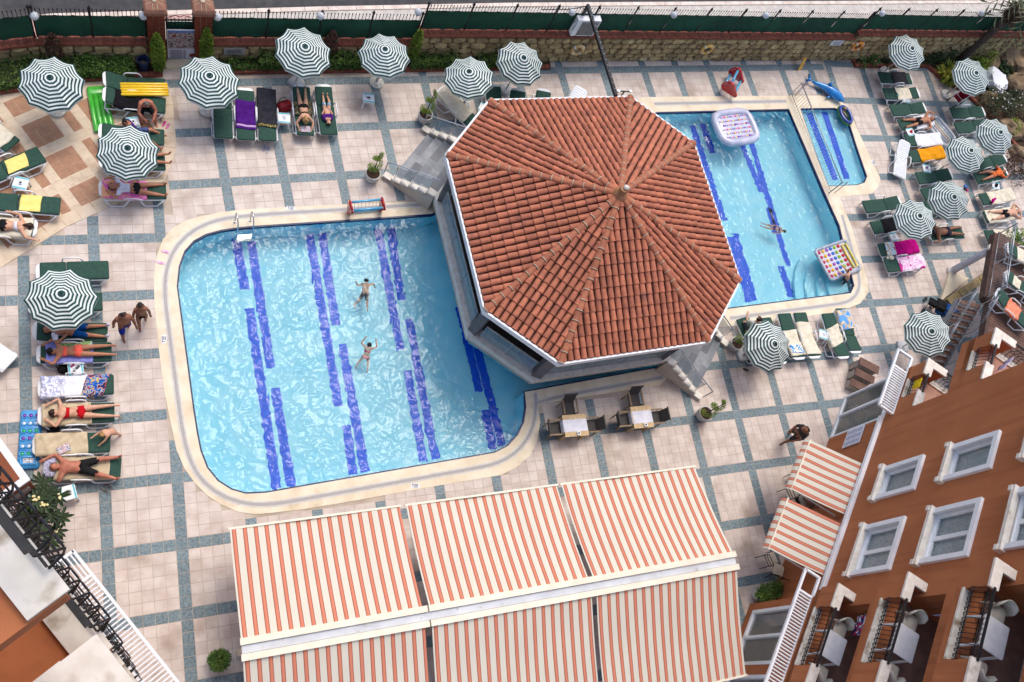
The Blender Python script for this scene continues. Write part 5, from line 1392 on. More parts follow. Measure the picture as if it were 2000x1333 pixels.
def umbrella(apex,base,label,sq=False,zt=2.33,rot=0):
    global first
    o=copy_tree(UM)
    B=G(*base) ; A=G(*apex,zt); d=(A-B)
    hd=Vector((d.x,d.y,0))
    if hd.length>.55: A=B+hd.normalized()*.55+Vector((0,0,zt))   # poles lean a little, no more
    d=(A-B).normalized(); q=Vector((0,0,1)).rotation_difference(d)
    o.rotation_mode='QUATERNION'; o.rotation_quaternion=q@Euler((0,0,R(rot))).to_quaternion(); 
    top=A; o.location=top-d*2.36; tag(o,label,'umbrella')
    for c_ in o.children:
        if c_.name.startswith('canopy'): c_.rotation_euler=(R(random.uniform(-5,5)),R(random.uniform(-5,5)),R(random.uniform(-8,8))); k_=random.uniform(.96,1.03); c_.scale=(k_,k_,random.uniform(.85,1.12))
    M=Matrix.Translation(o.location)@o.rotation_quaternion.to_matrix().to_4x4(); Mi=M.inverted()@Matrix.Translation((B.x,B.y,0))@Matrix.Rotation(random.uniform(0,3),4,'Z')
    mb=MB()
    if sq:
        P_=rounded_rect(-.25,.25,.5,.09); pd=pad(P_,0,.13,.05); mb.v=pd.v; mb.f=pd.f; mb.m=pd.m
        bs_=mb.build('base',mat('grey_base',C(196,198,200),C(180,182,184),rough=.6,scale=6),o,smooth=True,auto=50)
    else:
        mb.lathe([(.27,0),(.28,.03),(.27,.09),(.2,.13),(.06,.15),(.05,.3),(0,.3)],20); bs_=mb.build('base',ubase,o,smooth=True,auto=40)
        for k in range(6):
            a=R(60*k); mb=MB(); mb.lathe([(.035,.0),(.03,.012),(0,.013)],8,0,(.17*math.cos(a),.17*math.sin(a),.128)); mb.build('filler_cap',ubase,bs_)
    bs_.matrix_local=Mi
    mb=MB(); mb.tube([(0,0,.1),(0,0,.36)],.032,8); mb.tube([(.03,0,.3),(.08,0,.3)],.014,5); mb.build('socket',mat('red_clamp',C(150,50,40),rough=.5) if not sq else ubase,bs_)
    return o
UB=[((97,149),(112,217),'striped umbrella over the brown tiled corner by the hedge',0,3),
 ((410,145),(404,217),'striped umbrella beside the poster gateway',0,8),
 ((597,88),(578,163),'striped umbrella above the girl reading, its rim flapping',1,15),
 ((753,93),(735,163),'striped umbrella standing alone by the small empty table',0,20),
 ((917,137),(905,205),'striped umbrella next to the granite steps and cream towel',0,5),
 ((1025,110),(988,176),'striped umbrella behind the pavilion roof against the stone wall',1,30),
 ((249,287),(262,338),'striped umbrella sheltering the seated man\'s neighbours, near the green air mattress',0,2),
 ((120,572),(128,618),'striped umbrella over the person in blue shorts and white socks',0,10),
 ((1771,110),(1726,141),'striped umbrella by the brick bed at the wall corner',1,12),
 ((1909,142),(1846,186),'striped umbrella beside the red pushchair',0,22),
 ((1900,292),(1833,333),'striped umbrella by the orange towel lounger',0,6),
 ((1952,261),(1893,300),'striped umbrella touching the rockery kerb',0,27),
 ((1854,389),(1806,425),'striped umbrella by the blue toys on the tiles',0,31),
 ((1787,424),(1742,463),'striped umbrella closest to the magenta towel',0,17),
 ((1517,671),(1449,694),'striped umbrella at the pavilion steps by the pale shirt',1,9),
 ((1809,651),(1761,678),'striped umbrella below the deck stairs beside the pushchairs',1,14)]
for a_,b_,l_,s_,r_ in UB: umbrella(a_,b_,l_,bool(s_),rot=r_)
def drop_tree(o):
    for c in list(o.children): drop_tree(c)
    bpy.data.objects.remove(o)
drop_tree(UM)
# ================================================================== SMALL TABLES
turq=mat('turquoise_print',C(110,196,206),C(90,180,194),rough=.5,scale=4)
def make_side_table():
    e=empty('side_table',(0,0,0)); pad(rounded_rect(-.21,.21,.42,.03),.40,.435,.01).build('table_top',white_p,e,smooth=True,auto=50)
    for sx in (-1,1):
        for sy in (-1,1):
            mb=MB(); mb.bar((sx*.15,sy*.15,.4),(sx*.2,sy*.2,0),.05,.05); mb.build('leg',white_p,e)
    for sx in (-1,1): mb=MB(); mb.box((sx*.17,0,.438),(.05,.40,.005)); mb.build('edge_print',turq,e)
    mb=MB(); mb.box((.0,.0,.437),(.16,.1,.004),0,.4); mb.build('centre_print',mat('table_print',C(206,210,216),C(150,160,170),rough=.5,scale=40),e)
    return e
ST=make_side_table(); f2=True
def side_table(px,label,rz=0.0,z=0):
    global f2
    o=ST if f2 else copy_tree(ST); f2=False; p=G(*px,z+.42); o.location=(p.x,p.y,z); o.rotation_euler=(0,0,R(rz)); tag(o,label,'side table'); return p
tabs=[((259,240),'small white table with an ashtray beside the seated man',100),((40,358),'small white table between the two yellow towel loungers',75),((148,721),'small white table holding cups below the coral bikini lounger',5),
 ((133,963),'small white table with a green sprig beside the frangipani',10),((555,231),'small white table beside the red bag and the reading girl',85),((720,192),'small white table standing alone with sunglasses',85),
 ((1769,194),'small white table beside the crumpled cream towel',80),((1778,258),'small white table with a red cloth heart on top',100),((1810,330),'small white table with a red and blue pack by the orange towel',80),
 ((1746,463),'small white table at the foot of the black printed towel',100),((1609,654),'small white table beside the draped cream sheet',70),((1945,363),'small white table with a black pouch by the cream towel loungers',70),((946,212),'small white table piled with clothes by the pavilion eave',60)]
TB=[side_table(*t) for t in tabs]
def thing(name,mb,m,loc,label,cat,rz=0,smooth=False,auto=None,group=None):
    o=mb.build(name,m,None,loc,rz,smooth,auto); tag(o,label,cat,group); return o
def ashtray(p,label):
    e=empty('ashtray',(p[0],p[1],.437),0,label,'ashtray'); mb=MB(); mb.lathe([(.05,0),(.06,.035),(.05,.035),(.04,.012),(0,.012)],14); mb.build('dish',white_p,e,smooth=True,auto=40); mb=MB(); mb.lathe([(.034,.013),(0,.018)],10); mb.build('ash',dark,e)
ashtray((TB[0].x+.02,TB[0].y+.03),'round ashtray on the table beside the seated man'); ashtray((TB[1].x,TB[1].y),'round ashtray on the table between the yellow towels')
for dx,dy,c in ((-.08,.1,C(150,40,110)),(.06,.04,C(60,60,70)),(-.06,-.1,C(90,70,60))):
    mb=MB(); mb.box((0,0,.02),(.12,.06,.04)); thing('packet',mb,mat('pack%d'%int(c[0]*1e4),c,rough=.5),(TB[2].x+dx,TB[2].y+dy,.437),['purple packet','dark phone','brown pouch'][0 if dx<-.07 else 1 if dx>0 else 2]+' on the table below the coral bikini lounger','packet',random.random())
mb=MB()
for k in range(5):
    a=k*.5; mb.add([(0,0,.004),(.05*math.cos(a),.05*math.sin(a),.014),(.13*math.cos(a+.1),.13*math.sin(a+.1),.006),(.05*math.cos(a+.4),.05*math.sin(a+.4),.012)],[(0,1,2,3)])
thing('leaf_sprig',mb,mat('sprig',C(70,96,60),C(50,76,44),rough=.6,scale=20),(TB[3].x,TB[3].y,.437),'green leaf sprig lying on the table beside the frangipani','sprig')
e=empty('sunglasses',(TB[5].x,TB[5].y,.437),.4,'brown sunglasses on the table standing alone','sunglasses')
mb=MB(); mb.lathe([(.0,.0),(.03,.008),(.03,.014),(0,.016)],10,0,(-.035,0,0)); mb.lathe([(.0,.0),(.03,.008),(.03,.014),(0,.016)],10,0,(.035,0,0)); mb.bar((-.02,0,.012),(.02,0,.012),.008,.008); mb.build('lenses',dark,e); mb=MB(); mb.bar((-.06,0,.01),(-.06,.13,.01),.008,.008); mb.bar((-.06,0,.01),(-.03,0,.01),.008,.008); mb.build('arm',woodd,e)
mb=MB(); pts=[(.10*math.sin(t)**3*1.0,.08*math.cos(t)-.03*math.cos(2*t)-.012*math.cos(3*t)) for t in [i*2*math.pi/20 for i in range(20)]]; mb.prism(pts,0,.03); thing('red_cloth',mb,mat('red_felt',C(170,24,40),C(150,20,36),rough=.9,scale=12),(TB[7].x+.03,TB[7].y,.437),'red heart shaped cloth on the small white table','cloth',.5)
mb=MB(); mb.box((0,0,.03),(.13,.09,.06)); thing('packet',mb,pattern_mat('pack_rb',[C(200,40,70),C(40,50,120),C(220,222,228)],16),(TB[8].x,TB[8].y+.05,.437),'red and blue pack on the table by the orange towel','packet',.3)
mb=pad(rounded_rect(-.11,.11,.14,.05),0,.07,.03); thing('pouch',mb,black_t,(TB[11].x,TB[11].y,.437),'black pouch on the table by the cream towel loungers','pouch',.8,True,60)
# ================================================================== PEOPLE
def skinm(n,a,b): return mat('skin_'+n,a,b,rough=.55,scale=9,spec=.35)
SK={'tan':skinm('tan',C(186,128,98),C(168,112,84)),'red':skinm('red',C(190,124,100),C(170,104,82)),'light':skinm('light',C(214,166,138),C(198,148,120)),'brown':skinm('brown',C(150,100,74),C(132,86,62))}
HR={'brown':mat('hair_brown',C(62,42,32),C(46,30,24),rough=.6,scale=30),'dark':mat('hair_dark',C(34,26,24),C(24,18,18),rough=.55,scale=30),'blond':mat('hair_blond',C(176,140,88),C(148,112,66),rough=.6,scale=30),'grey':mat('hair_grey',C(110,100,92),C(86,78,72),rough=.6,scale=30)}
eye_m=mat('eye_dark',C(30,26,26),rough=.3); lip_m=mat('lips',C(168,92,84),rough=.5)
def V3(*a): return Vector(a)
def person(label,loc,axes,pose,sc=1.0,skin='tan',clothes=(),hair=('brown',0),name='person'):
    """one continuous skinned body; loc = pelvis in the world, axes = (lateral, forward, up) of the body"""
    X,Y,Z=[Vector(a).normalized() for a in axes]; B=Matrix((X,Y,Z)).transposed()
    nodes=[];edges=[];rad=[];bone=[]                # bone: (name, i, j)
    def nd(p,r,par=None,bn=None):
        nodes.append(p); rad.append(r*(1.0 if bn=='hand' or bn=='nose' or bn=='ear' else 1.2 if bn in('head','neck','foot') else 1.24)); i=len(nodes)-1
        if par is not None: edges.append((par,i)); bone.append((bn,par,i))
        return i
    fem=pose.get('fem',False); T=Vector(pose.get('torso',(0,0,1))).normalized(); T2=Vector(pose.get('chest',T)).normalized(); N_=Vector(pose.get('head',T2)).normalized(); F=Vector(pose.get('face',(0,1,0))).normalized()
    LX=Vector(pose.get('shoulder_axis',(1,0,0))).normalized()
    pel=nd(V3(0,0,0),.132 if fem else .128)
    bel=nd(T*.15,.100 if fem else .118,pel,'belly')
    c0=T*.15
    che=nd(c0+T2*.17,.112 if fem else .130,bel,'chest')
    uc=nd(c0+T2*.29,.085 if fem else .10,che,'chest')
    nk=nd(c0+T2*.385,.050,uc,'neck')
    h0=c0+T2*.385
    hb=nd(h0+N_*.075+F*.01,.072,nk,'head'); hm=nd(h0+N_*.155+F*.012,.088,hb,'head'); ht=nd(h0+N_*.235,.062,hm,'head')
    nd(h0+N_*.125+F*.106,.017,hm,'nose')
    side_ax=F.cross(N_).normalized()
    for s in (-1,1): nd(h0+N_*.14+side_ax*(s*.1)-F*.01,.018,hm,'ear')
    ends={}
    for s,key in ((1,'R'),(-1,'L')):
        u,fo=[Vector(v).normalized() for v in pose['arm'+key][:2]]; hd=Vector(pose['arm'+key][2]).normalized() if len(pose['arm'+key])>2 else fo
        sh=nd(c0+T2*.30+LX*(s*(.145 if fem else .165)),.058 if fem else .066,uc,'shoulder')
        p=nodes[sh]; m1=nd(p+u*.14,.045 if fem else .05,sh,'uarm'+key); el=nd(p+u*.28,.038 if fem else .042,m1,'uarm'+key)
        p=nodes[el]; f1=nd(p+fo*.12,.036 if fem else .041,el,'farm'+key); wr=nd(p+fo*.245,.025,f1,'farm'+key)
        p=nodes[wr]; pm=nd(p+hd*.06,.030,wr,'hand'); ends['hand'+key]=p+hd*.1
        ax=hd.cross(Vector((0,1,.3))); 
        if ax.length<.1: ax=hd.cross(Vector((1,0,0)))
        ax.normalize(); cu=hd.cross(ax).normalized()
        for k,(off,ln) in enumerate(((-.026,.062),(-.009,.074),(.009,.070),(.025,.056))):
            q=nodes[pm]+ax*off+hd*.03; a=nd(q,.0100,pm,'hand'); b=nd(q+hd*ln*.55+cu*.006,.0090,a,'hand'); nd(q+hd*ln+cu*.02,.0080,b,'hand')
        q=nodes[wr]+hd*.03+ax*(-.035); a=nd(q,.0105,pm,'hand'); nd(q+hd*.035-ax*.028,.009,a,'hand')
    for s,key in ((1,'R'),(-1,'L')):
        th,shn,ft=[Vector(v).normalized() for v in pose['leg'+key]]
        hp=nd(LX*(s*.088)-T*.05,.098 if fem else .095,pel,'hip'); p=nodes[hp]
        m1=nd(p+th*.2,.079,hp,'thigh'+key); kn=nd(p+th*.42,.055,m1,'thigh'+key); p=nodes[kn]
        c1=nd(p+shn*.13,.054,kn,'shin'+key); an=nd(p+shn*.40,.034,c1,'shin'+key); p=nodes[an]
        he=nd(p+shn*.035-ft*.03,.033,an,'foot'); bl=nd(p+shn*.045+ft*.11,.034,he,'foot'); nd(p+shn*.05+ft*.17,.024,bl,'foot')
        ends['foot'+key]=p+shn*.05+ft*.12
    me=bpy.data.meshes.new('body'); me.from_pydata([tuple(n) for n in nodes],edges,[]); ob=bpy.data.objects.new('body_tmp',me); col.objects.link(ob)
    ob.modifiers.new('s','SKIN'); lay=me.skin_vertices[0].data
    for i,r in enumerate(rad): lay[i].radius=(r,r); lay[i].use_root=(i==0)
    ss=ob.modifiers.new('ss','SUBSURF'); ss.levels=1; ss.render_levels=1
    dg=bpy.context.evaluated_depsgraph_get(); dg.update()
    bm_=bpy.data.meshes.new_from_object(ob.evaluated_get(dg)); bpy.data.objects.remove(ob)
    # flatten the trunk front to back a little, as bodies are
    vv=[v.co.copy() for v in bm_.vertices]
    segs=[(bn,nodes[i],nodes[j]) for bn,i,j in bone]
    def near(p):
        best=(9,None,0)
        for bn,a,b in segs:
            d=b-a; t=max(0,min(1,(p-a).dot(d)/max(1e-9,d.length_squared))); q=(p-a-d*t).length
            if q<best[0]: best=(q,bn,t)
        return best
    cls=[near(p) for p in vv]
    for i,v in enumerate(bm_.vertices):
        if cls[i][1] in ('belly','chest'): 
            v.co=v.co-Vector((0,1,0))*(v.co.y*.16)+LX*(v.co.dot(LX)*.12)
    e=empty(name,tuple(loc),0); e.rotation_euler=B.to_euler(); e.scale=(sc,sc,sc); tag(e,label,'person')
    bm_.materials.clear(); bm_.materials.append(SK[skin]); bm_.polygons.foreach_set('use_smooth',[True]*len(bm_.polygons)); bm_.update()
    body=link('body',bm_,e)
    bm_.calc_loop_triangles(); norms=[v.normal.copy() for v in bm_.vertices]
    def shell_part(nm,cond,off,m):
        idx={};vs=[];fs=[]
        for pl_ in bm_.polygons:
            if all(cond(vv[i],cls[i]) for i in pl_.vertices):
                f=[]
                for i in pl_.vertices:
                    if i not in idx: idx[i]=len(vs); vs.append(tuple(bm_.vertices[i].co+norms[i]*off))
                    f.append(idx[i])
                fs.append(f)
        if not fs: return
        mb=MB(); mb.add(vs,fs); o=mb.build(nm,m,body,smooth=True); md=o.modifiers.new('t','SOLIDIFY'); md.thickness=.008; md.offset=-1; return o
    hc=h0+N_*.155
    for nm,m in clothes:
        if nm=='shorts': shell_part('shorts',lambda p,c:(c[1] in('hip',) or (c[1] in('thighR','thighL') and p.dot(T)>-.42+0*c[2] and (p-nodes[0]).length<.46) or (c[1]=='belly' and p.dot(T)<.07)),.014,m)
        elif nm=='trunks': shell_part('trunks',lambda p,c:(c[1]=='hip' or (c[1] in('thighR','thighL') and (p-nodes[0]).length<.30) or (c[1]=='belly' and p.dot(T)<.05)),.010,m)
        elif nm=='bikini_bottom': shell_part('bikini_bottom',lambda p,c:(c[1] in('hip','belly','thighR','thighL') and -.20<p.dot(T)<.07 and (p-nodes[0]).length<.25),.008,m)
        elif nm=='bikini_top': shell_part('bikini_top',lambda p,c:(c[1] in('chest','shoulder') and .21<(p-c0).dot(T2)+.15<.40),.008,m)
        elif nm=='shirt': shell_part('shirt',lambda p,c:(c[1] in('belly','chest','shoulder') and p.dot(T)>.02 or (c[1] in('uarmR','uarmL') and c[2]<.99 and (p-nodes[3]).length<.36)),.016,m)
        elif nm=='socks': shell_part('socks',lambda p,c:c[1]=='foot' or (c[1] in('shinR','shinL') and False),.010,m)
    hm_,ln=HR[hair[0]],hair[1]
    if hair[0]!='bald':
        shell_part('hair',lambda p,c:(c[1] in('head','ear') and ((p-hc).dot(N_)>.03 or (p-hc).dot(F)<.01) and (p-hc).dot(N_)>-.10),.018,hm_)
        if ln>0:
            mb=MB(); q=hc-F*.07; dn=Vector(pose.get('hairdir',-N_)); mb.tube([hc-F*.04+N_*.05,q,q+dn*ln*.5-F*.02,q+dn*ln],[.07,.075,.06,.02],8); mb.build('long_hair',hm_,body,smooth=True)
    for s in (-1,1):
        mb=MB(); mb.lathe([(0,-.008),(.008,-.004),(.01,0),(.008,.004),(0,.008)],6,0,h0+N_*.155+F*.104+side_ax*(s*.032)); mb.build('eye',eye_m,body,smooth=True)
    mb=MB(); q=h0+N_*.085+F*.094; mb.tube([q-side_ax*.022,q+F*.004,q+side_ax*.022],.007,5); mb.build('mouth',lip_m,body,smooth=True)
    return e,ends
def lying(key,xp,prone,pose,label,skin,clothes,hair,sc=1.0,yc=0.0,flip=False,dz=0.0,tilt=0.0):
    """xp: pelvis position along the lounger; flip: head towards the lounger foot"""
    o,kind,a,loc=LOUNGE[key]; M=Matrix.Rotation(a,3,'Z'); hx=M@Vector((-1,0,0)); 
    if flip: hx=-hx
    up=Vector((0,0,1)); z=LH+.10+.125*sc+dz
    if tilt: hx=(hx*math.cos(tilt)+up*math.sin(tilt)); up=(up*math.cos(tilt)-(M@Vector((-1,0,0)))*math.sin(tilt)*(1 if not flip else -1))
    p=loc+M@Vector((xp,yc,0))+Vector((0,0,z)); Y=-up if prone else up; X=Y.cross(hx)
    return person(label,p,(X,Y,hx),pose,sc,skin,clothes,hair)
def legs(spr=.08,ft=(0,.9,-.4)): return {'legR':((spr,0,-1),(spr*.7,0,-1),ft),'legL':((-spr,0,-1),(-spr*.7,0,-1),ft)}
PR_FT=(0,.25,-1)                            # prone: toes pointed
def cloth(n,c1,c2=None): return mat('cloth_'+n,c1,c2 or c1,rough=.85,scale=14,spec=.1)
blackc=cloth('black',C(28,28,30),C(36,36,38)); redc=cloth('red',C(200,24,36),C(180,18,30)); coral=cloth('coral',C(248,112,92),C(238,98,80)); bluec=cloth('blue',C(26,56,160),C(20,44,136)); navyc=cloth('navyprint',C(50,60,110),C(90,100,140)); whitec=cloth('white',C(228,226,234),C(212,208,222)); bluej=cloth('denim',C(20,84,150),C(16,70,130)); greyc=cloth('grey',C(80,80,88),C(60,60,68)); pinkc=cloth('pink',C(236,80,120),C(220,60,104)); orangec=cloth('orange',C(236,130,60),C(220,90,60)); palec=cloth('pale',C(212,212,202),C(196,196,186)); charc=cloth('char',C(70,66,64),C(56,54,54)); purplec=cloth('purple',C(84,34,128),C(70,28,108)); aquac=cloth('aqua',C(60,140,190),C(200,220,230))
# -- left group
lying('p4',.98,False,dict(armR=((.9,.1,.3),(-.6,.2,.8)),armL=((-.85,.1,.3),(.5,.2,.85)),fem=True,head=(0,.25,1),**legs(.16)),'woman in a white top and black bikini bottoms on the pink towel','tan',(('bikini_bottom',blackc),('shirt',whitec)),('brown',.12),1.0,tilt=R(7))
lying('p5',.78,True,dict(armR=((.8,0,.5),(.2,0,1)),armL=((-.9,0,-.4),(-.2,0,-1)),fem=True,**legs(.05,PR_FT)),'woman with brown hair lying on her front on the brown tiles','light',(('bikini_bottom',blackc),('bikini_top',whitec)),('brown',.22),1.0,tilt=R(4))
lying('p8',.98,False,dict(armR=((.95,0,-.2),(-.6,.3,-.6)),armL=((-.95,0,-.2),(.5,.3,-.6)),**legs(.12)),'person in a white shirt, blue shorts and white socks under the umbrella','tan',(('shorts',bluej),('shirt',whitec),('socks',whitec)),('dark',0),1.02,tilt=R(4))
lying('p9',.98,True,dict(armR=((.85,0,.4),(-.55,0,.85)),armL=((-.8,0,.5),(.5,0,.85)),fem=True,**legs(.07,PR_FT)),'woman in a coral bikini lying on her front','tan',(('bikini_bottom',coral),('bikini_top',coral)),('dark',.10),1.02)
lying('p10',1.0,True,dict(armR=((.9,0,.25),(-.5,0,.9)),armL=((-.85,0,.45),(.6,0,.7)),fem=True,**legs(.10,PR_FT)),'woman in a red bikini lying on her front','light',(('bikini_bottom',redc),('bikini_top',redc)),('brown',.08),1.02)
lying('p12',.92,False,dict(armR=((.7,.35,.2),(-.9,.6,-.2)),armL=((-.6,0,.8),(.5,.1,.85)),head=(0,.2,1),legR=((.34,.05,-1),(.3,.02,-1),(0,.9,-.3)),legL=((-.26,.05,-1),(-.12,0,-1),(0,.9,-.3))),'man in black shorts lying on his back with one arm behind his head','red',(('shorts',blackc),),('grey',0),1.08)
# man seated on the lounger edge, leaning on his knees
def seated(key,xp,yc,face_deg,pose,label,skin,clothes,hair,sc=1.0,dz=0.0):
    o,kind,a,loc=LOUNGE[key]; M=Matrix.Rotation(a,3,'Z'); p=loc+M@Vector((xp,yc,0))+Vector((0,0,LH+.095+.13*sc+dz)); Y=Vector((math.cos(R(face_deg)),math.sin(R(face_deg)),0)); Z=Vector((0,0,1)); return person(label,p,(Y.cross(Z),Y,Z),pose,sc,skin,clothes,hair)
sit=dict(torso=(0,.45,.9),chest=(0,.6,.8),head=(0,.6,.8),face=(0,.85,-.4),armR=((.35,.55,-.75),(-.45,.8,-.25)),armL=((-.35,.55,-.75),(.45,.8,-.25)),legR=((.28,.95,-.12),(.05,.1,-1),(0,1,-.1)),legL=((-.28,.95,-.12),(-.05,.1,-1),(0,1,-.1)))
seated('m1',1.28,-.12,-80,sit,'bare chested man sitting on the lounger edge, arms on his knees','red',(('shorts',blackc),),('grey',0),1.05)
seated('m2',1.05,.0,-10,dict(torso=(0,-.55,.8),head=(0,.1,1),armR=((.4,-.5,-.7),(.1,.3,-.9)),armL=((-.4,-.5,-.7),(-.1,.3,-.9)),legR=((.3,.9,.35),(.1,.7,-.7),(0,.9,-.3)),legL=((-.25,.95,.2),(-.1,.8,-.6),(0,.9,-.3))),'person in patterned blue shorts reclining with bent knees under the corner umbrella','tan',(('shorts',navyc),('shirt',purplec)),('dark',0),1.0)
lying('m3',1.25,False,dict(armR=((.9,0,-.4),(-.6,.3,-.6)),armL=((-.9,0,-.4),(.5,.3,-.6)),**legs(.14)),'person half hidden by the umbrella, wrapped in a beige towel, feet showing','tan',(('trunks',cloth('beige',C(206,190,160))),),('brown',0),.9,yc=.05)
# walkers
def standing(px,face_deg,pose,label,skin,clothes,hair,sc=1.0,zp=.90):
    g=G(*px); Y=Vector((math.cos(R(face_deg)),math.sin(R(face_deg)),0)); Z=Vector((0,0,1)); return person(label,(g.x,g.y,zp*sc),(Y.cross(Z),Y,Z),pose,sc,skin,clothes,hair)
walk=dict(torso=(0,.06,1),armR=((.35,-.25,-1),(.15,.1,-1)),armL=((-.35,.25,-1),(-.1,.45,-1)),legR=((.08,.38,-.95),(0,-.05,-1),(0,1,-.25)),legL=((-.08,-.2,-1),(-.02,-.42,-.9),(0,1,-.55)))
standing((246,652),-75,walk,'man in blue swim shorts walking along the pool edge','brown',(('shorts',bluec),),('dark',0),1.03)
standing((279,634),-85,dict(torso=(0,.04,1),fem=True,armR=((.3,.1,-1),(.1,.25,-1)),armL=((-.3,-.05,-1),(-.1,.2,-1)),legR=((.05,.28,-1),(0,.0,-1),(0,1,-.25)),legL=((-.05,-.1,-1),(0,-.4,-.95),(0,1,-.5))),'woman in a black bikini walking beside the man in blue shorts','brown',(('bikini_bottom',blackc),('bikini_top',blackc)),('dark',.08),.98)
standing((222,852),-150,dict(torso=(0,.5,.85),chest=(0,.75,.6),head=(0,.8,.6),face=(0,.6,-.8),armR=((.2,.8,-.4),(0,.9,-.1)),armL=((-.2,.7,-.6),(0,.8,-.4)),legR=((.1,.1,-1),(.05,-.1,-1),(0,1,-.1)),legL=((-.1,-.35,-1),(-.05,-.3,-1),(0,1,-.2))),'small curly blond child leaning on the lounger foot','light',(('trunks',cloth('skinbeige',C(196,150,122))),),('blond',0),.62,zp=.86)
standing((1531,858),195,dict(torso=(0,.12,1),chest=(0,.2,1),head=(0,.25,1),armR=((.35,-.1,-1),(-.2,.7,-.7)),armL=((-.3,.2,-1),(.2,.7,-.6)),legR=((.06,-.42,-.95),(0,-.5,-.9),(0,1,-.6)),legL=((-.06,.35,-1),(0,.0,-1),(0,1,-.2))),'man in dark shirt and shorts walking past the striped wall awning','brown',(('shorts',charc),('shirt',charc)),('dark',0),1.03)
# reading girl and towel child on the north loungers
lying('n4',.95,True,dict(chest=(0,-.45,1),head=(0,-.2,1),face=(0,1,.3),armR=((.55,.55,.55),(-.35,.35,.9)),armL=((-.55,.55,.55),(.35,.35,.9)),fem=True,**legs(.08,PR_FT)),'girl with long hair propped on her elbows reading a magazine','light',(('bikini_bottom',blackc),('bikini_top',blackc)),('blond',.22),.95,flip=True)
lying('n5',1.05,False,dict(head=(.1,.2,1),armR=((.3,.1,-1),(-.3,.3,-.6)),armL=((-.3,.1,-1),(.3,.3,-.6)),legR=((.2,.4,-1),(-.1,-.2,-1),(0,.9,-.4)),legL=((-.05,.3,-1),(.05,-.15,-1),(0,.9,-.4))),'child in blue shorts lying with feet towards the lounger head','light',(('shorts',aquac),('shirt',purplec)),('brown',0),.72,flip=True)
# east loungers
lying('r4',.78,False,dict(armR=((.8,.1,.5),(-.6,.1,.8)),armL=((-.9,.1,-.2),(-.1,.3,-1)),head=(0,.2,1),**legs(.14)),'man in dark trunks lying on his back with raised arm','tan',(('trunks',blackc),),('dark',0),1.02,tilt=R(6))
lying('r20',.70,False,dict(armR=((.8,.1,.6),(-.9,.1,.4)),armL=((-.8,.1,.6),(.9,.1,.4)),head=(0,.2,1),**legs(.15)),'man in black trunks lying on his back, elbows out, near the deck railing','light',(('trunks',blackc),),('brown',0),1.02,tilt=R(6))
lying('r17',.72,True,dict(armR=((.9,0,.2),(-.3,0,.95)),armL=((-.9,0,.1),(-.1,0,.95)),**legs(.10,PR_FT)),'tanned man in dark trunks lying on his front beside the umbrella','brown',(('trunks',cloth('navytr',C(40,42,60))),),('dark',0),1.05)
lying('r18',.85,False,dict(armR=((.8,.2,-.4),(-.5,.5,-.4)),armL=((-.8,.2,.2),(.5,.3,.8)),fem=True,head=(0,.25,1),legR=((.25,.35,-1),(.1,-.3,-1),(0,.9,-.4)),legL=((-.1,.1,-1),(-.1,-.05,-1),(0,.9,-.4))),'woman in an orange print swimsuit under the garden edge','tan',(('bikini_bottom',orangec),('shirt',orangec)),('blond',.1),.92,tilt=R(6))
seated('q1',1.28,.02,75,dict(torso=(0,.3,.95),chest=(0,.5,.85),head=(0,.4,.9),face=(0,.8,-.4),armR=((.4,.5,-.75),(-.1,.9,.1)),armL=((-.4,.5,-.75),(.1,.9,.1)),legR=((.35,.95,.05),(.05,.25,-1),(0,1,-.1)),legL=((-.3,.95,.05),(-.05,.25,-1),(0,1,-.1))),'person in a pale long shirt sitting on the lounger by the pool edge','light',(('shorts',greyc),('shirt',palec)),('brown',0),1.0)
# swimmers
def swimmer(px,head_deg,pose,label,skin,clothes,hair,sc=1.0,z=-.16,pitch=0):
    g=G(*px,-.09); hz=Vector((math.cos(R(head_deg)),math.sin(R(head_deg)),math.tan(R(pitch)))).normalized(); Y=Vector((0,0,-1)); X=Y.cross(hz).normalized(); Y=hz.cross(X)
    return person(label,(g.x,g.y,z),(X,Y,hz),pose,sc,skin,clothes,hair)
swimmer((716,567),80,dict(head=(0,-.3,1),armR=((.6,.4,.2),(.2,.5,-.4)),armL=((-.6,.4,-.3),(-.2,.6,.3)),legR=((.15,.5,-1),(.1,-.6,-.8),(0,-.2,-1)),legL=((-.3,.6,-.8),(-.6,-.6,-.6),(0,-.2,-1))),'boy in grey shorts swimming towards the pavilion steps','light',(('shorts',greyc),),('dark',0),.70,z=-.48,pitch=22)
swimmer((718,690),70,dict(head=(0,-.5,1),fem=True,armR=((.8,.2,.5),(-.4,.2,.9)),armL=((-.8,.2,.5),(.4,.2,.9)),legR=((.2,.8,-.7),(.2,-.3,-1),(0,-.2,-1)),legL=((-.2,.8,-.7),(-.3,-.3,-1),(0,-.2,-1))),'girl in a pink bikini swimming in the middle of the pool','light',(('bikini_bottom',pinkc),('bikini_top',pinkc)),('dark',.1),.72,z=-.5,pitch=40)
swimmer((1522,441),-25,dict(head=(0,-.2,1),fem=True,armR=((.5,.2,-.8),(.1,.2,-1)),armL=((-.5,.2,-.8),(-.1,.2,-1)),legR=((.08,0,-1),(.05,-.1,-1),(0,-.2,-1)),legL=((-.08,0,-1),(-.05,.1,-1),(0,-.2,-1))),'dark haired girl in purple gliding through the far pool','light',(('bikini_bottom',purplec),('bikini_top',purplec)),('dark',.2),.64,z=-.55,pitch=14)
g=G(1648,548,-.1); Y=Vector((-.75,.66,0)); Z=Vector((0,0,1))
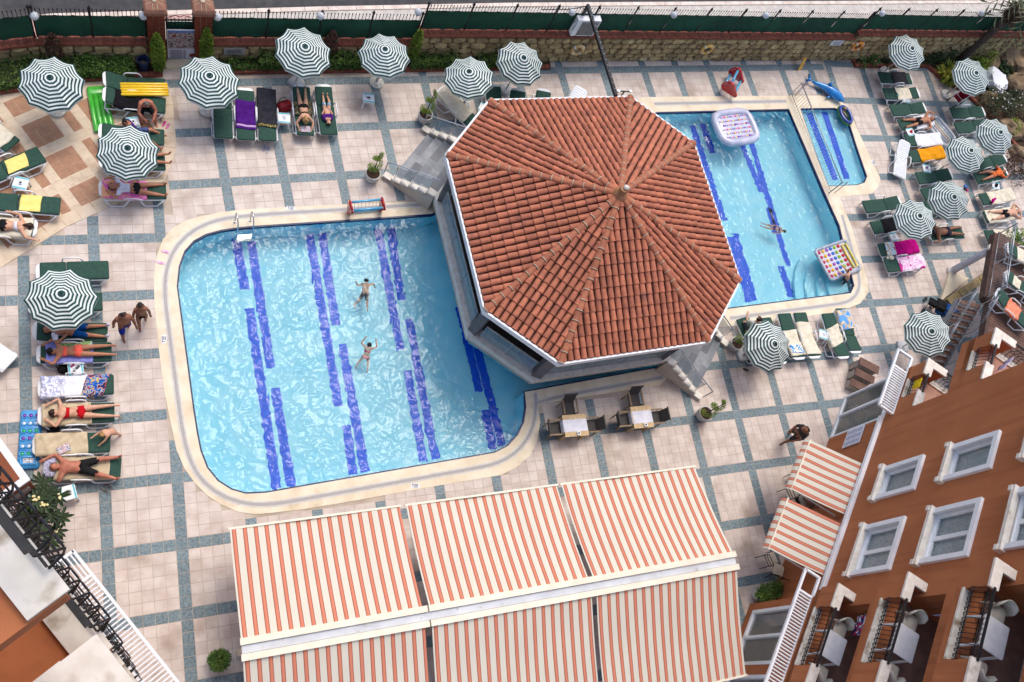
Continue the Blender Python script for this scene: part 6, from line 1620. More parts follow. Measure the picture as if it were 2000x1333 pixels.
person('boy standing in the pool corner holding the bubble raft',(g.x,g.y,.10),(Y.cross(Z),Y,Z),dict(torso=(0,.45,.9),chest=(0,.6,.8),head=(0,.6,.8),armR=((.3,.9,-.2),(0,1,.1)),armL=((-.3,.9,-.2),(0,1,.1)),legR=((.1,.1,-1),(0,0,-1),(0,1,0)),legL=((-.1,-.2,-1),(0,-.1,-1),(0,1,0))),.72,'light',(('shorts',greyc),),('brown',0))
# ================================================================== INFLATABLES AND POOL TOYS
def vinyl(n,c1,c2=None,a=1.0): return mat('vinyl_'+n,c1,c2 or c1,rough=.18,spec=.6,scale=3,alpha=a,coat=.3)
def quad_frame(pxs,z):
    """centre, angle, length, width from four corner pixels (head-left, head-right, foot-right, foot-left)"""
    p=[G(x,y,z) for x,y in pxs]; h=(p[0]+p[1])/2; f=(p[2]+p[3])/2; d=f-h; return (h+f)/2,math.atan2(d.y,d.x),d.length,((p[0]-p[1]).length+(p[3]-p[2]).length)/2
def airbed(pxs,z,m,label,n=5,pillow=True,tag_name='air_mattress'):
    c,a,L,W=quad_frame(pxs,z); e=empty(tag_name,(c.x,c.y,z-.09),a,label,'air mattress'); r=W/n/2
    x0=-L/2+(.34 if pillow else 0)
    for k in range(n):
        y=-W/2+r+2*r*k; mb=MB(); mb.tube([(x0,y,r*.9),(x0+.03,y,r),(L/2-.03,y,r),(L/2,y,r*.9)],[r*.75,r*1.04,r*1.04,r*.75],10); mb.build('air_chamber',m,e,smooth=True,auto=60)
    if pillow: pad(rounded_rect(-L/2,-L/2+.36,W,.08),.01,.13,.06).build('pillow',m,e,smooth=True,auto=70)
    mb=MB(); mb.lathe([(.018,0),(.018,.03),(0,.032)],8,0,(L/2-.1,0,r*2)); mb.build('valve',white_p,e); return e,L,W
airbed([(168,174),(208,163),(221,250),(187,262)],.1,vinyl('green',C(96,206,84),C(74,186,64),.92),'green air mattress lying on the brown tiles',4)
airbed([(231,160),(240,187),(329,186),(327,162)],.56,vinyl('yellow',C(246,206,30),C(238,190,20)),'yellow air mattress on the lounger by the hedge',5,False)
c,a,L,W=quad_frame([(33,916),(75,916),(84,801),(39,801)],.1); e=empty('air_mattress',(c.x,c.y,0),a,'light blue air mattress with rows of coloured rings','air mattress'); vb=vinyl('blue',C(70,160,220),C(54,140,206),.95)
pad(rounded_rect(-L/2,L/2,W,.08),.0,.13,.06).build('raft_body',vb,e,smooth=True,auto=70)
rc=[vinyl('ring_purple',C(130,50,170)),vinyl('ring_white',C(220,236,244)),vinyl('ring_green',C(40,180,110))]
for r in range(6):
    for k in range(3):
        x=L/2-.18-r*.225; y=-W*.28+k*W*.28; mb=MB(); mb.tube([(x+.07*math.cos(t),y+.07*math.sin(t),.132) for t in [i*math.pi/6 for i in range(12)]],.022,6,0,closed=True); rr=mb.build('ring',vb,e,smooth=True); mb=MB(); mb.lathe([(.05,0),(.045,.012),(0,.016)],10,0,(x,y,.125)); mb.build('ring_centre',rc[r%3],rr,smooth=True)
mb=MB(); mb.tube([(-L/2+.12,-W*.34,.14),(-L/2+.34,-W*.34,.14),(-L/2+.34,W*.34,.14),(-L/2+.12,W*.34,.14)],.04,8,0,closed=True); mb.build('headrest',vb,e,smooth=True); mb=MB(); mb.box((-L/2+.23,0,.133),(.14,W*.45,.012)); mb.build('headrest_print',pattern_mat('print_silver',[C(190,196,206),C(220,224,230),C(150,150,160)],18,.3),e)
# red sided polo goals
redp=vinyl('red',C(196,22,34),C(176,16,28)); bluep=vinyl('goalblue',C(96,176,214),C(80,160,200))
def goal(p,ang,label,tip=0.0,L=.95):
    e=empty('water_goal',(p.x,p.y,p.z),R(ang),label,'pool goal'); e.rotation_euler=(tip,0,R(ang)); e.scale=(1,1.25,1.3) if tip else (1,1,1)
    for sx in (-1,1):
        mb=MB(); pts=[(-.22,.55),(.22,.55),(.25,.46),(.05,0),(-.05,0),(-.25,.46)]; m=len(pts)
        vs=[(sx*L/2-.05,y,z) for y,z in pts]+[(sx*L/2+.05,y,z) for y,z in pts]
        mb.add(vs,[(i,(i+1)%m,m+(i+1)%m,m+i) for i in range(m)]+[tuple(reversed(range(m))),tuple(range(m,2*m))]); sp_=mb.build('side_panel',redp,e)
        mb=MB(); mb.tube([(sx*L/2,-.2,.56),(sx*L/2,-.1,.62),(sx*L/2,.1,.62),(sx*L/2,.2,.56)],.035,8); mb.build('handle',redp,sp_,smooth=True)
    for y,z in ((.16,.5),(-.16,.5),(0,.1)):
        mb=MB(); mb.tube([(-L/2,y,z),(L/2,y,z)],.045,8); mb.build('crossbar',bluep,e,smooth=True)
    mb=MB()
    for k in range(9): mb.bar((-L/2+.05+k*(L-.1)/8,.16,.5),(-L/2+.05+k*(L-.1)/8,0,.1),.01,.01)
    mb.build('net',mat('net_blue',C(150,190,220),rough=.8),e)['kind']='stuff'
p=G(712,414); goal(p,5,'red and blue floating goal standing on the pool edge by the ladder',0,1.15)
p=G(1438,182); p.z=.26; goal(p,52,'red and blue floating goal tipped over on the tiles by the far wall',R(-68),.95)
# dolphin
dv=vinyl('dolphin',C(30,140,214),C(20,116,196)); A=G(1586,158,.2); Bq=G(1636,190,.2); d=Bq-A; e=empty('inflatable_dolphin',(A.x,A.y,0),math.atan2(d.y,d.x),'bright blue inflatable dolphin lying by the paddling pool','inflatable'); L=d.length+.35
mb=MB(); xs=[0,.12,.3,.5,.68,.84,.95,1.0]; rs=[.04,.08,.14,.2,.22,.19,.1,.03]; mb.tube([(x*L,.12*math.sin(x*3.1)-.05,.2+.03*math.sin(x*3)) for x in xs],rs,12); body=mb.build('body',dv,e,smooth=True)
def fin(pts,m,par,nm,th=.05):
    mb=MB(); c=sum((Vector(p) for p in pts),Vector())/len(pts); n_=(Vector(pts[1])-Vector(pts[0])).cross(Vector(pts[2])-Vector(pts[0])).normalized(); k=len(pts)
    mb.add([tuple(p) for p in pts]+[tuple(c+n_*th),tuple(c-n_*th)],[(i,(i+1)%k,k) for i in range(k)]+[((i+1)%k,i,k+1) for i in range(k)]); return mb.build(nm,m,par,smooth=True)
fin([(-.0,0,.2),(-.22,-.28,.22),(-.3,-.2,.22),(-.1,0,.2),(-.3,.2,.22),(-.22,.3,.22)],dv,body,'tail_fluke'); fin([(L*.55,.08,.38),(L*.42,.14,.66),(L*.38,.12,.4)],dv,body,'dorsal_fin'); fin([(L*.68,-.12,.16),(L*.5,-.46,.12),(L*.58,-.14,.14)],dv,body,'flipper'); fin([(L*.68,.26,.16),(L*.52,.55,.12),(L*.58,.24,.14)],dv,body,'flipper')
mb=MB(); mb.tube([(L*.74,.0,.05),(L*.86,-.0,.08),(L*.94,-.01,.14)],[.1,.11,.05],8); mb.build('belly_print',vinyl('pale',C(190,214,230)),body,smooth=True); mb=MB(); mb.lathe([(.03,-.01),(.03,.01),(0,.016)],8,0,(L*.87,-.16,.27)); mb.build('eye',dark,body)
# dinghy
p=G(1648,228,-.05); e=empty('inflatable_boat',(p.x,p.y,-.08),R(100),'small green and blue inflatable boat afloat in the paddling pool','inflatable')
def oval(a,b,z,n=20): return [(a*math.cos(2*math.pi*i/n),b*math.sin(2*math.pi*i/n),z) for i in range(n)]
mb=MB(); mb.tube(oval(.44,.26,.09),.10,8,0,closed=True); mb.build('hull_tube',vinyl('boatgreen',C(70,130,60),C(50,104,52)),e,smooth=True); mb=MB(); mb.tube(oval(.43,.25,.19),.075,8,0,closed=True); mb.build('upper_tube',vinyl('boatblue',C(34,60,140),C(40,72,160)),e,smooth=True)
mb=MB(); mb.sheet([(v[0],v[1]) for v in oval(.42,.24,0)],.06); mb.build('floor',vinyl('boatfloor',C(50,70,80)),e); mb=MB(); mb.lathe([(.0,0),(.1,.03),(.08,.12),(0,.15)],10,0,(.26,0,.2)); mb.build('bow_cushion',vinyl('bowyellow',C(210,170,50),C(60,60,90)),e,smooth=True)
# bubble raft afloat in the far pool
p=G(1436,249,.05); e=empty('bubble_raft',(p.x,p.y,-.06),R(8),'pillowy white raft with rows of little coloured flowers afloat','inflatable')
clear=vinyl('clearwhite',C(206,206,226),C(184,190,214),.92)
mb=MB(); mb.tube([(x*.92,y*.72,.12) for x,y in [(1,.6),(.9,.85),(.6,1),(0,1.02),(-.6,1),(-.9,.85),(-1,.6),(-1.02,0),(-1,-.6),(-.9,-.85),(-.6,-1),(0,-1.04),(.6,-1),(.9,-.85),(1,-.6),(1.02,0)]],.17,10,0,closed=True); mb.build('rim_tube',clear,e,smooth=True)
mb=pad(rounded_rect(-.82,.82,1.25,.2),.04,.17,.05); mb.build('raft_deck',clear,e,smooth=True,auto=70)
fl=[vinyl('f1',C(130,60,180)),vinyl('f2',C(236,120,180)),vinyl('f3',C(240,190,80))]
for r in range(6):
    for k in range(8):
        x=-.7+k*.2+(r%2)*.1; y=-.5+r*.2
        if abs(x)>.78: continue
        mb=MB(); mb.lathe([(.0,.0),(.05,.004),(.04,.03),(0,.04)],8,0,(x,y,.168)); mb.build('bubble',clear if (r+k)%3 else fl[(r+2*k)%3],e,smooth=True); 
        mb=MB(); mb.lathe([(.045,0),(.04,.012),(0,.016)],6,0,(x+.1,y,.172)); mb.build('flower_print',fl[(r*2+k)%3],e)
# second raft held in the corner
c,a,L,W=quad_frame([(1653,468),(1678,528),(1618,548),(1596,490)],.1); e=empty('bubble_raft',(c.x,c.y,.02),a,'clear raft with six rows of bright bubbles and a yellow headrest at the pool corner','inflatable')
mb=MB(); mb.tube([(x,y,.08) for x,y in rounded_rect(-L/2,L/2,W,.12,3)],.07,8,0,closed=True); mb.build('rim_tube',mat('vinyl_greyclear',C(150,160,176),C(190,196,208),rough=.2,scale=5,alpha=.85,spec=.6),e,smooth=True)
mb=MB(); mb.box((0,0,.05),(L-.06,W-.06,.06)); mb.build('raft_deck',mat('vinyl_deck',C(204,206,214),C(180,184,196),rough=.25,scale=8,spec=.6),e)
bc=[vinyl('b0',C(214,40,60)),vinyl('b1',C(150,200,60)),vinyl('b2',C(60,120,210)),vinyl('b3',C(170,100,200)),vinyl('b4',C(240,190,60)),vinyl('b5',C(206,60,90))]
for i in range(6):
    for j in range(6):
        mb=MB(); mb.lathe([(.085,0),(.07,.05),(0,.075)],10,0,(-L/2+.52+i*(L-.66)/5,-W/2+.15+j*(W-.3)/5,.07)); mb.build('bubble',bc[i],e,smooth=True)
mb=MB(); mb.tube([(x,y,.13) for x,y in [(-L/2+.12,-W*.38),(-L/2+.34,-W*.38),(-L/2+.36,0),(-L/2+.34,W*.38),(-L/2+.12,W*.38),(-L/2+.1,0)]],.05,8,0,closed=True); mb.build('headrest',vinyl('headyellow',C(226,206,96),C(214,190,70)),e,smooth=True)
# clear striped float on the tiles
p=G(1836,258,.1); e=empty('clear_float',(p.x,p.y,.02),R(-62),'clear inflatable seat with pastel stripes lying between the loungers','inflatable')
for dx in (-.34,-.17,0,.17,.34): mb=MB(); mb.tube([(-.6,dx,.08),(.6,dx,.08)],.075,8); mb.build('air_chamber',[vinyl('st0',C(206,206,190),None,.8),vinyl('st1',C(180,190,206),None,.8),vinyl('st2',C(214,190,180),None,.8)][int((dx+.34)/.17+.1)%3],e,smooth=True)
mb=MB(); mb.tube([(x,y,.12) for x,y in rounded_rect(-.75,.78,.98,.3,4)],.10,8,0,closed=True); mb.build('rim_tube',mat('vinyl_smoke',C(160,166,176),C(184,190,198),rough=.2,alpha=.8,spec=.6,scale=4),e,smooth=True)
# ladder
def ladder(px_a,px_b):
    a=G(*px_a);b=G(*px_b); m=(a+b)/2; d=b-a; ang=math.atan2(d.y,d.x); W=d.length; e=empty('pool_ladder',(m.x,m.y,0),ang,'steel pool ladder with two curved grab rails','ladder')
    for sx in (-1,1):
        x=sx*W/2; mb=MB(); mb.tube([(x,.28,0),(x,.28,.55),(x,.22,.75),(x,.08,.82),(x,-.08,.76),(x,-.16,.55),(x,-.16,-.9)],.022,8); mb.build('grab_rail',chrome,e,smooth=True); mb=MB(); mb.lathe([(.05,0),(.05,.015),(.03,.03)],10,0,(x,.28,0)); mb.build('flange',chrome,e)
    for z in (-.25,-.5,-.75): mb=MB(); mb.box((0,-.16,z),(W,.08,.03)); mb.build('rung',chrome,e)
ladder((462,449),(492,446))
# railing on the paddling pool divider
a=G(1548,186);b=G(1625,377); d=(b-a).normalized(); e=empty('divider_railing',tuple(a),0,'steel railing on the wall between the main and paddling pools','railing'); nrm=Vector((-d.y,d.x,0))
off=nrm*-.16; L=(b-a).length; 
for z in (.9,.12): mb=MB(); mb.tube([a+off+Vector((0,0,z)),b+off+Vector((0,0,z))],.026 if z>.5 else .016,6); child_at(mb.build('rail',metal,smooth=True),e)
k=0.0
while k<=L: 
    p=a+d*k+off; mb=MB(); mb.tube([p,p+Vector((0,0,.9))],.026 if (abs(k)<.01 or abs(k-L)<.15) else .009,5); child_at(mb.build('picket',metal),e); k+=.135
for z in (a,b): mb=MB(); mb.tube([z+off,z+off+Vector((0,0,.9)),z-off*1.0+Vector((0,0,.9)),z-off*1.0],.022,6); child_at(mb.build('end_loop',metal,smooth=True),e)
dw=MB(); i0=G(1541,213);i1=G(1612,378);j0=G(1563,212);j1=G(1621,364)
# depth marks on the coping
for px,rz in [((568,407),-4),((320,663),85),((811,949),-8),((1706,318),-68)]:
    p=G(*px); e=empty('depth_plaque',(p.x,p.y,.004),R(rz),'small white depth plaque set in the coping beside '+{568:'the steel ladder',320:'the walking couple',811:'the middle striped awning',1706:'the paddling pool'}[px[0]],'plaque')
    mb=MB(); mb.box((0,0,.003),(.28,.15,.006)); mb.build('panel',white_w,e); mb=MB(); mb.box((0,.045,.008),(.22,.02,.004)); mb.box((-.08,0,.008),(.02,.08,.004)); mb.box((.03,0,.008),(.12,.025,.004)); mb.box((.02,-.045,.008),(.14,.02,.004)); mb.build('lettering',txt,e)['kind']='stuff'
# flip-flops and small belongings
def slippers(px,rz,m,label,sp=.14):
    p=G(*px); e=empty('flip_flops',(p.x,p.y,.0),R(rz),label,'flip-flops')
    for s in (-1,1):
        pts=[(-.12,-.03),(-.12,.03),(-.05,.036),(.04,.045),(.11,.04),(.135,0),(.11,-.04),(.04,-.045),(-.05,-.036)]; mb=MB(); mb.prism([(x+s*.015,y+s*sp/2) for x,y in pts],.0,.02); so_=mb.build('sole',m,e); mb=MB(); mb.tube([(-.0+s*.015,-.04+s*sp/2,.02),(.07+s*.015,s*sp/2,.045),(0+s*.015,.04+s*sp/2,.02)],.008,5); mb.build('strap',m,so_)
pinkf=vinyl('pinkflop',C(190,50,130)); lilacf=vinyl('lilacflop',C(214,160,200)); blackf=vinyl('blackflop',C(34,32,36)); 
slippers((324,245),60,pinkf,'magenta flip-flops beside the seated man'); slippers((318,503),-20,lilacf,'pale lilac flip-flops at the rounded pool corner',.42); slippers((208,954),-40,blackf,'black flip-flops beside the man in black shorts'); slippers((231,813),5,vinyl('zebra',C(220,220,216),C(40,40,40)),'black and white flip-flops by the small child'); slippers((1459,714),-30,blackf,'dark flip-flops in front of the pavilion steps umbrella',.4); slippers((520,292),70,vinyl('greyflop',C(120,124,150),C(200,204,210)),'grey and white sandals below the black towel lounger')
def bag(px,m,label,w=.34,d=.22,h=.22,rz=0,name='beach_bag',m2=None):
    p=G(*px); e=empty(name,(p.x,p.y,0),R(rz),label,'bag'); bd=pad(rounded_rect(-w/2,w/2,d,.08),0,h,.08); bd.build('bag_body',m,e,smooth=True,auto=70)
    for s in (-1,1): mb=MB(); mb.tube([(-w*.3,s*d*.4,h*.8),(-w*.2,s*d*.55,h+.1),(w*.2,s*d*.55,h+.1),(w*.3,s*d*.4,h*.8)],.012,5); mb.build('handle',m2 or m,e)
bag((555,212),mat('bag_red',C(190,26,40),C(60,30,36),rough=.5,scale=6),'red and black beach bag beside the black towel lounger',.5,.34,.3,20,m2=blackc); bag((124,722),blackc,'black handbag beside the table of cups',.3,.26,.26,70); bag((105,842),blackc,'black bag on the floor beside the beige towel loungers',.34,.2,.18,10); bag((165,892),blackc,'black bag with a paper on it beside the man in black shorts',.4,.2,.2,0); bag((522,272),black_t,'black beach bag behind the black towel lounger foot',.44,.2,.16,0)
def paper(key,x,y,rz,label,w=.28,h=.2,m=None,dz=.03,name='magazine'):
    o,kind,a,loc=LOUNGE[key]; M=Matrix.Rotation(a,3,'Z'); p=loc+M@Vector((x,y,LH+.10+dz)); e=empty(name,tuple(p),a+R(rz),label,'magazine'); mb=MB(); mb.add([(-w/2,-h/2,.0),(0,-h/2,.018),(w/2,-h/2,.0),(-w/2,h/2,0),(0,h/2,.018),(w/2,h/2,0)],[(0,1,4,3),(1,2,5,4)]); mb.build('page',m or pattern_mat('magazine_print',[C(230,230,232),C(206,206,210),C(170,60,70),C(232,232,234),C(90,110,140)],16),e); return e
paper('n4',1.72,0,90,'open colour magazine in front of the reading girl',.34,.24); paper('t16',.72,-.17,25,'white magazine lying on the unoccupied beige towel',.34,.22,dz=.06); 
p=G(171,890,.26); mb=MB(); mb.box((0,0,.004),(.3,.2,.008)); thing('paper_sheet',mb,white_w,(p.x,p.y,.24),'sheet of white paper lying on the black bag','paper',.1)
pl_=G(1885,365); e=empty('snorkel_toys',(pl_.x,pl_.y,0),0,'blue and black snorkel toys left on the tiles between umbrellas','toy'); mb=MB(); mb.lathe([(.09,0),(.1,.05),(.06,.08),(0,.08)],10); mb.build('mask',vinyl('toyblue',C(40,110,200)),e,smooth=True); mb=MB(); mb.lathe([(.07,0),(.08,.05),(0,.07)],8,0,(-.08,-.12,0)); mb.build('float',vinyl('toyblack',C(24,26,40)),e,smooth=True); mb=MB(); mb.box((.02,-.2,.03),(.12,.1,.06),0,.5); mb.build('pouch',pinkf,e)
def on_l(key,x,y,dz): 
    o,kind,a,loc=LOUNGE[key]; return loc+Matrix.Rotation(a,3,'Z')@Vector((x,y,LH+.11+dz))
p=on_l('r19',1.35,.2,0.03); mb=MB(); mb.tube([(-.2,0,.06),(0,.04,.07),(.2,0,.06)],[.05,.07,.05],8); thing('towel_roll',mb,magenta_t,tuple(p),'magenta rolled towel at the foot of a cream towel','towel',.6,True)
p=on_l('r2',1.25,.15,.02); mb=MB(); mb.tube([(-.1,0,.03),(0,.02,.05),(.1,0,.03)],[.02,.04,.02],6); thing('green_toy',mb,vinyl('toygreen',C(90,190,60),C(40,110,190)),tuple(p),'small green and blue toy on the crumpled cream towel lounger','toy',.4,True)
p=on_l('p12',.08,.02,.0); pd=pad(rounded_rect(-.17,.17,.56,.1),0,.12,.06); thing('pillow',pd,pattern_mat('gingham',[C(90,80,140),C(226,226,236),C(70,60,120),C(220,220,232)],30),tuple(p),'purple chequered pillow under the head of the man in black shorts','pillow',LOUNGE['p12'][2],True,70)
p=on_l('r15',1.5,.42,-.05); mb=MB(); mb.lathe([(.2,0),(.2,.02),(.11,.03),(.1,.11),(0,.12)],16); thing('sun_hat',mb,cream_t,tuple(p),'straw hat with a red band above the magenta towel','hat',0,True,50)
# yellow warning stand by the wall
p=G(1557,130); e=empty('wet_floor_sign',(p.x,p.y,0),R(20),'yellow folding floor sign by the stone wall','sign')
for s in (-1,1): mb=MB(); mb.add([(-.15,s*.2,0),(.15,s*.2,0),(.10,s*.01,.6),(-.10,s*.01,.6),(-.15,s*.22,0),(.15,s*.22,0),(.10,s*.03,.6),(-.10,s*.03,.6)],[(0,1,2,3),(7,6,5,4),(0,4,5,1),(1,5,6,2),(2,6,7,3),(3,7,4,0)]); mb.build('board',vinyl('signyellow',C(222,170,30),C(206,150,20)),e)
# outdoor shower head stand behind the roof
p=G(1216,184,1.2); e=empty('twin_spotlight',(p.x,p.y,0),0,'black twin spotlight stand rising behind the pavilion eave','spotlight'); mb=MB(); mb.tube([(0,0,0),(0,0,1.35)],.03,6); mb.build('post',black,e); mb=MB(); mb.bar((-.3,0,1.38),(.3,0,1.38),.04,.04); mb.build('crossbar',black,e)
for s in (-1,1): mb=MB(); mb.lathe([(.05,0),(.07,.1),(.0,.11)],8,0,(s*.27,0,1.34)); mb.build('lamp_head',metal,e)
# ================================================================== DINING TABLES
chairw=mat('chair_wood',C(150,128,100),C(128,106,82),rough=.6,scale=8)
grey_f=mat('chair_textile',C(84,80,76),C(70,66,64),rough=.8,scale=30)
def dining_chair(loc,ang,label,z=0):
    e=empty('dining_chair',(loc[0],loc[1],z),ang,label,'chair')     # faces +x
    mb=MB(); mb.box((0,0,.44),(.46,.46,.03)); mb.build('seat',grey_f,e)
    mb=MB(); mb.add([(-.22,-.22,.46),(-.22,.22,.46),(-.36,.22,.92),(-.36,-.22,.92),(-.245,-.22,.46),(-.245,.22,.46),(-.385,.22,.92),(-.385,-.22,.92)],[(3,2,1,0),(4,5,6,7),(0,1,5,4),(1,2,6,5),(2,3,7,6),(3,0,4,7)]); mb.build('backrest',grey_f,e)
    for sx in (-1,1):
        for sy in (-1,1): mb=MB(); mb.bar((sx*.2,sy*.24,.0),(sx*.2,sy*.24,.64 if sx>0 else .46),.035,.035); mb.build('leg',chairw,e)
    for sy in (-1,1): mb=MB(); mb.bar((-.30,sy*.25,.66),(.24,sy*.25,.65),.05,.03); mb.build('armrest',chairw,e)
    mb=MB(); mb.bar((-.37,-.25,.93),(-.37,.25,.93),.04,.04); mb.build('back_rail',grey_f,e)
def dining_table(px4,label,chair_labels,cup):
    p=[G(x,y,.75) for x,y in px4]; c=sum(p,Vector())/4; ax=(p[1]-p[0]+p[2]-p[3]); a=math.atan2(ax.y,ax.x); W=((p[1]-p[0]).length+(p[2]-p[3]).length)/2; D=((p[3]-p[0]).length+(p[2]-p[1]).length)/2
    e=empty('dining_table',(c.x,c.y,0),a,label,'table')
    for k in range(5): mb=MB(); mb.box((-W/2+W*(k+.5)/5,0,.735),(W/5-.004,D,.03)); mb.build('plank',woodl,e)
    for sx in (-1,1):
        for sy in (-1,1): mb=MB(); mb.box((sx*(W/2-.07),sy*(D/2-.07),.36),(.07,.07,.72)); mb.build('leg',woodl,e)
    mb=MB(); n=16; vs=[]
    for i in range(n+1):
        x=-W/2-.14+(W+.2)*i/n; z=.756 if abs(x)<W/2 else .756-(abs(x)-W/2)*1.6
        xx=max(-W/2-.03,min(W/2+.02,x)); vs+=[(xx,-D*.28,z),(xx,D*.28,z+.002)]
    mb.add(vs,[(2*i,2*i+2,2*i+3,2*i+1) for i in range(n)]); t=mb.build('table_runner',linen,None,(c.x,c.y,0),a); tag(t,'white cloth runner on the '+label.split(' ',1)[1],'tablecloth'); t.modifiers.new('t','SOLIDIFY').thickness=.004
    M=Matrix.Rotation(a,3,'Z')
    for (lx,ly,an),cl in zip(((-W/2-.22,0,0),(W/2+.22,0,math.pi),(-.02,D/2+.3,-math.pi/2)),chair_labels):
        q=c+M@Vector((lx,ly,0)); dining_chair((q.x,q.y),a+an,cl)
    q=c+M@Vector((.05,-D*.38,0)); e2=empty('ashtray_box',(q.x,q.y,.752),a,cup,'ashtray'); mb=MB(); mb.box((0,0,.03),(.12,.12,.06)); mb.build('box',white_p,e2); mb=MB(); mb.lathe([(.035,.06),(.035,.064),(0,.065)],10); mb.build('opening',dark,e2)
dining_table([(1102,855),(1150,850),(1144,809),(1100,811)],'wooden table nearer the pool curve',('chair pushed in at the pool end of the table nearer the curve','chair at the steps end of the table nearer the pool curve','chair with its back to the pavilion at the table nearer the pool curve'),'white ashtray box on the table nearer the pool curve')
dining_table([(1239,838),(1277,834),(1270,792),(1231,795)],'wooden table nearer the granite steps',('chair at the pool end of the table nearer the granite steps','chair at the steps end of the table nearer the granite steps','chair with its back to the pavilion at the table nearer the steps'),'white ashtray box on the table nearer the granite steps')
# ================================================================== PLANTS
def leafm(n,c1,c2): return mat('leaf_'+n,c1,c2,rough=.55,scale=3,isl=.35,spec=.35)
LFm={'hedge':leafm('hedge',C(104,136,60),C(74,104,44)),'lime':leafm('lime',C(158,178,70),C(124,148,56)),'dark':leafm('dark',C(66,92,52),C(46,68,42)),'mid':leafm('mid',C(112,144,66),C(80,112,52)),'croton':leafm('croton',C(186,178,62),C(112,132,60)),'olive':leafm('olive',C(92,100,66),C(70,78,54)),'dry':leafm('dry',C(112,84,66),C(80,58,50)),'topiary':leafm('topiary',C(134,156,56),C(98,124,44)),'frangi':leafm('frangi',C(48,66,34),C(36,52,28))}
bark=mat('bark',C(108,92,78),C(80,66,56),rough=.9,scale=6,bump=.6,bscale=24); bark_p=mat('palm_bark',C(96,84,74),C(70,60,54),rough=.95,scale=9,bump=.7,bscale=30)
clay=mat('pot_white',C(206,204,200),C(186,182,176),rough=.6,scale=4); potsoil=soil
petal={'white':mat('petal_white',C(236,234,224),rough=.6),'orange':mat('petal_orange',C(230,96,40),C(214,70,30),rough=.6,scale=9),'cream':mat('petal_cream',C(240,232,200),C(240,214,120),rough=.6,scale=30),'pink':mat('petal_pink',C(220,150,160),rough=.6)}
def leaf_cloud(fn,n,size,rnd,asp=.5,flat=.3):
    """n leaf blades; fn(rnd) -> (position, outward normal)"""
    vs=[];fs=[]
    for _ in range(n):
        p,nr=fn(rnd); d=Vector((rnd.gauss(0,1),rnd.gauss(0,1),rnd.gauss(0,.6)))+nr*1.2; d.normalize(); s=d.cross(Vector((rnd.gauss(0,1),rnd.gauss(0,1),rnd.gauss(0,1))))
        if s.length<.05: continue
        s.normalize(); L=size*rnd.uniform(.6,1.3); w=L*asp/2; b=len(vs); u=s.cross(d)*L*.12
        vs += [p,p+d*L*.5+s*w+u,p+d*L,p+d*L*.5-s*w+u]; fs.append((b,b+1,b+2,b+3))
    return vs,fs
def ellip(c,r,clumps,rnd0):
    cl=[]
    for _ in range(clumps):
        v=Vector((rnd0.gauss(0,1),rnd0.gauss(0,1),abs(rnd0.gauss(0,.9))))
        v.normalize(); k=rnd0.uniform(.45,.95); cl.append((Vector((v.x*r[0]*k,v.y*r[1]*k,v.z*r[2]*k)),rnd0.uniform(.28,.48)))
    def f(rnd):
        q,s=rnd.choice(cl); v=Vector((rnd.gauss(0,1),rnd.gauss(0,1),rnd.gauss(0,1))); v.normalize(); k=rnd.uniform(.55,1)
        return Vector(c)+q+Vector((v.x*r[0]*s*k,v.y*r[1]*s*k,v.z*r[2]*s*k)),v
    return f
def bush(px,r,h,m,label,n=900,size=.12,z0=.05,name='shrub',asp=.5,seed=None,clumps=12,flowers=None,cat='shrub',zc=.35):
    p=G(*px,z0+h*zc); rnd=random.Random(seed if seed is not None else int(px[0]*7+px[1])); e=empty(name,(p.x,p.y,z0),0,label,cat)
    mb=MB(); mb.add(*leaf_cloud(ellip((0,0,h*.15),(r,r,h*.85),clumps,rnd),n,size,rnd,asp)); mb.build('foliage',LFm[m],e)
    for k in range(3):
        a=rnd.uniform(0,6.3); st=MB(); st.tube([(0,0,-.04),(r*.25*math.cos(a),r*.25*math.sin(a),h*.3),(r*.45*math.cos(a),r*.45*math.sin(a),h*.6)],[.03,.022,.01],5); st.build('stem',bark,e)
    if flowers:
        for k in range(flowers[1]):
            a=rnd.uniform(0,6.3); q=rnd.uniform(.2,.9); fm=MB(); fm.lathe([(0,-.02),(flowers[2],.0),(flowers[2]*.6,.03),(0,.04)],6,0,(r*q*math.cos(a),r*q*math.sin(a),h*(1-.45*q*q))); fm.build('flower',petal[flowers[0]],e)
    return e
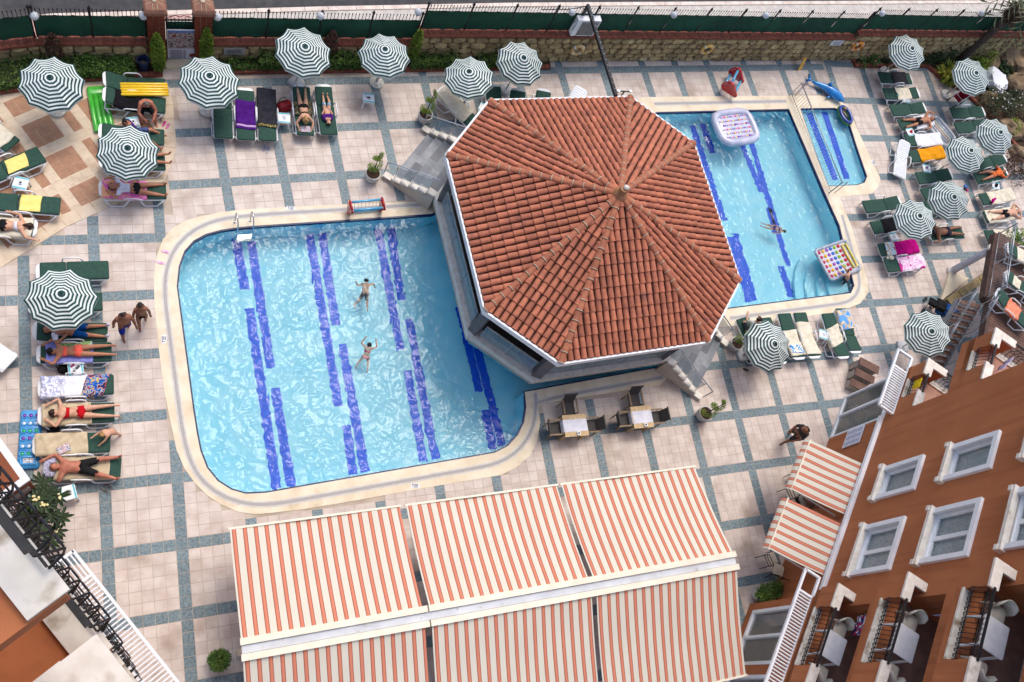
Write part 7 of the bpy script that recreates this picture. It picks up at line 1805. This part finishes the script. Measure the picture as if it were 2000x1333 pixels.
def hedge(px_front,depth,h,label,m='hedge',n=2600,size=.085):
    p=[G(x,y,.05) for x,y in px_front]; rnd=random.Random(int(px_front[0][0])); e=empty('hedge',tuple(p[0]),0,label,'hedge')
    L=[(p[i+1]-p[i]).length for i in range(len(p)-1)]; tot=sum(L)
    def f(r):
        t=r.uniform(0,tot); i=0
        while t>L[i] and i<len(L)-1: t-=L[i]; i+=1
        a=p[i].lerp(p[i+1],t/L[i]); d=(p[i+1]-p[i]).normalized(); nn=Vector((-d.y,d.x,0)); w=r.random(); q=r.random()
        top=h*(.82+.32*mnoise.noise((a.x*1.6,a.y*1.6,w*2)))
        if q<.62: z=top*r.uniform(.86,1.02); n_=Vector((0,0,1))
        else: z=top*r.uniform(.1,.95); w*=.12; n_=-nn
        return a+nn*(w*depth)+Vector((0,0,z)),n_
    mb=MB(); mb.add(*leaf_cloud(f,n,size,rnd,.6)); child_at(mb.build('foliage',LFm[m]),e)
    core=MB()
    for i in range(len(p)-1):
        d=(p[i+1]-p[i]).normalized(); nn=Vector((-d.y,d.x,0)); core.prism([XY(p[i]+nn*.08),XY(p[i+1]+nn*.08),XY(p[i+1]+nn*(depth-.08)),XY(p[i]+nn*(depth-.08))],.05,h*.62)
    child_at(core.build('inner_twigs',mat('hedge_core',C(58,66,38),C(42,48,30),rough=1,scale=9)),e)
hedge([(-60,192),(0,182),(100,166),(170,157)],1.05,.62,'clipped hedge behind the umbrella of the brown tiled corner',n=2200)
hedge([(160,157),(266,152)],.95,.58,'clipped hedge between the corner umbrella and the waste bin',n=2600)
hedge([(436,141),(545,139)],.8,.38,'low hedge patch beside the metal notice plate',n=1100)
hedge([(505,141),(600,139)],.9,.72,'rounded hedge behind the reading girl umbrella',n=1500)
hedge([(640,140),(712,138)],.9,.74,'rounded hedge between the two middle umbrellas',n=1500)
hedge([(800,139),(890,137)],.95,.74,'rounded hedge behind the steps umbrella',n=1700)
hedge([(930,137),(1000,135)],.85,.66,'rounded hedge half hidden behind the steps and wall umbrellas',n=1200)
def column_tree(px,h,r,label,m='topiary',n=1500):
    p=G(*px,.06); rnd=random.Random(int(px[0])); e=empty('columnar_conifer',(p.x,p.y,.05),0,label,'conifer')
    def f(q):
        t=q.random()**.8; a=q.uniform(0,6.3); k=r*(.55+.6*math.sin(math.pi*min(1,t*.9+.12)))*(1 if t<.8 else (1.05-t)/.25)*q.uniform(.75,1.05)
        return Vector((k*math.cos(a),k*math.sin(a),.15+t*(h-.15))),Vector((math.cos(a)*.5,math.sin(a)*.5,.9))
    mb=MB(); mb.add(*leaf_cloud(f,n,.10,rnd,.45)); mb.build('crown',LFm[m],e); mb=MB(); mb.tube([(0,0,-.03),(0,0,h*.8)],[.035,.012],6); mb.build('trunk',bark,e)
column_tree((112,127),1.55,.19,'slim conifer behind the corner umbrella against the stone wall','dry',1100); column_tree((310,140),1.95,.17,'tall conifer at the gate pillar beside the waste bin',n=2000); column_tree((403,128),1.95,.16,'tall conifer at the gate pillar beside the notice plate',n=1900); column_tree((640,118),1.6,.2,'thin brownish conifer between the middle umbrellas','dry',1000); column_tree((800,124),1.9,.15,'leaning slender conifer by the stepped wall',n=1100)
def pot_(e,r,h):
    mb=MB(); mb.lathe([(r*.72,0),(r*.95,h*.35),(r*.98,h*.8),(r*1.05,h*.84),(r*1.05,h),(r*.9,h),(r*.88,h*.86),(0,h*.85)],18); mb.build('pot',clay,e,smooth=True,auto=35)
    mb=MB(); mb.lathe([(r*.88,h*.87),(0,h*.9)],14); mb.build('potting_soil',potsoil,e)
def topiary(px,h,label,lean=0):
    p=G(*px,.1); rnd=random.Random(int(px[0]*3)); e=empty('spiral_topiary',(p.x,p.y,0),R(lean),label,'potted tree'); pot_(e,.27,.42)
    def f(q):
        t=q.random(); a=t*2*math.pi*2.0; R_=.19*(1-t*.7)+.02; c=Vector((R_*math.cos(a),R_*math.sin(a),.5+t*h)); v=Vector((q.gauss(0,1),q.gauss(0,1),q.gauss(0,1))); v.normalize(); return c+v*(.10*(1-t*.5))*q.uniform(.5,1),v
    mb=MB(); mb.add(*leaf_cloud(f,1600,.045,rnd,.5)); mb.build('crown',LFm['topiary'],e); mb=MB(); mb.tube([(0,0,.36),(0,0,.5+h)],[.025,.012],6); mb.build('trunk',bark,e)
topiary((726,347),1.25,'spiral clipped conifer in a white pot at the foot of the granite steps',20); topiary((828,232),1.25,'spiral clipped conifer in a white pot behind the steps handrail',80); topiary((1371,812),1.25,'spiral clipped conifer in a white pot by the dining tables',140); topiary((1432,676),1.25,'spiral clipped conifer in a white pot beside the pavilion steps umbrella',40)
# round bush under the awning end
p=G(428,1290,.4); e=empty('potted_bush',(p.x,p.y,0),0,'round clipped bush in a pot beside the awning post','potted bush'); pot_(e,.2,.32); rnd=random.Random(4)
def fb(q):
    v=Vector((q.gauss(0,1),q.gauss(0,1),q.gauss(0,1))); v.normalize(); return Vector((0,0,.55))+v*.29*q.uniform(.7,1),v
mb=MB(); mb.add(*leaf_cloud(fb,1500,.07,rnd,.5)); mb.build('foliage',LFm['mid'],e)
# pots by the low hotel window
for px,lab,m in (((1487,1162),'leafy plant in a white pot beside the brown window bay','mid'),((1512,1152),'bushy plant in a pot between its neighbours at the window bay','mid'),((1540,1146),'bright green plant in a pot under the slatted canopy','lime')):
    p=G(*px,.3); e=empty('potted_plant',(p.x,p.y,0),0,lab,'potted plant'); pot_(e,.24,.4); rnd=random.Random(px[0]); mb=MB(); mb.add(*leaf_cloud(ellip((0,0,.42),(.3,.3,.38),9,rnd),700,.11,rnd)); mb.build('foliage',LFm[m],e)
# rockery garden
rockm=mat('rock',C(150,128,100),C(110,92,72),rough=.9,scale=2.2,detail=8,bump=.6,bscale=7,wear=(C(84,76,64),1.6,.6))
def rock(px,r,label,z0=.0,sq=.7,seed=1,m=None):
    p=G(*px,z0+r*.3); bm=bmesh.new(); bmesh.ops.create_icosphere(bm,subdivisions=3,radius=1)
    for v in bm.verts:
        n_=mnoise.noise(v.co*1.3+Vector((seed*3.7,seed,0)))*.45+mnoise.noise(v.co*3+Vector((seed,0,seed*2)))*.16; v.co*=1+n_; v.co.z*=sq
    me=bpy.data.meshes.new('rock'); bm.to_mesh(me); bm.free(); me.materials.append(m or rockm); o=link('rock',me,None,(p.x,p.y,z0+r*.2)); o.scale=(r,r*.8,r); o.rotation_euler=(0,0,seed*1.3); tag(o,label,'rock')
rocks=[((1962,98),1.0,'large brown boulder behind the palm trunk in the rockery'),((1992,118),1.0,'brown boulder at the rockery back beside the largest one'),((1935,128),.6,'tan boulder below the palm in the rockery'),((1912,66),.45,'small pale boulder against the fence by the orange flower'),((1990,168),.9,'flat grey boulder beside the white basin'),((1932,196),.55,'tan boulder between the basin and the pushchair umbrella'),((1968,248),.55,'rounded pale boulder below the white flowered shrub'),((1992,256),.6,'pale boulder at the garden edge above the kerb umbrella'),((1990,300),.5,'low boulder near the brick kerb end'),((1895,62),.4,'small grey boulder under the fence by the palm')]
for i,(px,r,l) in enumerate(rocks): rock(px,r,l,.0,.7,i+1)
p=G(1950,158,.5); bm=bmesh.new(); bmesh.ops.create_icosphere(bm,subdivisions=3,radius=1)
for v in bm.verts: v.co*=1+mnoise.noise(v.co*1.5+Vector((9,2,1)))*.7; v.co.z=max(-.2,min(v.co.z,.35))*.8
me=bpy.data.meshes.new('basin'); bm.to_mesh(me); bm.free(); me.materials.append(white_w); o=link('rock_basin',me,None,(p.x,p.y,.4)); o.scale=(.55,.62,.8); tag(o,'white painted rock basin in the rockery garden','basin')
bush((1700,117),.55,.5,'mid','small leafy shrub with pink blooms in the brick bed corner',500,.12,flowers=('pink',7,.05))
bush((1738,112),.5,.45,'dark','dark low shrub beside the umbrella in the brick bed',450,.12)
bush((1812,98),.75,.8,'dark','dark glossy shrub against the end of the stone wall',900,.14)
bush((1838,76),.9,.9,'mid','spreading green shrub under the fence by the palm',1300,.13)
bush((1846,112),.8,.7,'dark','shadowy shrub at the foot of the palm trunk',900,.14)
bush((1856,142),.62,.8,'croton','yellow green broad leaved croton beside the pushchair umbrella',420,.34,asp=.38,clumps=9)
bush((1885,88),.8,.8,'mid','green shrub with orange blooms beside the palm trunk',1100,.12,flowers=('orange',6,.07))
bush((1915,112),.8,.8,'lime','bright green shrub on the far side of the palm trunk',1100,.12)
bush((1938,88),.7,.8,'mid','green climber on the boulders behind the palm',900,.12)
bush((1945,200),.95,.9,'olive','grey green shrub starred with white flowers by the basin',1700,.10,flowers=('white',26,.04))
bush((1985,206),.8,.8,'olive','olive shrub trailing beside the white flowered one',1100,.10,flowers=('white',10,.04))
bush((1908,222),.5,.4,'dark','low dark groundcover behind the red pushchair',500,.09)
bush((1945,246),.6,.4,'dry','dry brown groundcover above the kerb umbrella',700,.10); bush((1985,330),.8,.5,'dry','dry brown groundcover inside the brick kerb bend',900,.11); bush((1982,250),.45,.5,'lime','lime green shrub among the pale boulders',600,.10); bush((1960,140),.5,.5,'dark','dark fern tuft behind the white basin',500,.13)
bush((1992,468),.5,.9,'lime','leafy green shrub beyond the steel deck railing',600,.12,z0=1.6)
# palm
b=G(1868,120,0); e=empty('palm_tree',(b.x,b.y,0),0,'tall palm with a leaning rough trunk rising from the rockery','palm'); mb=MB()
pts=[(0,0,-.1),(.03,.02,1.2),(.06,.04,2.5),(.1,.08,4.2)]; mb.tube(pts,[.26,.2,.18,.17],10); mb.build('trunk',bark_p,e,smooth=True)
rnd=random.Random(12)
def fd(q):
    t=q.random(); a=q.uniform(0,6.3); return Vector((.1+.2*math.cos(a),.08+.2*math.sin(a),3.2+1.0*t)),Vector((math.cos(a),math.sin(a),-.7))
mb=MB(); mb.add(*leaf_cloud(fd,420,.38,rnd,.16)); mb.build('dry_frond_skirt',LFm['dry'],e)
for k in range(14):
    a=2*math.pi*k/14+rnd.uniform(-.2,.2); mb=MB(); L=1.9; pr=[]
    for i in range(9): t=i/8; pr.append(Vector((.1+L*t*math.cos(a),.08+L*t*math.sin(a),4.25+.55*math.sin(t*2.2)-.75*t*t)))
    mb.tube(pr,.018,4); 
    for i in range(1,9):
        for s in (-1,1):
            d=(pr[i]-pr[i-1]).normalized(); sd_=Vector((-math.sin(a),math.cos(a),0))*s; q=pr[i]; mb.add([q,q+sd_*.25+d*.12-Vector((0,0,.06)),q+sd_*.5+d*.25-Vector((0,0,.2)),q+sd_*.22+d*.2-Vector((0,0,.08))],[(0,1,2,3)])
    mb.build('frond',LFm['olive'],e)
# frangipani beside the lower balconies
b=G(100,1042,0.0); e=empty('frangipani',(b.x,b.y,0),0,'frangipani with long leaf rosettes and cream flowers by the balconies','tree')
mb=MB(); mb.tube([(0,0,0),(-.05,.05,.7),(-.1,.1,1.2)],[.07,.06,.05],8); mb.build('trunk',bark,e,smooth=True)
for i,(x,y,z,fl) in enumerate([(80,945,1.9,0),(52,993,2.2,0),(112,972,1.8,1),(86,985,2.3,1),(100,1005,2.1,0),(62,1020,1.9,0),(118,1012,1.7,0),(78,1040,2.2,0),(96,1060,1.9,0),(110,1038,1.6,1),(48,1012,1.7,0),(92,965,2.0,0),(70,975,2.4,1),(54,1048,2.0,1)]):
    q=G(x,y,z)-Vector((b.x,b.y,0)); mb=MB(); mb.tube([(-.1,.1,1.15),tuple(Vector((-.1,.1,1.15)).lerp(q,.6)+Vector((0,0,-.15))),tuple(q)],[.04,.03,.022],6); br=mb.build('branch',bark,e)
    n=11; rnd=random.Random(i)
    for k in range(n):
        a=2*math.pi*k/n+rnd.uniform(-.2,.2); L=rnd.uniform(.26,.38); d=Vector((math.cos(a),math.sin(a),rnd.uniform(-.1,.4))); s=Vector((-math.sin(a),math.cos(a),0)); w=.05
        mb=MB(); mb.add([q,q+d*L*.35+s*w,q+d*L*.75+s*w*.8-Vector((0,0,.02)),q+d*L-Vector((0,0,.06)),q+d*L*.75-s*w*.8-Vector((0,0,.02)),q+d*L*.35-s*w,q+d*L*.4+Vector((0,0,-.015)),],[(0,1,6),(1,2,6),(2,3,6),(3,4,6),(4,5,6),(5,0,6)]); mb.build('leaf',LFm['frangi'],br)
    if fl:
        for k in range(7):
            v=Vector((rnd.gauss(0,.05),rnd.gauss(0,.05),.05+rnd.uniform(0,.04))); mb=MB(); mb.lathe([(0,-.01),(.035,.008),(.02,.016),(0,.012)],5,0,q+v); mb.build('flower',petal['cream'],br)
# ================================================================== LEFT PORCH
ZPq=3.4; a=G(0,855,ZPq); b=G(59,937,ZPq); c=G(0,978,ZPq); dl=(a-b).normalized(); dc=(c-b).normalized(); far_a=b+dl*5; far_c=b+dc*3.2
e=empty('porch_roof',(b.x,b.y,0),0,'brown porch roof with a white border and a lettered strip at the picture edge','porch')
top=[XY(b),XY(far_a),XY(far_a+dc*3.2),XY(far_c)]
mb=MB(); mb.prism(top,ZPq-.1,ZPq); child_at(mb.build('white_border',white_w),e)
i_=lambda p,u,v: XY(p+dl*u+dc*v)
mb=MB(); mb.prism([i_(b,.17,.17),i_(b,5,.17),i_(b,5,3.2),i_(b,.17,3.2)],ZPq-.02,ZPq+.03); child_at(mb.build('roof_panel',terra2),e)
mb=MB(); mb.prism([i_(b,.03,.03),i_(b,5,.03),i_(b,5,3.2),i_(b,.03,3.2)],ZPq-1.25,ZPq-.1); child_at(mb.build('fascia',terra2),e)
q0=b+dc*.2-dl*.0; nn=-dl; mb=MB(); mb.bar(b+dc*.12+nn*.0+Vector((0,0,ZPq*0-.62)),b+dc*2.2+Vector((0,0,-.62)),.08,.26); child_at(mb.build('lettered_strip',mat('strip_grey',C(150,142,132),C(120,112,104),rough=.7,scale=14)),e)
mb=MB(); mb.prism([i_(b,2.2,.6),i_(b,4.9,.6),i_(b,4.9,3.1),i_(b,2.2,3.1)],0,ZPq-1.25); child_at(mb.build('porch_wall',terra2),e)
# ================================================================== DECK, STAIRS, COLUMN
DZ=2.53
dk=[G(1946,456,DZ),G(1925,582,DZ),G(1919,592,DZ),G(1904,647,DZ),G(1897,672,DZ)]
e=empty('wooden_deck',tuple(dk[0]),0,'raised brown plank deck with loungers beside the hotel','deck')
dv_=(dk[0]-dk[1]).normalized(); dv_.z=0; dn_=Vector((dv_.y,-dv_.x,0))
o0=dk[1]; tmin,tmax=-4.4,(dk[0]-dk[1]).dot(dv_)
bw=.14; k=0; t=tmin
while t<tmax:
    a=o0+dv_*t+dn_*(.08); edge=0.0
    if t<-.2: a=o0+dv_*t+dn_*(.35)
    mb=MB(); mb.bar(a+dv_*bw/2,a+dv_*bw/2+dn_*4.6,bw-.012,.03); child_at(mb.build('plank',woodd),e); t+=bw
mb=MB(); mb.bar(o0+dv_*0+Vector((0,0,-.14)),o0+dv_*tmax+Vector((0,0,-.14)),.16,.32); mb.bar(o0+dv_*0+dn_*.27+Vector((0,0,-.14)),o0+dv_*tmin+dn_*.27+Vector((0,0,-.14)),.16,.32); mb.bar(o0+Vector((0,0,-.14)),o0+dn_*.35+Vector((0,0,-.14)),.16,.32); child_at(mb.build('edge_beam',mat('edge_beam',C(92,70,62),C(76,58,52),rough=.8,scale=4)),e)
for (t,o_) in ((tmin+.2,4),(tmin+.2,.6),(tmax-.3,4.2)): mb=MB(); q=o0+dv_*t+dn_*o_; mb.tube([(q.x,q.y,0),(q.x,q.y,DZ-.1)],.09,8); child_at(mb.build('support',white_w),e)
b=G(1857,531,0); mb=MB(); e2=empty('fluted_column',(b.x,b.y,0),0,'pale fluted column holding up the deck corner','column'); n=16; vs=[];fs=[]
for i,(r,z) in enumerate(((.17,.18),(.16,.3),(.15,2.0),(.14,2.2))):
    for j in range(n*2): rr=r*(1 if j%2 else .9); a=math.pi*j/n; vs.append((rr*math.cos(a),rr*math.sin(a),z))
m=2*n
for i in range(3):
    for j in range(m): fs.append((i*m+j,i*m+(j+1)%m,(i+1)*m+(j+1)%m,(i+1)*m+j))
mb.add(vs,fs); mb.build('shaft',mat('column_white',C(206,206,214),C(190,190,198),rough=.6,scale=4),e2); mb=MB(); mb.lathe([(.24,0),(.24,.1),(.19,.18),(0,.18)],16); mb.build('plinth',whitest,e2); mb=MB(); mb.lathe([(.14,2.2),(.22,2.3),(.22,2.4),(0,2.4)],16); mb.build('capital',whitest,e2)
tri=MB(); tri.prism([XY(G(1832,592)),XY(G(1851,533)),XY(G(1888,546))],-.01,.16); tag(tri.build('corner_plinth',coping),'cream triangular plinth at the foot of the fluted column','plinth')
def steel_rail(pts,h,e,dens=.14,lat=False):
    """steel railing that follows pts; every picket a part"""
    for i in range(len(pts)-1):
        a=Vector(pts[i]);b=Vector(pts[i+1]); L=(b-a).length; up=Vector((0,0,1))
        for z,r in ((h,.025),(.12,.014),(h-.12,.014)): mb=MB(); mb.tube([a+up*z,b+up*z],r,6); child_at(mb.build('rail',metal,smooth=True),e)
        mb=MB(); mb.tube([a,a+up*(h+.04)],.026,6); mb.lathe([(.03,0),(.035,.02),(0,.06)],6,0,a+up*(h+.04)); child_at(mb.build('post',metal),e)
        n=max(1,int(L/dens))
        for k in range(1,n):
            p=a.lerp(b,k/n); q=a.lerp(b,min(1,(k+ (1.2 if lat else 0))/n)); mb=MB(); mb.tube([p+up*.12,q+up*(h-.12)],.007,4); child_at(mb.build('picket',metal),e)
            if lat: mb=MB(); mb.tube([q+up*.12,p+up*(h-.12)],.007,4); child_at(mb.build('picket',metal),e)
    mb=MB(); b=Vector(pts[-1]); mb.tube([b,b+Vector((0,0,h+.04))],.026,6); child_at(mb.build('post',metal),e)
e=empty('deck_railing',tuple(dk[1]),0,'steel lattice railing along the raised deck edge','railing'); steel_rail([o0+dv_*(tmax-.05)+dn_*.05,o0+dv_*(tmax*.5)+dn_*.05,o0+dv_*.05+dn_*.05],1.0,e,.13,True)
# stairs from the deck down to the terrace
T0=G(1896,588,2.4); T1=G(1826,712,.18); d=T1-T0; dh=Vector((d.x,d.y,0)); L=dh.length; dh.normalize(); sd_=Vector((-dh.y,dh.x,0)); n=11; SW=1.05
e=empty('deck_stairs',(T1.x,T1.y,0),0,'brown plank stairs with steel railings descending from the deck','stairs')
for k in range(n):
    p=T0+dh*(L*(k+.5)/n); z=2.4-(k+.5)*(2.4)/n+.0; 
    for h in (-1,1): mb=MB(); q=p+dh*(h*L/n*.25); mb.bar(Vector((q.x,q.y,z))-sd_*SW/2,Vector((q.x,q.y,z))+sd_*SW/2,L/n*.48,.04); child_at(mb.build('tread_plank',woodd),e)
for s in (-1,1): mb=MB(); mb.bar(Vector((T0.x,T0.y,2.25))+sd_*s*SW/2,Vector((T1.x,T1.y,-.0))+sd_*s*SW/2,.05,.22); child_at(mb.build('stringer',alu),e)
e=empty('stair_railing',(T1.x,T1.y,0),0,'steel railing on the column side of the deck stairs','railing'); s=1 if (T0+sd_-b).length<(T0-sd_-b).length else -1
def sp(k,s): p=T0+dh*(L*k); return Vector((p.x,p.y,2.4-2.3*k))+sd_*s*SW/2
steel_rail([sp(.02,1),sp(.5,1),sp(.98,1)],.95,e,.16); e=empty('stair_railing',(T1.x,T1.y,0),0,'steel railing on the hotel side of the deck stairs','railing'); steel_rail([sp(.02,-1),sp(.5,-1),sp(.98,-1)],.95,e,.16)
# low stone wall under the deck edge
a=G(1833,594);b=G(1931,527); mb=MB(); d=(b-a).normalized(); nn=Vector((d.y,-d.x,0)); e=empty('garden_wall',tuple(a),0,'low tan stone wall below the deck edge','wall'); mb.prism([XY(a),XY(b),XY(b+nn*.25),XY(a+nn*.25)],-.01,.5); child_at(mb.build('wall_core',stoned),e)
rnd=random.Random(3); t=0
while t<(b-a).length-.1:
    w=rnd.uniform(.2,.4); mb=MB(); mb.prism([XY(a+d*(t+.01)-nn*.02),XY(a+d*(t+w)-nn*.02),XY(a+d*(t+w)+nn*.27),XY(a+d*(t+.01)+nn*.27)],.0,.52+rnd.uniform(-.02,.02)); child_at(mb.build('stone',mat('tan_stone',C(186,164,120),C(150,128,90),rough=.9,scale=5,isl=.15,bump=.4)),e); t+=w
# deck loungers
for key,h,f,l in (('d1',(1958,486),(2040,520),'sun lounger on the raised deck closest to the lattice corner post'),('d2',(1956,540),(2036,585),'sun lounger on the raised deck with a crocheted cream cloth'),('d3',(1940,572),(2012,640),'sun lounger on the raised deck with a coral towel')): place(key,'low',h,f,l,None,DZ+.03)
towel('d1',.5,1.5,cream_t,'cream towel on the deck lounger by the corner post',seed=51); towel('d2',.35,.8,cream_t,'crocheted cream cloth on the middle deck lounger',seed=52,w=.45,drop=.02,wr=.02); towel('d3',.6,1.3,tmat('coral_towel',C(240,150,120),C(230,130,100)),'coral towel bunched on the deck lounger nearest the stairs',seed=53,wr=.03)
# pushchairs
def pushchair(px,rz,m,label,frame=black,s=1.0):
    p=G(*px,.3); e=empty('pushchair',(p.x,p.y,0),R(rz),label,'pushchair'); e.scale=(s,s,s)
    for x,y in ((-.3,-.25),(-.3,.25),(.32,-.22),(.32,.22)):
        mb=MB(); mb.tube([(x+.1*math.cos(a),y,.11+.1*math.sin(a)) for a in [i*math.pi/6 for i in range(12)]],.022,6,0,closed=True); mb.bar((x-.1,y,.11),(x+.1,y,.11),.015,.015); mb.bar((x,y,.01),(x,y,.21),.015,.015); mb.build('wheel',dark,e)
    mb=MB()
    for y in (-.24,.24): mb.tube([(.32,y*.9,.12),(.1,y,.45),(-.25,y,.75),(-.42,y,1.0)],.016,6); mb.tube([(-.3,y,.12),(.1,y,.45)],.016,6)
    mb.bar((-.42,-.24,1.0),(-.42,.24,1.0),.03,.03); mb.bar((.1,-.24,.45),(.1,.24,.45),.02,.02); mb.build('chassis',frame,e)
    mb=MB(); mb.add([(.3,-.2,.42),(.3,.2,.42),(-.02,.2,.36),(-.02,-.2,.36),(-.28,-.19,.82),(-.28,.19,.82)],[(0,1,2,3),(3,2,5,4)]); st=mb.build('seat',m,e); st.modifiers.new('t','SOLIDIFY').thickness=.05
    mb=MB(); vs=[]
    for i in range(7):
        a=R(20+i*22)
        for j in range(7): b_=-.22+.44*j/6; vs.append((-.2+.36*math.cos(a)*1.0,b_,.66+.34*math.sin(a)*(1-.25*(abs(b_)/.22)**3)))
    mb.add(vs,[(i*7+j,i*7+j+1,(i+1)*7+j+1,(i+1)*7+j) for i in range(6) for j in range(6)]); mb.build('hood',m,e,smooth=True).modifiers.new('t','SOLIDIFY').thickness=.015
pushchair((1872,192),205,cloth('stroller_red',C(140,20,44),C(120,16,36)),'red pushchair with pale piping beside a round umbrella base',white_p); pushchair((1820,598),60,blackc,'black pushchair parked by the low stone wall'); pushchair((1836,612),140,cloth('stroller_blue',C(40,110,190),C(30,40,60)),'black and blue pushchair parked below the deck stairs')
# ================================================================== BALCONY FURNITURE
cream_p=mat('cream_plastic',C(214,210,196),C(198,194,180),rough=.4,scale=5)
def patio_chair(loc,ang,z,label,m=cream_p):
    e=empty('patio_chair',(loc[0],loc[1],z),ang,label,'chair'); pad(rounded_rect(-.2,.22,.42,.06),.40,.43,.01).build('seat',m,e,smooth=True,auto=50)
    mb=MB(); vs=[]
    for i in range(9):
        a=R(100+i*20)
        for z_ in (.42,.8): vs.append((.27*math.cos(a)*(1 if z_<.5 else 1.12),.24*math.sin(a)*(1 if z_<.5 else 1.05),z_-(.14 if z_>.5 and i in(0,8) else 0)))
    mb.add(vs,[(2*i,2*i+2,2*i+3,2*i+1) for i in range(8)]); mb.build('backrest',m,e,smooth=True).modifiers.new('t','SOLIDIFY').thickness=.02
    for sx in (-1,1):
        for sy in (-1,1): mb=MB(); mb.bar((sx*.17,sy*.18,.4),(sx*.22,sy*.21,0),.04,.04); mb.build('leg',m,e)
names=['first','second','third']
for k in range(3):
    z=3.93+3*k; lev=['lowest','middle','highest'][k]
    q=bld(-1.75,-.55,0); e=empty('balcony_table',(q.x,q.y,z),BR,'white square plastic table on the %s railed balcony'%lev,'table'); pad(rounded_rect(-.42,.42,.72,.05),.68,.71,.01).build('table_top',white_p,e,smooth=True,auto=50)
    for sx in (-1,1):
        for sy in (-1,1): mb=MB(); mb.bar((sx*.36,sy*.3,.69),(sx*.38,sy*.32,0),.05,.05); mb.build('leg',white_p,e)
    q=bld(-1.0,-.75); patio_chair((q.x,q.y),BR+math.pi,z,'cream plastic chair at the window side of the %s balcony table'%lev); q=bld(-2.55,-.6); patio_chair((q.x,q.y),BR,z,'cream plastic chair at the far side of the %s balcony table'%lev)
def hang(p0,p1,drop,m,label,nm='hanging_towel',z=0):
    mb=MB(); n=8; vs=[]
    for i in range(n+1):
        a=Vector(p0).lerp(Vector(p1),i/n)
        for j in range(5): vs.append(tuple(a+Vector((.02*math.sin(i*2+j),.02*math.cos(i*1.7),-drop*j/4))))
    mb.add(vs,[(i*5+j,(i+1)*5+j,(i+1)*5+j+1,i*5+j+1) for i in range(n) for j in range(4)]); o=mb.build(nm,m,None,None,None,True); tag(o,label,'towel'); o.modifiers.new('t','SOLIDIFY').thickness=.012
lil=tmat('lilac_hanging',C(190,184,214),C(170,164,200)); redblue=pattern_mat('red_blue_towel',[C(40,60,120),C(30,50,104),C(180,40,60),C(50,110,150),C(230,230,235)],5)
hang(bld(-.75,-.95,8.45),bld(-.35,-1.6,8.45),.55,lil,'lilac towel hanging on the middle balcony'); hang(bld(-.6,-.85,5.35),bld(-1.2,-.9,5.3),.5,redblue,'red and blue towel with white lettering on the lowest balcony'); hang(bld(-.45,-1.0,5.4),bld(-.45,-1.5,5.4),.45,lil,'lilac towel hanging at the back of the lowest balcony'); hang(bld(-.5,-.9,11.4),bld(-.45,-1.5,11.4),.5,pattern_mat('teal_black',[C(30,150,180),C(24,24,30),C(60,170,200),C(20,20,26)],4),'teal and black towel hanging on the highest balcony')
hang(bld(8.1,-.62,4.6),bld(8.5,-.62,4.6),.4,mat('yellow_cloth',C(226,190,20),C(206,170,16),rough=.9,scale=9),'yellow cloth over the corner balcony railing of the lower floor')
hang(bld(8.2,-1.3,7.5),bld(8.9,-1.6,7.5),.35,lil,'lilac cloth on the upper corner balcony')
hang(lw(1.05,-.5,16.4),lw(1.5,-.5,16.4),.5,mat('navy_cloth',C(36,44,104),C(30,36,90),rough=.9,scale=9),'navy cloth tied to the stacked iron railings')
# cafe chairs and a table in the shade of the wall awnings
wick=mat('wicker',C(120,100,80),C(90,74,60),rough=.8,scale=40)
def cafe_chair(px,rz,label):
    p=G(*px,.45); e=empty('cafe_chair',(p.x,p.y,0),R(rz),label,'chair'); pad(rounded_rect(-.2,.22,.42,.08),.42,.47,.02).build('seat',cream_t,e,smooth=True,auto=50)
    mb=MB()
    for y in (-.2,.2): mb.tube([(.24,y,0),(.2,y,.45),(-.2,y,.45),(-.3,y,0)],.014,5); mb.tube([(-.2,y,.45),(-.32,y,.92)],.014,5)
    mb.tube([(-.32,-.2,.92),(-.36,0,.98),(-.32,.2,.92)],.014,5); mb.tube([(-.26,-.2,.7),(-.3,0,.72),(-.26,.2,.7)],.012,5); mb.bar((-.2,-.2,.45),(-.2,.2,.45),.02,.02); mb.build('iron_frame',black,e)
for px,rz,l in (((1560,930),20,'iron cafe chair showing beyond the awning nearer the notice board'),((1548,962),10,'iron cafe chair showing in the gap between the two wall awnings'),((1572,978),100,'iron cafe chair deep in the gap between the wall awnings'),((1506,1092),10,'iron cafe chair beside the wall awning near the slatted canopy'),((1520,1115),60,'iron cafe chair with a cream seat below the small wall awning')): cafe_chair(px,rz,l)
p=G(1585,968,.7); e=empty('cafe_table',(p.x,p.y,0),0,'round brown cafe table under the wall awnings','table'); mb=MB(); mb.lathe([(.4,.70),(.42,.715),(.4,.73),(0,.73)],20); mb.build('table_top',woodd,e,smooth=True,auto=40); mb=MB(); mb.lathe([(.22,0),(.2,.03),(.04,.06),(.04,.7)],12); mb.build('pedestal',black,e,smooth=True,auto=40)
# stacked slatted bench by the glazed bay
b0=G(1678,765,.4); e=empty('slatted_bench',(b0.x,b0.y,0),BR+R(8),'brown and white slatted wooden step bench by the glazed bay','bench')
for k in range(3): mb=MB(); mb.box((.25+k*.42,0,.40+.16*k),(.34,.9,.05)); mb.build('tread',woodd,e); mb=MB(); mb.box((.25+k*.42,.0,.19+.08*k),(.30,.8,.36+.16*k)); mb.build('box',mat('bench_side',C(186,176,164),C(150,140,130),rough=.8,scale=9),e)
